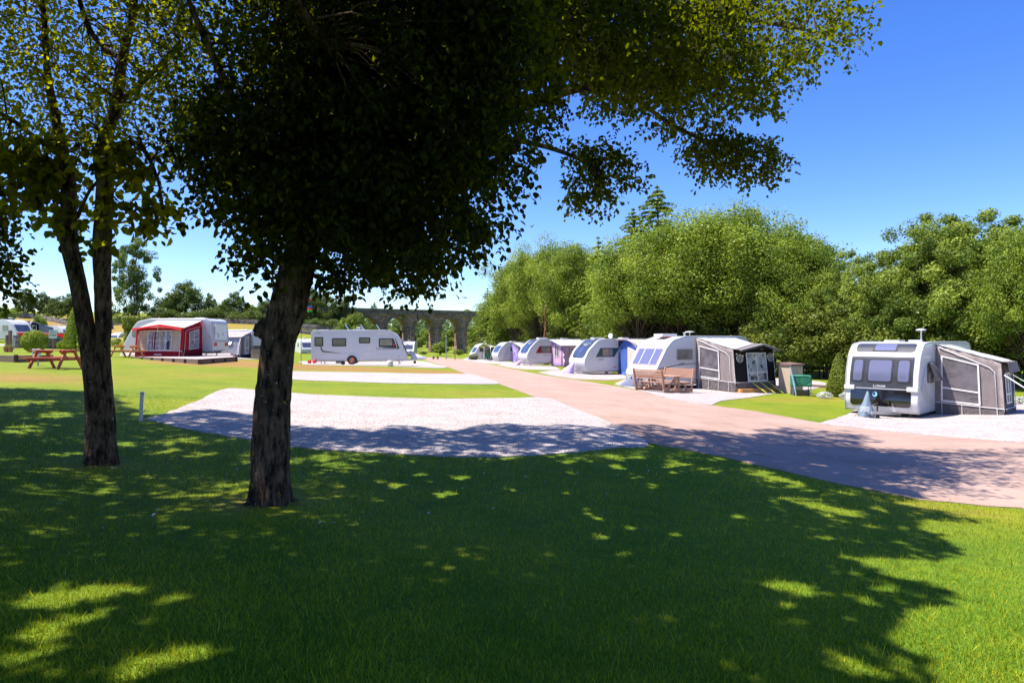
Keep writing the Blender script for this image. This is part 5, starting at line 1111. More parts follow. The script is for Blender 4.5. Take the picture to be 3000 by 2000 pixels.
def side_awning(van, W, x0, x1, ha, hf, d, label, roofm, wallm, frontm, skirt, ridge=.0, fwin=None, swin=None, lean=.12, pipes=True, wins=streak, frame_m=piping):
    """lean-to awning on the left side of a caravan; x1 is the end wall that faces the camera"""
    a = awn_root(van, label); y0 = W / 2 + .015; y1 = W / 2 + d; g = {}
    end = wall_fn((x1, y0, 0), (x1 + .0, y1 + lean, 0), (x1, y1, hf), (x1, y0, ha), 1)      # u outward, v up
    back = wall_fn((x0, y0, 0), (x0, y1 + lean, 0), (x0, y1, hf), (x0, y0, ha), -1)
    front = wall_fn((x1, y1 + lean, 0), (x0, y1 + lean, 0), (x0, y1, hf), (x1, y1, hf), 1)  # u from the near end
    roof = wall_fn((x1 + .02, y0 - .02, ha + .02), (x0 - .02, y0 - .02, ha + .02), (x0 - .02, y1 + .1, hf + .0), (x1 + .02, y1 + .1, hf + .0), -1)
    e = sheet('end_wall', end, wallm, a, 14, 10, .008); f = sheet('front_wall', front, frontm, a, 14, 10, .008); k = sheet('rear_wall', back, wallm, a, 8, 6, .006)
    r = sheet('roof', roof, roofm, a, 16, 10, .006, .015, .05, peak=ridge)
    if skirt:
        sheet('skirt', end, skirt, a, 14, 3, .008, .01, 0, .01, .99, .0, .2, off0=.03); sheet('skirt', front, skirt, a, 14, 3, .008, .01, 0, .01, .99, .0, .2, off0=.03)
        bm = bmesh.new()
        tube(bm, [end(u, .205, .045) for u in (0, .25, .5, .75, 1)], .012, 6); tube(bm, [front(u, .205, .045) for u in (0, .25, .5, .75, 1)], .012, 6); bm_obj('piping', bm, frame_m, a)
    if pipes:
        for P4 in ([end(.9, 0, .035), end(.9, .80, .035), end(.82, .87, .035), end(.05, .98, .03)], [front(.985, 0, .03), front(.985, 1, .03)]): pipe('seam_piping', P4, .012, frame_m, a)
    for tgt, fn, ws in ((e, end, swin or []), (f, front, fwin or [])):
        for (u0, u1, v0, v1, bars, wm) in ws:
            w_ = sheet('window', fn, wm, tgt, 4, 4, .003, .006, 0, u0, u1, v0, v1, off0=.028); w_.parent = tgt
            bm = bmesh.new(); mu, mv = .016, .014
            def bar(p, q, wd=.05): beam(bm, p, q, wd, .012, fn(0, 0, 1) - fn(0, 0, 0))
            bar(fn(u0, v0, .04), fn(u0, v1, .04)); bar(fn(u1, v0, .04), fn(u1, v1, .04)); bar(fn(u0 - .01, v0, .042), fn(u1 + .01, v0, .042)); bar(fn(u0 - .01, v1, .042), fn(u1 + .01, v1, .042))
            for kind, t in bars:
                if kind == 'h': bar(fn(u0, v0 + (v1 - v0) * t, .043), fn(u1, v0 + (v1 - v0) * t, .043))
                else: bar(fn(u0 + (u1 - u0) * t, v0, .041), fn(u0 + (u1 - u0) * t, v1, .041))
            bm_obj('window_bars', bm, frame_m, tgt)
    return a, end, front, roof

# grey awning of the black fronted caravan (right)
A1, end, front, roof = side_awning(LUN, 2.3, -.1, 1.55, 2.5, 1.93, 1.86, 'grey awning with pale roof fixed to the black fronted caravan', roof_cloth, grey_cloth, mid_cloth, mid_cloth, 0, [(.15, .6, .3, .8, [('h', .3), ('v', .5)], pvc)], [(.10, .66, .235, .86, [('h', .3)], streak)])
bm = bmesh.new()
for u in (.1, .4, .66, .9): tube(bm, [end(u, .2, .05), end(u + .01, .0, .12)], .008, 5)
bm_obj('peg_straps', bm, piping, A1)
hd = wall_fn(roof(0, 1, 0), roof(0, .86, 0), roof(0, .86, 0) - Vector((0, 0, .32)), roof(0, 1, 0) - Vector((0, -.04, .3)))
# grey end of the canopy hanging over the front wall
sheet('canopy', wall_fn(front(0, 1, .16), front(1, 1, .16), front(1, 1.0, .03) + Vector((0, 0, .02)), front(0, 1, .03) + Vector((0, 0, .02))), grey_cloth, A1, 8, 2, .004)
sheet('valance', wall_fn(front(-.01, .82, .22), front(1, .82, .22), front(1, 1, .16), front(-.01, 1, .16)), grey_cloth, A1, 10, 3, .006)
# guy poles
for k, (u, lx, ly, z0_) in enumerate(((.0, 1.1, 1.6, 1.55), (.12, .6, 2.0, 1.7))):
    q = front(u, z0_ / 1.98, .06); lw = LUN.matrix_basis; e_ = q + Vector((lx * -.2, ly, -z0_)); ww = lw @ e_; e_.z = g1(ww.x, ww.y) - LUN.location.z + .02
    pipe('guy_pole', [q, e_], .022 if k == 0 else .008, white, A1)

# grey and black awning of the slope fronted caravan
A2, end, front, roof = side_awning(LES, 2.3, -2.15, .55, 2.5, 1.96, 2.42, 'grey and black awning with pale roof on a timber base beside the slope fronted caravan', roof_cloth, grey_cloth, dark_cloth, mid_cloth, .0, [(.30, .78, .23, .90, [('h', .3), ('v', .5)], check)], [(.10, .62, .24, .86, [('h', .3)], streak)], lean=.2)
bm = bmesh.new()
for u in (.1, .35, .6, .85): tube(bm, [end(u, .2, .05), end(u + .01, .0, .12)], .008, 5)
bm_obj('peg_straps', bm, piping, A2)
# peaked black canopy
cp = [front(0, 1, .05), front(.5, 1.14, .05), front(1, 1, .05)]; ot = [front(0, .99, .42) - Vector((0, 0, .05)), front(.5, 1.10, .62), front(1, .99, .42) - Vector((0, 0, .05))]
bm = bmesh.new(); v_ = [bm.verts.new(p) for p in cp + ot]; bm.faces.new((v_[0], v_[1], v_[4], v_[3])); bm.faces.new((v_[1], v_[2], v_[5], v_[4]))
lo_ = [bm.verts.new(p - Vector((0, 0, .10))) for p in ot]; bm.faces.new((v_[3], v_[4], lo_[1], lo_[0])); bm.faces.new((v_[4], v_[5], lo_[2], lo_[1])); bmesh.ops.solidify(bm, geom=bm.faces[:], thickness=.01); bm_obj('canopy', bm, mid_cloth, A2)
bm = bmesh.new(); v_ = [bm.verts.new(p) for p in cp]; bm.faces.new(v_); bmesh.ops.solidify(bm, geom=bm.faces[:], thickness=.01); bm_obj('gable', bm, dark_cloth, A2)
pipe('canopy_piping', [ot[0], ot[1], ot[2]], .012, piping, A2)
for k, (u, vv) in enumerate(((.13, .78), (.9, .80))):
    t_ = [(u + .075 * math.cos(t), vv + .1 * math.sin(t)) for t in [2 * PI * i / 24 for i in range(24)]]
    bm = bmesh.new(); tube(bm, [front(p, q, .045) for p, q in t_ + t_[:1]], .010, 5, 0, False)
    for z_ in (-.05, 0, .05):
        hw = .075 * math.sqrt(1 - (z_ / .1) ** 2); tube(bm, [front(u - hw, vv + z_, .045), front(u + hw, vv + z_, .045)], .008, 5)
    for w_ in (-.035, 0, .035): tube(bm, [front(u + w_, vv - .09 * math.sqrt(1 - (w_ / .075) ** 2), .045), front(u + w_ * 1.1, vv + .09 * math.sqrt(1 - (w_ / .075) ** 2), .045)], .006, 5)
    bm_obj('globe_emblem', bm, piping, A2)
for k, u in enumerate((.36, .56, .76)):
    q = front(u, .21, .06); e_ = front(u, 0, .95); ww = LES.matrix_basis @ e_; e_.z = g1(ww.x, ww.y) - LES.location.z + .03; pipe('guy_strap', [q, e_], .022, guy_yellow, A2)
# string of light bulbs under the canopy
sl = root('light_string', LES.location, LES.rotation_euler[2], 'string of small round bulbs hung below the black canopy', 'lights')
pts = [front(.04 + .92 * i / 12, .90 - .045 * abs(math.sin(i * PI / 4)), .10) for i in range(13)]; pipe('cord', pts, .006, black, sl)
bulb_m = mat('bulb_glass', (.85, .78, .62), .2)
for p in pts[::1]:
    bm = bmesh.new(); bmesh.ops.create_icosphere(bm, subdivisions=2, radius=.032, matrix=Matrix.Translation(p - Vector((0, 0, .03)))); bm_obj('bulb', bm, bulb_m, sl, True)
# timber base
def timber_box(name, pts, hgt, m, label, cat, posts=0, z_off=.0):
    """sleepers laid in a run of walls round a platform, top level"""
    zt = max(g1(x, y) for x, y in pts) + hgt; c_ = sum((Vector((x, y, 0)) for x, y in pts), Vector()) / len(pts); rt = root(name, (c_.x, c_.y, zt - hgt), 0, label, cat)
    k = len(pts)
    for i in range(k):
        a, b_ = pts[i], pts[(i + 1) % k]; bm = bmesh.new()
        for r_ in range(2):
            za = zt - hgt * .27 - r_ * hgt * .5; beam(bm, Vector((a[0] - c_.x, a[1] - c_.y, za - rt.location.z)), Vector((b_[0] - c_.x, b_[1] - c_.y, za - rt.location.z)), .09, hgt * .48, bev=.008)
        lowz = min(g1(*a), g1(*b_)) - .05
        beam(bm, Vector((a[0] - c_.x, a[1] - c_.y, (lowz + zt - hgt) / 2 - rt.location.z)), Vector((b_[0] - c_.x, b_[1] - c_.y, (lowz + zt - hgt) / 2 - rt.location.z)), .085, max(.04, zt - hgt - lowz))
        bm_obj('sleeper_wall', bm, m, rt)
    if posts:
        for i in range(k):
            a, b_ = Vector((*pts[i], 0)), Vector((*pts[(i + 1) % k], 0)); nn = max(1, int((b_ - a).length / posts)); d = (b_ - a).normalized(); o_ = Vector((d.y, -d.x, 0)) * .07
            for q in range(nn + (i == k - 1)):
                p = a.lerp(b_, q / nn) + o_; bm = bmesh.new(); lz = g1(p.x, p.y) - .05; box(bm, p.x - c_.x - .05, p.x - c_.x + .05, p.y - c_.y - .05, p.y - c_.y + .05, lz - rt.location.z, zt - rt.location.z - .02); bm_obj('post', bm, wood_dark2, rt)
    bm = bmesh.new(); prism(bm, [(p[0] - c_.x, p[1] - c_.y) for p in pts], zt - rt.location.z - .12, zt - rt.location.z - .05); bmesh.ops.recalc_face_normals(bm, faces=bm.faces[:]); bm_obj('fill', bm, MATS['gravel'], rt)
    return rt
M_ = LES.matrix_basis
def wl(M, x, y): q = M @ Vector((x, y, 0)); return (q.x, q.y)
timber_box('awning_plinth', [wl(M_, -3.0, 2.2), wl(M_, .45, 2.2), wl(M_, .45, 3.98), wl(M_, -3.0, 3.98)][::-1], .17, wood_new, 'new yellow timber edged base under the black awning front', 'plinth')

# red and cream awning
W = 2.25
A3, end, front, roof = side_awning(REDC, W, -2.39, .75, 2.42, 1.86, 2.3, 'red and cream awning with scalloped red canopy and big clear windows', roof_cloth, red_cloth, cream_cloth, mar_cloth, .05, None, None, lean=.25, pipes=False)
# near end wall here is the one at x0 (towards the caravan back)
back = wall_fn((-2.39, W/2, 0), (-2.39, W/2 + 2.55, 0), (-2.39, W/2 + 2.3, 1.86), (-2.39, W/2, 2.42), -1)
sheet('skirt', back, mar_cloth, A3, 12, 3, .006, .01, 0, .01, .99, 0, .22, off0=.02)
def win_on(fn, par, u0, u1, v0, v1, wm, bars, fm=piping, off=.03, wd=.035, border=True):
    w_ = sheet('window', fn, wm, par, 4, 4, .003, .006, 0, u0, u1, v0, v1, off0=off); bm = bmesh.new(); up = fn(0, 0, 1) - fn(0, 0, 0)
    sg = [((u0, v0), (u1, v0)), ((u0, v1), (u1, v1)), ((u0, v0), (u0, v1)), ((u1, v0), (u1, v1))] if border else []
    for kind, t in bars: sg.append(((u0, v0 + (v1 - v0) * t), (u1, v0 + (v1 - v0) * t)) if kind == 'h' else ((u0 + (u1 - u0) * t, v0), (u0 + (u1 - u0) * t, v1)))
    for p, q in sg: beam(bm, fn(*p, off + .016), fn(*q, off + .016), wd, .01, up)
    bm_obj('window_bars', bm, fm, w_); return w_
bw = bpy.data.objects
fw = [o for o in A3.children if o.name.startswith('front_wall')][0]; bk = [o for o in A3.children if o.name.startswith('rear_wall')][0]
win_on(back, bk, .22, .72, .24, .80, floral, [('h', .5), ('v', .5)], wd=.03)
win_on(front, fw, .26, .76, .24, .90, floral, [('h', .5), ('v', .25), ('v', .75)], wd=.03)
bm = bmesh.new()
for u in (.29, .44, .50, .63): prism(bm, [(0, 0), (.16, 0), (.10, 1), (.02, 1)], 0, .01) if False else None
bm.free()
drape_m = cloth('red_inner_curtain', (.25, .03, .06))
sheet('curtain', front, drape_m, fw, 3, 6, .004, .006, 0, .36, .42, .25, .88, off0=.048); sheet('curtain', front, cream_cloth, fw, 3, 6, .004, .006, 0, .49, .55, .25, .88, off0=.048); sheet('curtain', front, mat('dark_interior', (.08, .06, .07), .8), fw, 3, 6, .004, .006, 0, .67, .72, .25, .6, off0=.048)  # last strip is no curtain: shade inside the awning, painted dark
for u0, u1 in ((0, .055), (.945, 1.0)): sheet('corner_panel', front, red_cloth, fw, 3, 8, .004, .008, 0, u0, u1, .2, 1.0, off0=.025)
sheet('header_panel', front, red_cloth, fw, 10, 2, .004, .008, 0, .05, .95, .91, 1.0, off0=.026)
bm = bmesh.new()     # scalloped canopy
rows = []
for i in range(25):
    u = i / 24; pk = .24 * (1 - abs(2 * u - 1)); sc2 = .05 * abs(math.sin(u * PI * 2)); rows.append([bm.verts.new(front(u * 1.04 - .02, 1.0, .0) + Vector((0, 0, pk + .02))), bm.verts.new(front(u * 1.04 - .02, .985, .38) + Vector((0, 0, pk - .04))), bm.verts.new(front(u * 1.04 - .02, .985, .40) + Vector((0, 0, pk - .20 + sc2)))])
for i in range(24):
    for j in range(2): bm.faces.new((rows[i][j], rows[i + 1][j], rows[i + 1][j + 1], rows[i][j + 1]))
bmesh.ops.solidify(bm, geom=bm.faces[:], thickness=.008); bm_obj('canopy', bm, red_cloth, A3, True)
for P4 in ([front(.055, .2, .04), front(.055, .80, .04), front(.085, .89, .04), front(.15, .92, .04), front(.85, .92, .04), front(.915, .89, .04), front(.945, .80, .04), front(.945, .0, .04)], [back(.98, 0, .04), back(.93, .22, .04), back(.93, .84, .04), back(.88, .9, .04), back(.1, .86, .04)]): pipe('seam_piping', P4, .01, piping, A3)
text('print', 'PYRAMID', .12, front(.5, .06, .05), front(1, 0, 0) - front(0, 0, 0), (0, 0, 1), white_ink, A3, .002)
pipe('wind_chime_cord', [front(.5, 1.08, .3), front(.5, .88, .3)], .012, guy_yellow, A3)
pipe('guy_line', [back(.98, .97, .05), back(.35, .25, .06)], .008, dgrey, A3)
# raised timber terrace under it
M_ = REDC.matrix_basis
tb = [hit(391, 1049), hit(470, 1053), hit(556, 1063), hit(582, 1067), hit(640, 1063.5), hit(689, 1058.5), hit(672, 1046), hit(560, 1044), hit(420, 1043)]
zc_ = REDC.location.z
tt = timber_box('timber_terrace', [tb[0], tb[3], tb[5], tb[6], tb[8]], .06, wood_dark, 'low dark sleeper edged terrace under the red and cream awning', 'terrace', 1.35)

# silver and black awning behind
A4, end, front, roof = side_awning(SILC, W, -2.9, 2.6, 2.45, 1.9, 2.1, 'silver awning with black stripes and a round emblem left of the thick trunk', cloth('pinkish_roof_cloth', (.62, .55, .55)), silver_cloth, silver_cloth, navy_cloth, 0, None, None, lean=.35, pipes=False)
back = wall_fn((-2.9, W/2, 0), (-2.9, W/2 + 2.45, 0), (-2.9, W/2 + 2.1, 1.9), (-2.9, W/2, 2.45), -1)
fw = [o for o in A4.children if o.name.startswith('front_wall')][0]; bk = [o for o in A4.children if o.name.startswith('rear_wall')][0]
sheet('skirt', back, navy_cloth, A4, 10, 3, .004, .01, 0, 0, 1, 0, .17, off0=.02)
for u0, u1 in ((.60, .66), (.975, 1.0)): sheet('stripe', front, mid_cloth, fw, 2, 6, .003, .006, 0, u0, u1, .17, 1, off0=.022)
for u0, u1 in ((.76, 1.0), (.12, .28)): sheet('stripe', back, mid_cloth, bk, 2, 6, .003, .006, 0, u0, u1, .17, .95, off0=.02)
win_on(back, bk, .36, .66, .22, .86, floral, [('h', .35)], wd=.06); win_on(front, fw, .42, .58, .2, .9, floral, [], wd=.04)
pts = [(.80 + .055 * math.cos(t), .72 + .12 * math.sin(t)) for t in [2 * PI * i / 20 for i in range(21)]]; bm = bmesh.new(); tube(bm, [front(p, q, .04) for p, q in pts], .025, 5)
for z_ in (-.05, 0, .05): tube(bm, [front(.76, .72 + z_, .04), front(.84, .72 + z_, .04)], .02, 5)
bm_obj('round_emblem', bm, dgrey, fw)
text('print', 'STARCAMP', .22, back(.5, .93, .04), back(0, 0, 0) - back(1, 0, 0), (0, 0, 1), ink, A4, .002)
for u in (.985, .72): pipe('guy_line', [front(u, .95, .05), front(u, 0, .5)], .02, piping, A4)

# pink awning
A5 = awn_root(PNK, 'pink porch awning with a mesh door beside the blue screened caravan'); W = 2.3
x1, x0, y0, y1 = .55, -2.6, W/2 + .015, W/2 + 2.4
end = wall_fn((x1, y0, 0), (x1 + .1, y1 + .25, 0), (x1, y1, 1.95), (x1, y0, 2.5), 1); front = wall_fn((x1 + .1, y1 + .25, 0), (x0, y1 + .25, 0), (x0, y1, 1.95), (x1, y1, 1.95), 1); roof = wall_fn((x1 + .35, y0, 2.55), (x0, y0, 2.55), (x0, y1 + .15, 1.98), (x1 + .35, y1 + .15, 1.98), -1); bk_ = wall_fn((x0, y0, 0), (x0, y1 + .25, 0), (x0, y1, 1.95), (x0, y0, 2.5), 1)
e = sheet('end_wall', end, pink_cloth, A5, 10, 8, .012); f = sheet('front_wall', front, pink_cloth, A5, 10, 8, .012); sheet('rear_wall', bk_, pink_cloth, A5, 6, 6, .01); sheet('roof', roof, cloth('white_roof_cloth', (.72, .73, .74), .2), A5, 10, 8, .008, .015, .08)
win_on(end, e, .28, .62, .40, .86, mat('mesh_panel', (.24, .2, .23), .8), [('v', .5)], wd=.05); sheet('skirt', end, purple_cloth, A5, 8, 2, .006, .01, 0, 0, 1, 0, .10, off0=.02); sheet('skirt', front, purple_cloth, A5, 8, 2, .006, .01, 0, 0, 1, 0, .10, off0=.02)
wf = mat('mauve_frame', (.40, .22, .34), .7); win_on(front, f, .28, .92, .12, .82, cloth('white_blind_cloth', (.68, .62, .70)), [], wf, wd=.07)
for u, fn in ((.03, end), (.86, end), (.97, end), (.2, front), (.98, front)): pipe('air_pole', [fn(u, 0, .04), fn(u, .97, .04)], .035, cloth('plum_cloth', (.36, .22, .33)), A5)
sheet('shade_panel', end, purple_cloth, e, 4, 4, .004, .008, 0, .03, .42, .86, 1.0, off0=.02)

# blue awning
A6 = awn_root(BLU, 'bright blue arched awning with a peach doorway and cream roof'); x1, x0, y0, y1 = .35, -2.5, W/2 + .015, W/2 + 2.35
end = wall_fn((x1, y0, 0), (x1, y1 + .2, 0), (x1, y1, 2.0), (x1, y0, 2.5), 1); front = wall_fn((x1, y1 + .2, 0), (x0, y1 + .2, 0), (x0, y1, 2.0), (x1, y1, 2.0), 1); bk_ = wall_fn((x0, y0, 0), (x0, y1 + .2, 0), (x0, y1, 2.0), (x0, y0, 2.5), 1)
def arch_top(u): return 2.52 - .55 * max(0, (u - .35) / .65) ** 2.2 + .0
def end2(u, v, o): p = end(u, 0, o); return Vector((p.x, p.y, v * arch_top(u)))
sheet('end_wall', end2, blue_cloth, A6, 14, 10, .01); f = sheet('front_wall', front, blue_cloth, A6, 10, 8, .01); sheet('rear_wall', bk_, blue_cloth, A6, 6, 6, .01)
bm = bmesh.new(); rows = []
for i in range(13):
    u = i / 12; q0 = end2(u, 1.01, 0); rows.append([bm.verts.new(Vector((x1 + .35 - .3 * u + (x0 - x1 - .3) * j / 6, q0.y + .02, q0.z + .02 + .02 * math.sin(j)))) for j in range(7)])
for i in range(12):
    for j in range(6): bm.faces.new((rows[i][j], rows[i + 1][j], rows[i + 1][j + 1], rows[i][j + 1]))
bmesh.ops.solidify(bm, geom=bm.faces[:], thickness=.02); bmesh.ops.recalc_face_normals(bm, faces=bm.faces[:]); bm_obj('roof', bm, cloth('cream_roof_cloth', (.66, .62, .55), .2), A6, True)
dw = patch('doorway_panel', lambda a_, b2, o: end2(a_, b2, o + .03), .48, .93, .09, .80, peach, A6, 0, .012, 4, 8)
for o_ in [x for x in (dw,)]: pass
decal('dark_opening', [(.02, .985), (.30, .985), (.02, .78)], lambda a_, b2, o: end2(a_, b2, o + .03), navy_cloth, A6, .01)
pipe('frame_pole', [end2(.12, 0, .05), end2(.12, .7, .05), end2(.2, .80, .05), end2(.48, .81, .05)], .02, black, A6)
sheet('groundsheet_skirt', end, mat('tan_skirt', (.3, .2, .16), .8), A6, 8, 2, .004, .008, 0, .5, 1, 0, .08, off0=.04)
bm = bmesh.new(); tube(bm, [end2(u, 1.02, .2) for u in [i / 12 for i in range(13)]], .02, 6); bm_obj('roof_piping', bm, mat('pink_piping', (.6, .42, .4), .7), A6)

# purple windbreak and small awning beyond
A7 = awn_root(PUR, 'purple windbreak stretched from the grey sided caravan'); x1 = 1.2
fn = wall_fn((x1, W/2, 0), (x1 + .1, W/2 + 2.6, 0), (x1, W/2 + 2.2, 1.75), (x1, W/2, 2.5), 1); s_ = sheet('cloth_panel', fn, purple_cloth, A7, 10, 8, .02); pipe('frame_pole', [fn(1, 0, .05), fn(1, 1, .05), fn(0, 1, .05)], .035, mat('brown_pole', (.2, .12, .12), .5), A7)
bm = bmesh.new(); tube(bm, [fn(.15 + .5 * math.sin(t), .72 * math.cos(t - .3), .03) for t in [i * .15 for i in range(9)]], .03, 5); bm_obj('white_seam', bm, piping, s_)
rf = wall_fn((x1, W/2, 2.52), (-2.6, W/2, 2.52), (-2.6, W/2 + 2.3, 1.9), (x1 - .2, W/2 + 2.3, 1.9), -1); sheet('roof', rf, roof_cloth, A7, 8, 5, .01, .015, .05)
fr2 = wall_fn((x1 - .2, W/2 + 2.4, 0), (-2.6, W/2 + 2.4, 0), (-2.6, W/2 + 2.3, 1.9), (x1 - .2, W/2 + 2.3, 1.9), 1); sheet('front_wall', fr2, silver_cloth, A7, 8, 6, .01)
pipe('guy_pole', [fn(1, .85, .05), fn(1, .85, .05) + Vector((2.4, .4, -1.45))], .03, mat('brown_pole', (.2, .12, .12), .5), A7)

# open awning at the far end
A8 = awn_root(FAR, 'open fronted off white awning of the furthest caravan, grey inside'); x1, x0 = 1.7, -1.6
rf = wall_fn((x1, W/2, 2.56), (x0, W/2, 2.56), (x0, W/2 + 2.6, 2.0), (x1 - .2, W/2 + 2.6, 2.0), -1); sheet('roof', rf, roof_cloth, A8, 8, 5, .01, .015, .05)
fn = wall_fn((x1, W/2, 0), (x1 + .1, W/2 + .9, 0), (x1, W/2 + .8, 2.3), (x1, W/2, 2.5), 1); e = sheet('end_wall', fn, mat('brown_grey_cloth', (.28, .22, .21), .8), A8, 6, 6, .01); patch('door_flap', fn, .35, .85, .08, .85, white, e, 0, .03, 2, 4)
bk_ = wall_fn((x0, W/2, 0), (x0, W/2 + 2.7, 0), (x0, W/2 + 2.6, 2.0), (x0, W/2, 2.5), -1); sheet('rear_wall', bk_, silver_cloth, A8, 6, 6, .01, off0=-.02)
pipe('front_pole', [(x1 - .2, W/2 + 2.7, 0), (x1 - .2, W/2 + 2.6, 2.0)], .03, steel, A8)
# awning behind the left edge caravan
A9 = awn_root(LF1, 'pale awning sloping down behind the caravan at the left edge'); W = 2.25
rf = wall_fn((2.6, W/2, 2.5), (-1.5, W/2, 2.5), (-1.5, W/2 + 3.0, 1.75), (2.6, W/2 + 3.0, 1.75), 1); sheet('roof', rf, silver_cloth, A9, 8, 6, .01, .015, .04)
fn = wall_fn((2.6, W/2, 0), (2.6, W/2 + 3.1, 0), (2.6, W/2 + 3.0, 1.75), (2.6, W/2, 2.5), 1); e = sheet('end_wall', fn, cloth('lilac_cloth', (.42, .40, .52)), A9, 8, 6, .01)
sheet('dark_panel', fn, dark_cloth, e, 4, 6, .004, .008, 0, .05, .36, .1, .95, off0=.03); win_on(fn, e, .08, .24, .3, .82, floral, [], wd=.05)

# ------------------------------------------------------------------ tables
def picnic_table(name, loc, rz, m, label, L=1.6, backs=False, group='picnic tables'):
    t = root(name, loc, rz, label, 'picnic table', group); hs = .46; hw = .72; ht = .74; pl = .11
    if not backs:
        bm = bmesh.new()
        for i in range(5): box(bm, -L/2, L/2, -.34 + i * .14 - .065 + .06, -.34 + i * .14 + .065 + .06, ht - .035, ht, bev=.004)
        bm_obj('table_top', bm, m, t)
        for s_ in (-1, 1):
            bm = bmesh.new()
            for k in (0, 1): box(bm, -L/2, L/2, s_ * (.62 + k * .13) - .06, s_ * (.62 + k * .13) + .06, hs - .035, hs, bev=.004)
            bm_obj('seat', bm, m, t)
        for sx in (-1, 1):
            x = sx * (L/2 - .26)
            for s_ in (-1, 1):
                bm = bmesh.new(); beam(bm, (x, s_ * .62, 0), (x, s_ * .20, ht - .03), .045, .11, Vector((0, 1, 0))); bm_obj('leg', bm, m, t)
            bm = bmesh.new(); box(bm, x - sx * .05 - .022, x - sx * .05 + .022, -.78, .78, hs - .14, hs - .035); box(bm, x - sx * .05 - .022, x - sx * .05 + .022, -.36, .36, ht - .12, ht - .035); bm_obj('crossbar', bm, m, t)
            bm = bmesh.new(); beam(bm, (x - sx * .07, 0, hs - .09), (x - sx * .45, 0, ht - .05), .045, .07, Vector((0, 1, 0))); bm_obj('brace', bm, m, t)
        return t
    bm = bmesh.new()
    for i in range(5): box(bm, -L/2, L/2, -.26 + i * .13 - .055, -.26 + i * .13 + .055, .70, .735, bev=.004)
    bm_obj('table_top', bm, m, t)
    for s_ in (-1, 1):
        bm = bmesh.new()
        for k in (0, 1, 2): box(bm, -L/2, L/2, s_ * (.50 + k * .12) - .05, s_ * (.50 + k * .12) + .05, .42, .455, bev=.004)
        bm_obj('seat', bm, m, t)
        bm = bmesh.new()
        for k in range(4): 
            z_ = .66 + k * .105; y_ = s_ * (.90 + (z_ - .45) * .22); box(bm, -L/2 - .03, L/2 + .03, y_ - .014, y_ + .014, z_ - .045, z_ + .045, bev=.004)
        bm_obj('backrest', bm, m, t)
        for sx in (-1, 1):
            bm = bmesh.new(); x = sx * (L/2 - .04); beam(bm, (x, s_ * .80, .06), (x, s_ * .96, .45), .06, .10, Vector((0, 1, 0))) if False else beam(bm, (x, s_ * .84, .02), (x, s_ * 1.03, 1.05), .06, .10, Vector((0, 1, 0)), .01); bm_obj('back_post', bm, m, t)
            bm = bmesh.new(); beam(bm, (x * .95, s_ * .52, .1), (x * .95, s_ * .52, .42), .06, .07); bm_obj('seat_leg', bm, m, t)
            bm = bmesh.new(); beam(bm, (x * .9, s_ * .8, .12), (x * .55, s_ * .5, .42), .05, .06); bm_obj('brace', bm, m, t)
    for sx in (-1, 1):
        x = sx * (L/2 - .04); bm = bmesh.new(); pts = []
        N = 40
        top = [(-.92 + 1.84 * i / N, .10 + (.08 if (abs(abs(-.92 + 1.84 * i / N) - .44) > .17) else -.02 + .1 * abs(abs(-.92 + 1.84 * i / N) - .44) / .17)) for i in range(N + 1)]
        prism(bm, [(-.92, 0)] + [(p[0], p[1]) for p in top][0:] + [(.92, 0)], -.035, .035, Matrix(((0, 0, 1, x), (1, 0, 0, 0), (0, 1, 0, 0), (0, 0, 0, 1)))); bmesh.ops.recalc_face_normals(bm, faces=bm.faces[:]); bm_obj('foot_board', bm, m, t)
        bm = bmesh.new(); beam(bm, (x * .93, -.1, .14), (x * .93, -.1, .7), .07, .08); beam(bm, (x * .93, .1, .14), (x * .93, .1, .7), .07, .08); bm_obj('table_leg', bm, m, t)
        bm = bmesh.new(); beam(bm, (x * .9, 0, .68), (x * .3, 0, .2), .05, .07); bm_obj('brace', bm, m, t)
    bm = bmesh.new(); box(bm, -L/2 + .05, L/2 - .05, -.05, .05, .12, .2); bm_obj('stretcher', bm, m, t)
    return t
def on(px, D, dz=0): x = (px - 1500) / F * D; return Vector((x, D, g1(x, D) + dz))
picnic_table('picnic_table', on(164, 25.9), R(-6), wood_red, 'red stained picnic table on the lawn left of the twin stemmed tree', 1.75)
picnic_table('picnic_table', on(372, 40.5), R(-10), wood_orange, 'orange pine picnic table behind the left end of the red awning', 1.8)
picnic_table('picnic_table', on(1944, 29.0), R(124), wood_tan, 'weathered picnic table with two backrests in front of the slope fronted caravan', 1.75, True)

# ------------------------------------------------------------------ viaduct
th = R(31); ux, uy = math.cos(th), math.sin(th); D0 = 165.0; p0 = Vector(((1216 - 1500) / F * D0, D0))
def vpix(t): q = p0 + Vector((ux, uy)) * t; return 1500 + F * q.x / q.y, q.y
sp = 0
while vpix(sp)[0] < 1294: sp += .05
via = root('viaduct', (p0.x, p0.y, -1.3), th, 'dark stone railway viaduct with tall round arches crossing behind the campsite', 'viaduct')
zz = lambda py, D: CZ + (1000 - py) / F * D + 1.3       # height above the root
Dm = vpix(0)[1]; top = zz(905, vpix(-6)[1]); spring = zz(963, Dm); crown = zz(928.5, vpix(-sp / 2)[1]); pw = 2.1; n0, n1 = -3, 9; Wv = 3.6; ins = .25
rad = (sp - pw) / 2 + .35; crown = spring + rad * 1.02
def arch_pts(cx, r0, k=18): return [(cx - r0 * math.cos(PI * i / k), spring + r0 * 1.02 * math.sin(PI * i / k)) for i in range(k + 1)]
XM = Matrix(((1, 0, 0, 0), (0, 0, 1, 0), (0, 1, 0, 0), (0, 0, 0, 1)))
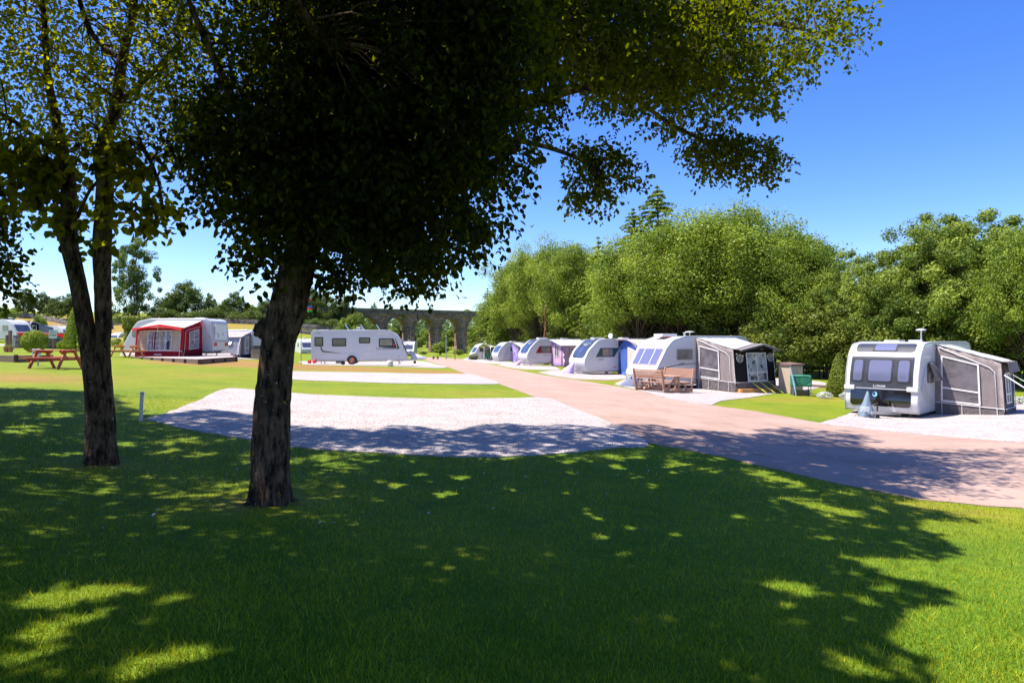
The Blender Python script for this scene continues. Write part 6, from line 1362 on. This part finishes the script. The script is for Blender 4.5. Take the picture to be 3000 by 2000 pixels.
for i in range(n0, n1):
    cx = (i + .5) * sp - pw / 2; a, b_ = i * sp - pw / 2, (i + 1) * sp - pw / 2; r0 = rad - .35 + .0; ap = arch_pts(cx, (sp - pw) / 2 + .0)
    bm = bmesh.new(); prism(bm, [(a, spring)] + ap + [(b_, spring), (b_, top - 1.3), (a, top - 1.3)], .0, Wv, XM); bmesh.ops.recalc_face_normals(bm, faces=bm.faces[:]); bm_obj('arch_span', bm, brick, via)
    ro = (sp - pw) / 2 + .62; ri = (sp - pw) / 2 + .02; out = [(cx - ro * math.cos(PI * q / 18), spring + ro * 1.02 * math.sin(PI * q / 18)) for q in range(19)]
    bm = bmesh.new(); prism(bm, out + [(cx + ri * math.cos(PI * q / 18), spring + ri * 1.02 * math.sin(PI * q / 18)) for q in range(19)], -.14, .0, XM); bmesh.ops.recalc_face_normals(bm, faces=bm.faces[:]); bm_obj('arch_ring', bm, cap_stone, via)
for i in range(n0, n1 + 1):
    cx = i * sp - pw / 2; bm = bmesh.new(); w0, w1 = pw / 2 - .02, pw / 2 + .14
    V8 = [bm.verts.new((cx + sx * (w1 if z_ == 0 else w0), (Wv + .12 if sy > 0 else -.12) if z_ == 0 else (Wv - .02 if sy > 0 else .02), -4 if z_ == 0 else spring - .3)) for z_ in (0, 1) for sy in (-1, 1) for sx in (-1, 1)]
    for q in ((0, 1, 3, 2), (4, 5, 7, 6), (0, 1, 5, 4), (2, 3, 7, 6), (0, 2, 6, 4), (1, 3, 7, 5)): bm.faces.new([V8[k] for k in q])
    bmesh.ops.recalc_face_normals(bm, faces=bm.faces[:]); bm_obj('pier', bm, brick, via)
    bm = bmesh.new(); box(bm, cx - pw/2 - .3, cx + pw/2 + .3, -.3, Wv + .3, spring - .32, spring + .02); bm_obj('impost', bm, cap_stone, via)
    bm = bmesh.new(); tube(bm, [(cx - .35, -.18, -3), (cx - .35, -.16, spring - .4)], .11, 6); bm_obj('downpipe', bm, mat('grey_pipe', (.25, .24, .24), .6), via)
a, b_ = n0 * sp - pw, n1 * sp
bm = bmesh.new(); box(bm, a, b_, -.32, Wv + .32, top - 1.32, top - 1.02); bm_obj('string_course', bm, cap_stone, via)
bm = bmesh.new(); box(bm, a, b_, -.1, .4, top - 1.02, top - .15); box(bm, a, b_, Wv - .4, Wv + .1, top - 1.02, top - .15); bm_obj('parapet', bm, cap_stone, via)
bm = bmesh.new(); box(bm, a, b_, -.22, .5, top - .15, top + .02); box(bm, a, b_, Wv - .5, Wv + .22, top - .15, top + .02); box(bm, a, b_, .4, Wv - .4, top - 1.02, top - .9); bm_obj('coping', bm, cap_stone, via)
def put_bush(o, loc, label): o.location = loc; o['label'] = label; return o
ivy = make_bush('hanging_plant', lambda d: d * np.array([1.3, .5, 1.2]) + np.array([0, 0, 1.2]), 500, .35, lm_hedge, 'plant', seed=6)
q = P(1368, 931, 178.5); ivy.location = q; ivy['label'] = 'bright green plant growing out of the viaduct wall above a pier'
ivy.rotation_euler = (0, 0, th)

# ------------------------------------------------------------------ dry stone walls
def stone_run(name, pts, hgt, thick, m, label, cat='stone wall', group=None, jag=.12, world=False, step=.6):
    W3 = [Vector(p) for p in pts]; o_ = W3[0].copy(); rt = root(name, o_, 0, label, cat, group); bm = bmesh.new(); q = []
    for a, b_ in zip(W3[:-1], W3[1:]):
        k = max(1, int((b_ - a).length / step))
        for i in range(k): q.append(a.lerp(b_, i / k))
    q.append(W3[-1]); prev = None
    for i, p in enumerate(q):
        d = (q[min(i + 1, len(q) - 1)] - q[max(i - 1, 0)]); n_ = Vector((-d.y, d.x, 0)).normalized() * thick / 2; h = hgt * (1 + random.uniform(-jag, jag)); z = g1(p.x, p.y)
        r_ = [bm.verts.new(Vector((p.x, p.y, 0)) + v - Vector((o_.x, o_.y, o_.z))) for v in (Vector((0, 0, z - .15)) - n_, Vector((0, 0, z + h * .55)) - n_ * .9, Vector((0, 0, z + h)) - n_ * .6, Vector((0, 0, z + h * (1 + random.uniform(-.05, .1)))) + n_ * .6, Vector((0, 0, z + h * .5)) + n_ * .9, Vector((0, 0, z - .15)) + n_)]
        if prev:
            for k in range(5): bm.faces.new((prev[k], prev[k + 1], r_[k + 1], r_[k]))
        else: bm.faces.new(r_)
        prev = r_
    bm.faces.new(prev[::-1]); bmesh.ops.recalc_face_normals(bm, faces=bm.faces[:]); bm_obj('stonework', bm, m, rt)
    bm = bmesh.new()
    for a, b_ in zip(q[:-1], q[1:]):
        c_ = (a + b_) / 2; z = g1(c_.x, c_.y) + hgt * random.uniform(.93, 1.0); d = (b_ - a); box(bm, -d.length * .47, d.length * .47, -thick * .3, thick * .3, 0, random.uniform(.1, .2) * hgt, Matrix.Translation((c_.x - o_.x, c_.y - o_.y, z - o_.z)) @ Matrix.Rotation(math.atan2(d.y, d.x), 4, 'Z') @ Matrix.Rotation(random.uniform(-.1, .1), 4, 'Y'))
    bm_obj('coping', bm, m, rt); return rt
def gp(px, D): x = (px - 1500) / F * D; return Vector((x, D, g1(x, D)))
stone_run('stone_wall', [gp(40, 56), gp(120, 56.5), gp(206, 58)], 1.0, .5, stone_wall, 'low rubble stone wall behind the clipped round bush', group=None)
FWG = 'dry stone walls on the field'
stone_run('dry_stone_wall', [gp(-60, 158), gp(60, 157), gp(100, 156)], 1.1, .6, field_wall, 'dry stone wall along the field top at the far left', group=FWG)
stone_run('dry_stone_wall', [gp(100, 158), gp(150, 152), gp(215, 145), gp(330, 143)], 1.0, .6, field_wall, 'crooked dry stone wall running down the left field', group=FWG)
stone_run('dry_stone_wall', [gp(330, 148), gp(480, 148), gp(660, 147), gp(800, 147), gp(930, 146), gp(1100, 150)], 1.0, .6, field_wall, 'long dry stone wall across the field above the campsite roofs', group=FWG, step=.9)
stone_run('dry_stone_wall', [gp(880, 134), gp(960, 134), gp(1060, 136), gp(1120, 138)], .9, .6, field_wall, 'lower dry stone wall behind the long side on caravan', group=FWG)

# ------------------------------------------------------------------ hedges, cones, bushes
def f_round(d): return np.column_stack([d[:, 0] * .82, d[:, 1] * .82, .78 + d[:, 2] * .78])
put_bush(make_bush('round_bush', f_round, 5200, .085, lm_hedge, 'bush', seed=8), on(101, 46), 'clipped bright green round bush in front of the low rubble wall')
def f_cone(H, Rb):
    def fn(d):
        t = np.clip((d[:, 2] + 1) / 2, 0, 1); r = Rb * np.power(np.clip(1 - t, 0, 1), .62) * np.where(t < .12, .82 + t * 1.5, 1); a = np.arctan2(d[:, 1], d[:, 0]); return np.column_stack([np.cos(a) * r, np.sin(a) * r, t * H + .05])
    return fn
put_bush(make_bush('conifer_cone', f_cone(1.95, .58), 9000, .075, lm_topi, 'conifer', seed=9), on(2458, 29.6), 'neatly clipped conifer cone left of the black fronted caravan')
put_bush(make_bush('conifer_cone', f_cone(3.6, .95), 9000, .1, lm_hedge, 'conifer', seed=10), on(222, 50), 'tall yellow green conifer half hidden behind the twin stems')
def f_drum(r, z0, z1):
    def fn(d):
        a = np.arctan2(d[:, 1], d[:, 0]); t = d[:, 2]; s_ = np.clip(np.abs(t) - .55, 0, 1) / .45; rr = r * np.sqrt(np.clip(1 - s_ ** 2, 0, 1)); return np.column_stack([np.cos(a) * rr, np.sin(a) * rr, (z0 + z1) / 2 + np.clip(t / .75, -1, 1) * (z1 - z0) / 2])
    return fn
tp_ = make_bush('topiary_hedge', f_drum(1.0, .05, 2.0), 5000, .12, lm_topi, 'topiary', seed=11); z = 56; tp_.location = on(402, 56); tp_['label'] = 'two tiered clipped hedge drum behind the left end of the red awning'
b2 = make_bush('tmp', f_drum(1.12, 2.05, 3.1), 5000, .12, lm_hedge, 'topiary', seed=12)
for ch in list(b2.children):
    if ch.name.startswith('foliage'): ch.parent = tp_; ch.name = 'upper_tier'; ch.data.materials[0] = lm_topi
    else: bpy.data.objects.remove(ch)
bpy.data.objects.remove(b2)
put_bush(make_bush('low_bush', lambda d: np.column_stack([d[:, 0] * .75, d[:, 1] * .5, .4 + d[:, 2] * .4]), 1600, .09, lm_hedge, 'bush', seed=13), on(193, 54), 'small light green bush at the foot of the tall conifer')
put_bush(make_bush('flowering_bush', lambda d: np.column_stack([d[:, 0] * .9, d[:, 1] * .7, .45 + d[:, 2] * .45]), 1200, .13, leaf_mat('yellow_flower_leaves', (.2, .22, .03), (.75, .55, .03), .2), 'bush', seed=14), on(374, 75), 'low yellow flowering bush left of the red awning')
put_bush(make_bush('flowering_bush', lambda d: np.column_stack([d[:, 0] * .8, d[:, 1] * .7, .45 + d[:, 2] * .4]), 900, .13, lm_hedge, 'bush', seed=15), on(334, 80), 'small leafy bush before the small distant caravan')
# silver leaved ground cover beside the cone, one plant each side
for i, (px_, lb) in enumerate(((2416, 'white variegated plant left of the clipped cone foot'), (2482, 'white variegated plant right of the clipped cone foot'), (2985, 'silver grey shrub at the right edge behind the guy poles'))):
    put_bush(make_bush('variegated_plant', lambda d: np.column_stack([d[:, 0] * .34, d[:, 1] * .3, .13 + d[:, 2] * .17]), 420, .06, leaf_mat('silver_leaves', (.30, .34, .30), (.75, .76, .74), .1), 'plant', seed=20 + i), on(px_, 28.5 if i < 2 else 25), lb)

# ------------------------------------------------------------------ small things
# raised bed and timber edging
bm = bmesh.new(); a = on(-70, 31); b_ = on(49, 30); rt = root('timber_planter', b_, 0, 'long low dark timber raised bed at the left edge', 'planter')
M0 = Matrix.Translation(-b_)
for r_ in range(2): beam(bm, a - b_ + Vector((0, 0, .07 + r_ * .16)), Vector((0, 0, .07 + r_ * .16)), .08, .15)
for r_ in range(2): beam(bm, Vector((0, 0, .07 + r_ * .16)), Vector((.1, 2.2, .07 + r_ * .16)), .08, .15)
bm_obj('sleeper_wall', bm, wood_dark, rt); bm = bmesh.new(); box(bm, -.07, .05, -.09, .03, 0, .36); bm_obj('post', bm, wood_dark2, rt)
bm = bmesh.new(); prism(bm, [(0, 0), (.1, 2.2), (a.x - b_.x, a.y - b_.y + 2.2), (a.x - b_.x, a.y - b_.y)], .2, .26); bm_obj('soil', bm, mat('soil', (.18, .1, .07), .9), rt)
bm = bmesh.new(); pts = [hit(2378, 1134), hit(2440, 1138), hit(2500, 1146)]; o_ = Vector((*pts[0], g1(*pts[0]))); rt = root('timber_edging', o_, 0, 'brown timber edging board along the lawn below the clipped cone', 'edging')
for a, b_ in zip(pts[:-1], pts[1:]): beam(bm, Vector((a[0], a[1], g1(*a) + .07)) - o_, Vector((b_[0], b_[1], g1(*b_) + .07)) - o_, .06, .17)
bm_obj('board', bm, wood_dark, rt)
# electricity hook-up post
q = on(111, 27.5); rt = root('hookup_post', q, 0, 'white electric hook-up boxes on a grey post behind the red picnic table', 'hook-up post')
bm = bmesh.new(); tube(bm, [(0, 0, 0), (0, 0, .72)], .035, 8); bm_obj('post', bm, lgrey, rt)
for sx in (-.09, .09):
    bm = bmesh.new(); box(bm, sx - .07, sx + .07, -.12, -.03, .4, .72, bev=.015); o = bm_obj('socket_box', bm, cream, rt)
    bm = bmesh.new(); tube(bm, [(sx, -.13, .56), (sx, -.118, .56)], .035, 12); bm_obj('socket', bm, ink, o)
# notice board
q = on(155, 52); rt = root('notice_sign', q, R(35), 'pale printed notice on a wooden post in front of the stone wall', 'sign')
bm = bmesh.new(); box(bm, -.04, .04, -.04, .04, 0, 1.6); bm_obj('post', bm, wood_tan, rt); bm = bmesh.new(); box(bm, -.27, .27, -.07, -.05, .95, 1.62); bd = bm_obj('board', bm, mat('pale_board', (.8, .79, .74), .5), rt)
bm = bmesh.new()
for i in range(6):
    z_ = 1.56 - i * .045; box(bm, -.22, random.uniform(.1, .22), -.0745, -.071, z_ - .008, z_ + .008)
bm_obj('text_lines', bm, mat('grey_ink', (.3, .3, .3), .6), bd)
bm = bmesh.new()
for i in range(4): box(bm, -.22 + i * .12, -.14 + i * .12, -.0745, -.071, 1.15, 1.25)
bm_obj('pictures', bm, ink, bd)
# skips
def skip(px, D, rz, label, w_=3.0):
    q = on(px, D); rt = root('skip', q, rz, label, 'skip', 'red skips'); bm = bmesh.new(); h0, h1 = 0, 1.35
    V8 = [bm.verts.new((sx * (w_/2 if z_ else w_/2 - .25), sy * (.75 if z_ else .6), h1 if z_ else .25)) for z_ in (0, 1) for sy in (-1, 1) for sx in (-1, 1)]
    for k in ((0, 1, 3, 2), (0, 1, 5, 4), (2, 3, 7, 6), (0, 2, 6, 4), (1, 3, 7, 5)): bm.faces.new([V8[i] for i in k])
    bmesh.ops.solidify(bm, geom=bm.faces[:], thickness=.05); bmesh.ops.recalc_face_normals(bm, faces=bm.faces[:]); bm_obj('container', bm, red_m, rt)
    bm = bmesh.new(); box(bm, -w_/2 - .05, w_/2 + .05, -.82, -.74, 1.3, 1.42); box(bm, -w_/2 - .05, w_/2 + .05, .74, .82, 1.3, 1.42); box(bm, -w_/2 - .05, -w_/2 + .05, -.74, .74, 1.3, 1.42); box(bm, w_/2 - .05, w_/2 + .05, -.74, .74, 1.3, 1.42); bm_obj('rim', bm, mat('pink_rim', (.8, .25, .25), .5), rt)
    bm = bmesh.new(); box(bm, .1, .7, -.765, -.735, 1.05, 1.2); bm_obj('yellow_label', bm, mat('yellow_label', (.8, .6, .02), .5), rt)
    bm = bmesh.new(); box(bm, -1.2, -.9, -.74, -.70, .8, .95); box(bm, -.3, -.1, -.74, -.70, .8, .95); box(bm, .1, .6, -.70, -.655, .45, .58); bm_obj('white_label', bm, white_ink, rt)
    for z_ in (.5, ): 
        bm = bmesh.new(); box(bm, -w_/2 + .2, w_/2 - .2, -.55, .55, .0, .26); bm_obj('base', bm, dgrey, rt)
skip(97, 66, R(-4), 'red skip left of the notice, above the clipped round bush', 2.1); skip(155, 66, R(-5), 'red skip behind the pale notice board', 2.1)
# gate posts and pots at the wall end
for px_, h, m_, lb in ((22, 1.15, wood_dark, 'shorter dark gate post at the left edge'), (30, 1.5, mat('red_brown_post', (.28, .13, .10), .8), 'taller red brown gate post near the end of the rubble wall')):
    q = on(px_, 50); rt = root('gate_post', q, 0, lb, 'post'); bm = bmesh.new(); box(bm, -.09, .09, -.09, .09, 0, h, bev=.01); bm_obj('post_shaft', bm, m_, rt); bm = bmesh.new(); box(bm, -.1, .1, -.1, .1, h - .1, h - .04); bm_obj('band', bm, dgrey, rt)
q = on(36, 53); rt = root('stone_step_blocks', q, 0, 'white painted block stack at the left end of the rubble wall', 'blocks'); bm = bmesh.new()
for i in range(4): box(bm, -.14, .14, -.15, .15, i * .22 + .02, i * .22 + .21, bev=.01)
bm_obj('block', bm, white, rt)
for px_, lb in ((18, 'left terracotta planter by the wall end'), (31, 'right terracotta planter by the wall end')):
    q = on(px_, 45); rt = root('planter_pot', q, 0, lb, 'planter'); bm = bmesh.new(); tube(bm, [(0, 0, 0), (0, 0, .3), (0, 0, .34)], [.11, .17, .18], 12); bm_obj('pot', bm, mat('terracotta', (.42, .15, .09), .8), rt)
    V, Fc, T = leaves_far(rand_dirs(90) * .12 + np.array([0, 0, .38]), rand_dirs(90), np.full(90, .07), rng.random(90)); link('plant_leaves', np_mesh('plant_leaves', V, Fc, T), lm_hedge, rt)
# white marker post
q = Vector((*hit(412, 1234), 0)); q.z = g1(q.x, q.y); rt = root('marker_post', q, R(20), 'slim white marker post at the near left corner of the gravel pitch', 'post')
bm = bmesh.new(); box(bm, -.032, .032, -.028, .028, -.02, .55, Matrix.Rotation(R(3), 4, 'Y'), .006); bm_obj('post_shaft', bm, white, rt); bm = bmesh.new(); box(bm, -.036, .036, -.032, .032, .51, .535, Matrix.Rotation(R(3), 4, 'Y')); bm_obj('reflector', bm, mat('grey_reflector', (.3, .32, .36), .3), rt)
# lamp post by the viaduct
q = on(1307, 93); rt = root('lamp_post', q, 0, 'grey lamp post at the far end of the road', 'lamp post'); bm = bmesh.new(); tube(bm, [(0, 0, 0), (0, 0, 1.0), (0, 0, 3.2)], [.09, .06, .05], 10); bm_obj('pole', bm, steel, rt); bm = bmesh.new(); tube(bm, [(0, 0, 3.2), (0, 0, 3.26), (0, 0, 3.42)], [.1, .17, .06], 12); bm_obj('lamp_head', bm, mat('dark_lamp', (.1, .09, .09), .4), rt)
q = on(1333, 88); rt = root('wooden_post', q, 0, 'weathered wooden post right of the lamp post', 'post'); bm = bmesh.new(); box(bm, -.07, .07, -.07, .07, 0, 1.1, bev=.01); bm_obj('post_shaft', bm, wood_tan, rt)
for px_, lb in ((1270, 'squat red brown bollard post left of the lamp post'), (1282, 'squat dark bollard post next to the lamp post')):
    q = on(px_, 92); rt = root('bollard', q, 0, lb, 'bollard'); bm = bmesh.new(); tube(bm, [(0, 0, 0), (0, 0, .4), (0, 0, .46)], [.16, .15, .08], 10); bm_obj('post_shaft', bm, wood_dark, rt)
# flags
q = on(882, 44); rt = root('flag_pole', q, 0, 'thin dark flag pole beside the thick trunk, left of the long caravan', 'flag pole'); bm = bmesh.new(); tube(bm, [(0, 0, 0), (.02, 0, 4.2), (.25, 0, 6.1)], [.02, .018, .01], 8); bm_obj('pole', bm, dgrey, rt)
def flag(name, z0, w_, h_, cols, tilt, label, x0=.1):
    fr_ = root(name, q + Vector((x0, 0, z0)), 0, label, 'flag', 'small flags on the pole')
    n_ = len(cols)
    for i, (cname, cc) in enumerate(cols):
        bm = bmesh.new(); rows = []
        for j in range(2):
            rows.append([bm.verts.new((k / 10 * w_, .06 * math.sin(k * .9), h_ * (1 - (i + j) / n_) + tilt * k / 10 + .02 * math.sin(k))) for k in range(11)])
        for k in range(10): bm.faces.new((rows[0][k], rows[0][k + 1], rows[1][k + 1], rows[1][k]))
        bmesh.ops.solidify(bm, geom=bm.faces[:], thickness=.004); bm_obj('stripe', bm, mat(cname, cc, .8), fr_)
zf = P(0, 912, 44).z - q.z
flag('flag', zf, .46, .42, [('flag_blue', (.08, .22, .6)), ('flag_red', (.75, .06, .04)), ('flag_green', (.05, .55, .12))], -.06, 'blue, red and green striped flag right of the thick trunk', .30)
flag('flag', zf + .95, .42, .2, [('flag_teal', (.15, .5, .3)), ('flag_red', (.75, .06, .04))], -.28, 'smaller red and green pennant flying above the striped flag', .35)
# buckets, water barrel, steps by the long caravan
for px_, lb, rz in ((906.5, 'bright red bucket at the back of the long caravan', 0), (917, 'second red bucket lying right of the first', R(60))):
    q = on(px_, 48.2); rt = root('bucket', q, 0, lb, 'bucket', 'red buckets'); bm = bmesh.new(); M_ = Matrix.Rotation(rz, 4, 'Y') if rz else None; r_ = tube(bm, [(0, 0, .0), (0, 0, .25)], [.12, .16], 14)
    if rz: bmesh.ops.transform(bm, matrix=Matrix.Translation((0, 0, .12)) @ M_, verts=bm.verts[:])
    bm_obj('shell', bm, red_m, rt, False)
q = on(1143, 46.9); rt = root('water_barrel', q, 0, 'cream water barrel beside the long caravan near its towbar', 'barrel'); bm = bmesh.new(); tube(bm, [(0, 0, .02), (0, 0, .06), (0, 0, .36), (0, 0, .42)], [.19, .22, .22, .18], 18); bm_obj('drum', bm, cream, rt, True); bm = bmesh.new(); tube(bm, [(0, 0, .42), (.02, 0, .55)], .03, 8); bm_obj('hose_pump', bm, lgrey, rt)
q = on(1005, 46.8); rt = root('waste_container', q, 0, 'dark wheeled waste container under the side of the long caravan', 'container'); bm = bmesh.new(); box(bm, -.5, -.05, -.15, .15, .12, .32, bev=.03); bm_obj('tank', bm, dgrey, rt); bm = bmesh.new(); tube(bm, [(0, -.03, .15), (0, .03, .15)], .15, 16); bm_obj('wheel', bm, black, rt)
# box and bin by the silver awning
q = on(756, 55); rt = root('storage_box', q, R(-4), 'wooden storage box with black lid left of the thick trunk', 'storage box'); bm = bmesh.new(); box(bm, -.45, .45, -.35, .35, 0, .9)
for i in range(9): box(bm, -.45 + i * .1 + .01, -.45 + i * .1 + .09, -.368, -.352, .02, .88)
bm_obj('box_side', bm, mat('olive_wood', (.24, .2, .13), .8), rt); bm = bmesh.new(); box(bm, -.5, .5, -.4, .4, .9, 1.0, bev=.02); box(bm, -.3, .5, -.3, .3, 1.0, 1.18, bev=.04); bm_obj('lid', bm, black, rt)
# garden store and covered grill
q = on(2316, 31.0); rt = root('garden_store', q, R(28), 'tall beige plastic garden store with brown lid right of the black awning', 'storage shed')
bm = bmesh.new(); box(bm, -.42, .42, -.35, .35, 0, 1.32, bev=.02); bm_obj('cabinet', bm, mat('beige_plastic', (.48, .38, .29), .6), rt)
bm = bmesh.new(); box(bm, -.405, -.01, -.37, -.352, .06, 1.24, bev=.004); box(bm, .01, .405, -.37, -.352, .06, 1.24, bev=.004)
bm_obj('door', bm, mat('beige_door', (.52, .41, .32), .6), rt)
bm = bmesh.new(); V8 = [bm.verts.new((sx * .47, sy * .42, (1.33 if z_ == 0 else (1.40 if sy < 0 else 1.46)))) for z_ in (0, 1) for sy in (-1, 1) for sx in (-1, 1)]
for k in ((0, 1, 3, 2), (4, 5, 7, 6), (0, 1, 5, 4), (2, 3, 7, 6), (0, 2, 6, 4), (1, 3, 7, 5)): bm.faces.new([V8[i] for i in k])
bmesh.ops.recalc_face_normals(bm, faces=bm.faces[:]); bm_obj('lid', bm, mat('brown_plastic', (.2, .12, .11), .5), rt)
q = on(2346, 29.6); rt = root('covered_grill', q, R(-10), 'barbecue grill under a green tarpaulin beside the garden store', 'grill')
bm = bmesh.new(); box(bm, -.42, .42, -.26, .26, .42, .93, bev=.07); bmesh.ops.subdivide_edges(bm, edges=bm.edges[:], cuts=2)
for v in bm.verts: v.co += Vector((random.uniform(-.02, .02), random.uniform(-.02, .02), random.uniform(-.015, .015)))
bm_obj('tarpaulin', bm, green_cloth, rt, False)
for sx in (-.38, .38):
    for sy in (-.2, .2):
        bm = bmesh.new(); beam(bm, (sx, sy, 0), (sx, sy, .5), .035, .035); bm_obj('leg', bm, steel, rt)
bm = bmesh.new(); beam(bm, (-.38, 0, .12), (.38, 0, .12), .3, .02, Vector((0, 1, 0))); bm_obj('shelf', bm, dgrey, rt)
q = on(2326, 29.3); rt = root('parasol', q, 0, 'folded pale blue parasol leaning between garden store and grill', 'parasol'); bm = bmesh.new(); tube(bm, [(.1, 0, 0), (.04, .05, .5), (-.12, .1, 1.3)], [.02, .05, .02], 8); bm_obj('folded_cloth', bm, mat('pale_blue', (.3, .5, .68), .7), rt)
# things on the far pitches
q = gp(1388, 93); rt = root('covered_heap', q, 0, 'olive tarpaulin covered heap in front of the furthest caravan', 'covered heap'); bm = bmesh.new(); bmesh.ops.create_icosphere(bm, subdivisions=3, radius=1)
for v in bm.verts:
    s_ = 1 + .18 * math.sin(v.co.x * 4 + 1) * math.cos(v.co.y * 5); v.co = Vector((v.co.x * .75 * s_, v.co.y * .6 * s_, max(-.1, .42 + v.co.z * .48 * s_)))
bm_obj('tarpaulin', bm, olive_cloth, rt, True)
q = gp(1425, 88); rt = root('folding_chair', q, R(30), 'green folding chair outside the furthest awning', 'chair'); bm = bmesh.new(); beam(bm, (-.25, 0, .42), (.25, 0, .42), .5, .03, Vector((0, 1, 0))); bm_obj('seat', bm, green_cloth, rt); bm = bmesh.new(); beam(bm, (.28, 0, .42), (.45, 0, 1.0), .5, .03, Vector((0, 1, 0))); bm_obj('backrest', bm, green_cloth, rt)
for sx in (-.25, .25):
    for sy in (-.24, .24): bm = bmesh.new(); beam(bm, (sx, sy, 0), (sx * .8, sy, .42), .03, .03); bm_obj('leg', bm, steel, rt)
q = gp(1412, 89); rt = root('camp_table', q, R(20), 'low metal camp table beside the green folding chair', 'table'); bm = bmesh.new(); box(bm, -.5, .5, -.3, .3, .5, .53); bm_obj('table_top', bm, lgrey, rt)
for sx in (-.45, .45):
    for sy in (-.25, .25): bm = bmesh.new(); beam(bm, (sx, sy, 0), (sx, sy, .5), .03, .03); bm_obj('leg', bm, steel, rt)
for L_van, ph_, m_, lb in ((PNK, .2, mat('red_white_cloth', (.6, .4, .45), .8), 'pale pink hitch cover ahead of the blue screened caravan'), (BLU, .2, purple_cloth, 'purple pointed hitch cover ahead of the curved front caravan'), (FAR, .2, cloth('lilac2', (.5, .46, .62)), 'lilac hitch cover ahead of the furthest caravan')):
    s_ = 3.3; hh = .95 if m_ is purple_cloth else .5
    shroud('hitch_cover', None, [(s_+.15,0,hh,.05,.05),(s_+.35,0,hh*.75,.2,.16),(s_+.6,0,hh*.45,.38,.26),(s_+.75,0,.12,.5,.34),(s_+.75,0,.03,.52,.35)], 0, m_, lb, parent_like=L_van)
q = gp(345, 110); rt = root('covered_barbecue', q, 0, 'dark covered kettle barbecue beside the small distant caravan', 'barbecue'); bm = bmesh.new(); bmesh.ops.create_icosphere(bm, subdivisions=3, radius=.55, matrix=Matrix.Translation((0, 0, .75)) @ Matrix.Diagonal((1, 1, .9, 1))); bm_obj('cover_cloth', bm, dark_cloth, rt, True); bm = bmesh.new()
for a in (0, 2.1, 4.2): beam(bm, (math.cos(a) * .4, math.sin(a) * .4, 0), (math.cos(a) * .2, math.sin(a) * .2, .6), .04, .04)
bm_obj('stand', bm, steel, rt)
# a bird high over the road
q = P(1558, 665, 30); rt = root('bird', q, R(40), 'tiny dark bird in the open sky above the road', 'bird'); bm = bmesh.new(); tube(bm, [(-.1, 0, 0), (-.05, 0, .01), (.03, 0, .01), (.09, 0, 0)], [.004, .02, .022, .005], 8)
bm_obj('body', bm, ink, rt, True)
for s_ in (-1, 1):
    bm = bmesh.new(); v_ = [bm.verts.new(p) for p in ((.04, 0, .01), (.02, s_ * .1, .07), (-.04, s_ * .16, .10), (-.03, s_ * .02, .01))]; bm.faces.new(v_); bmesh.ops.solidify(bm, geom=bm.faces[:], thickness=.004); bm_obj('wing', bm, ink, rt)
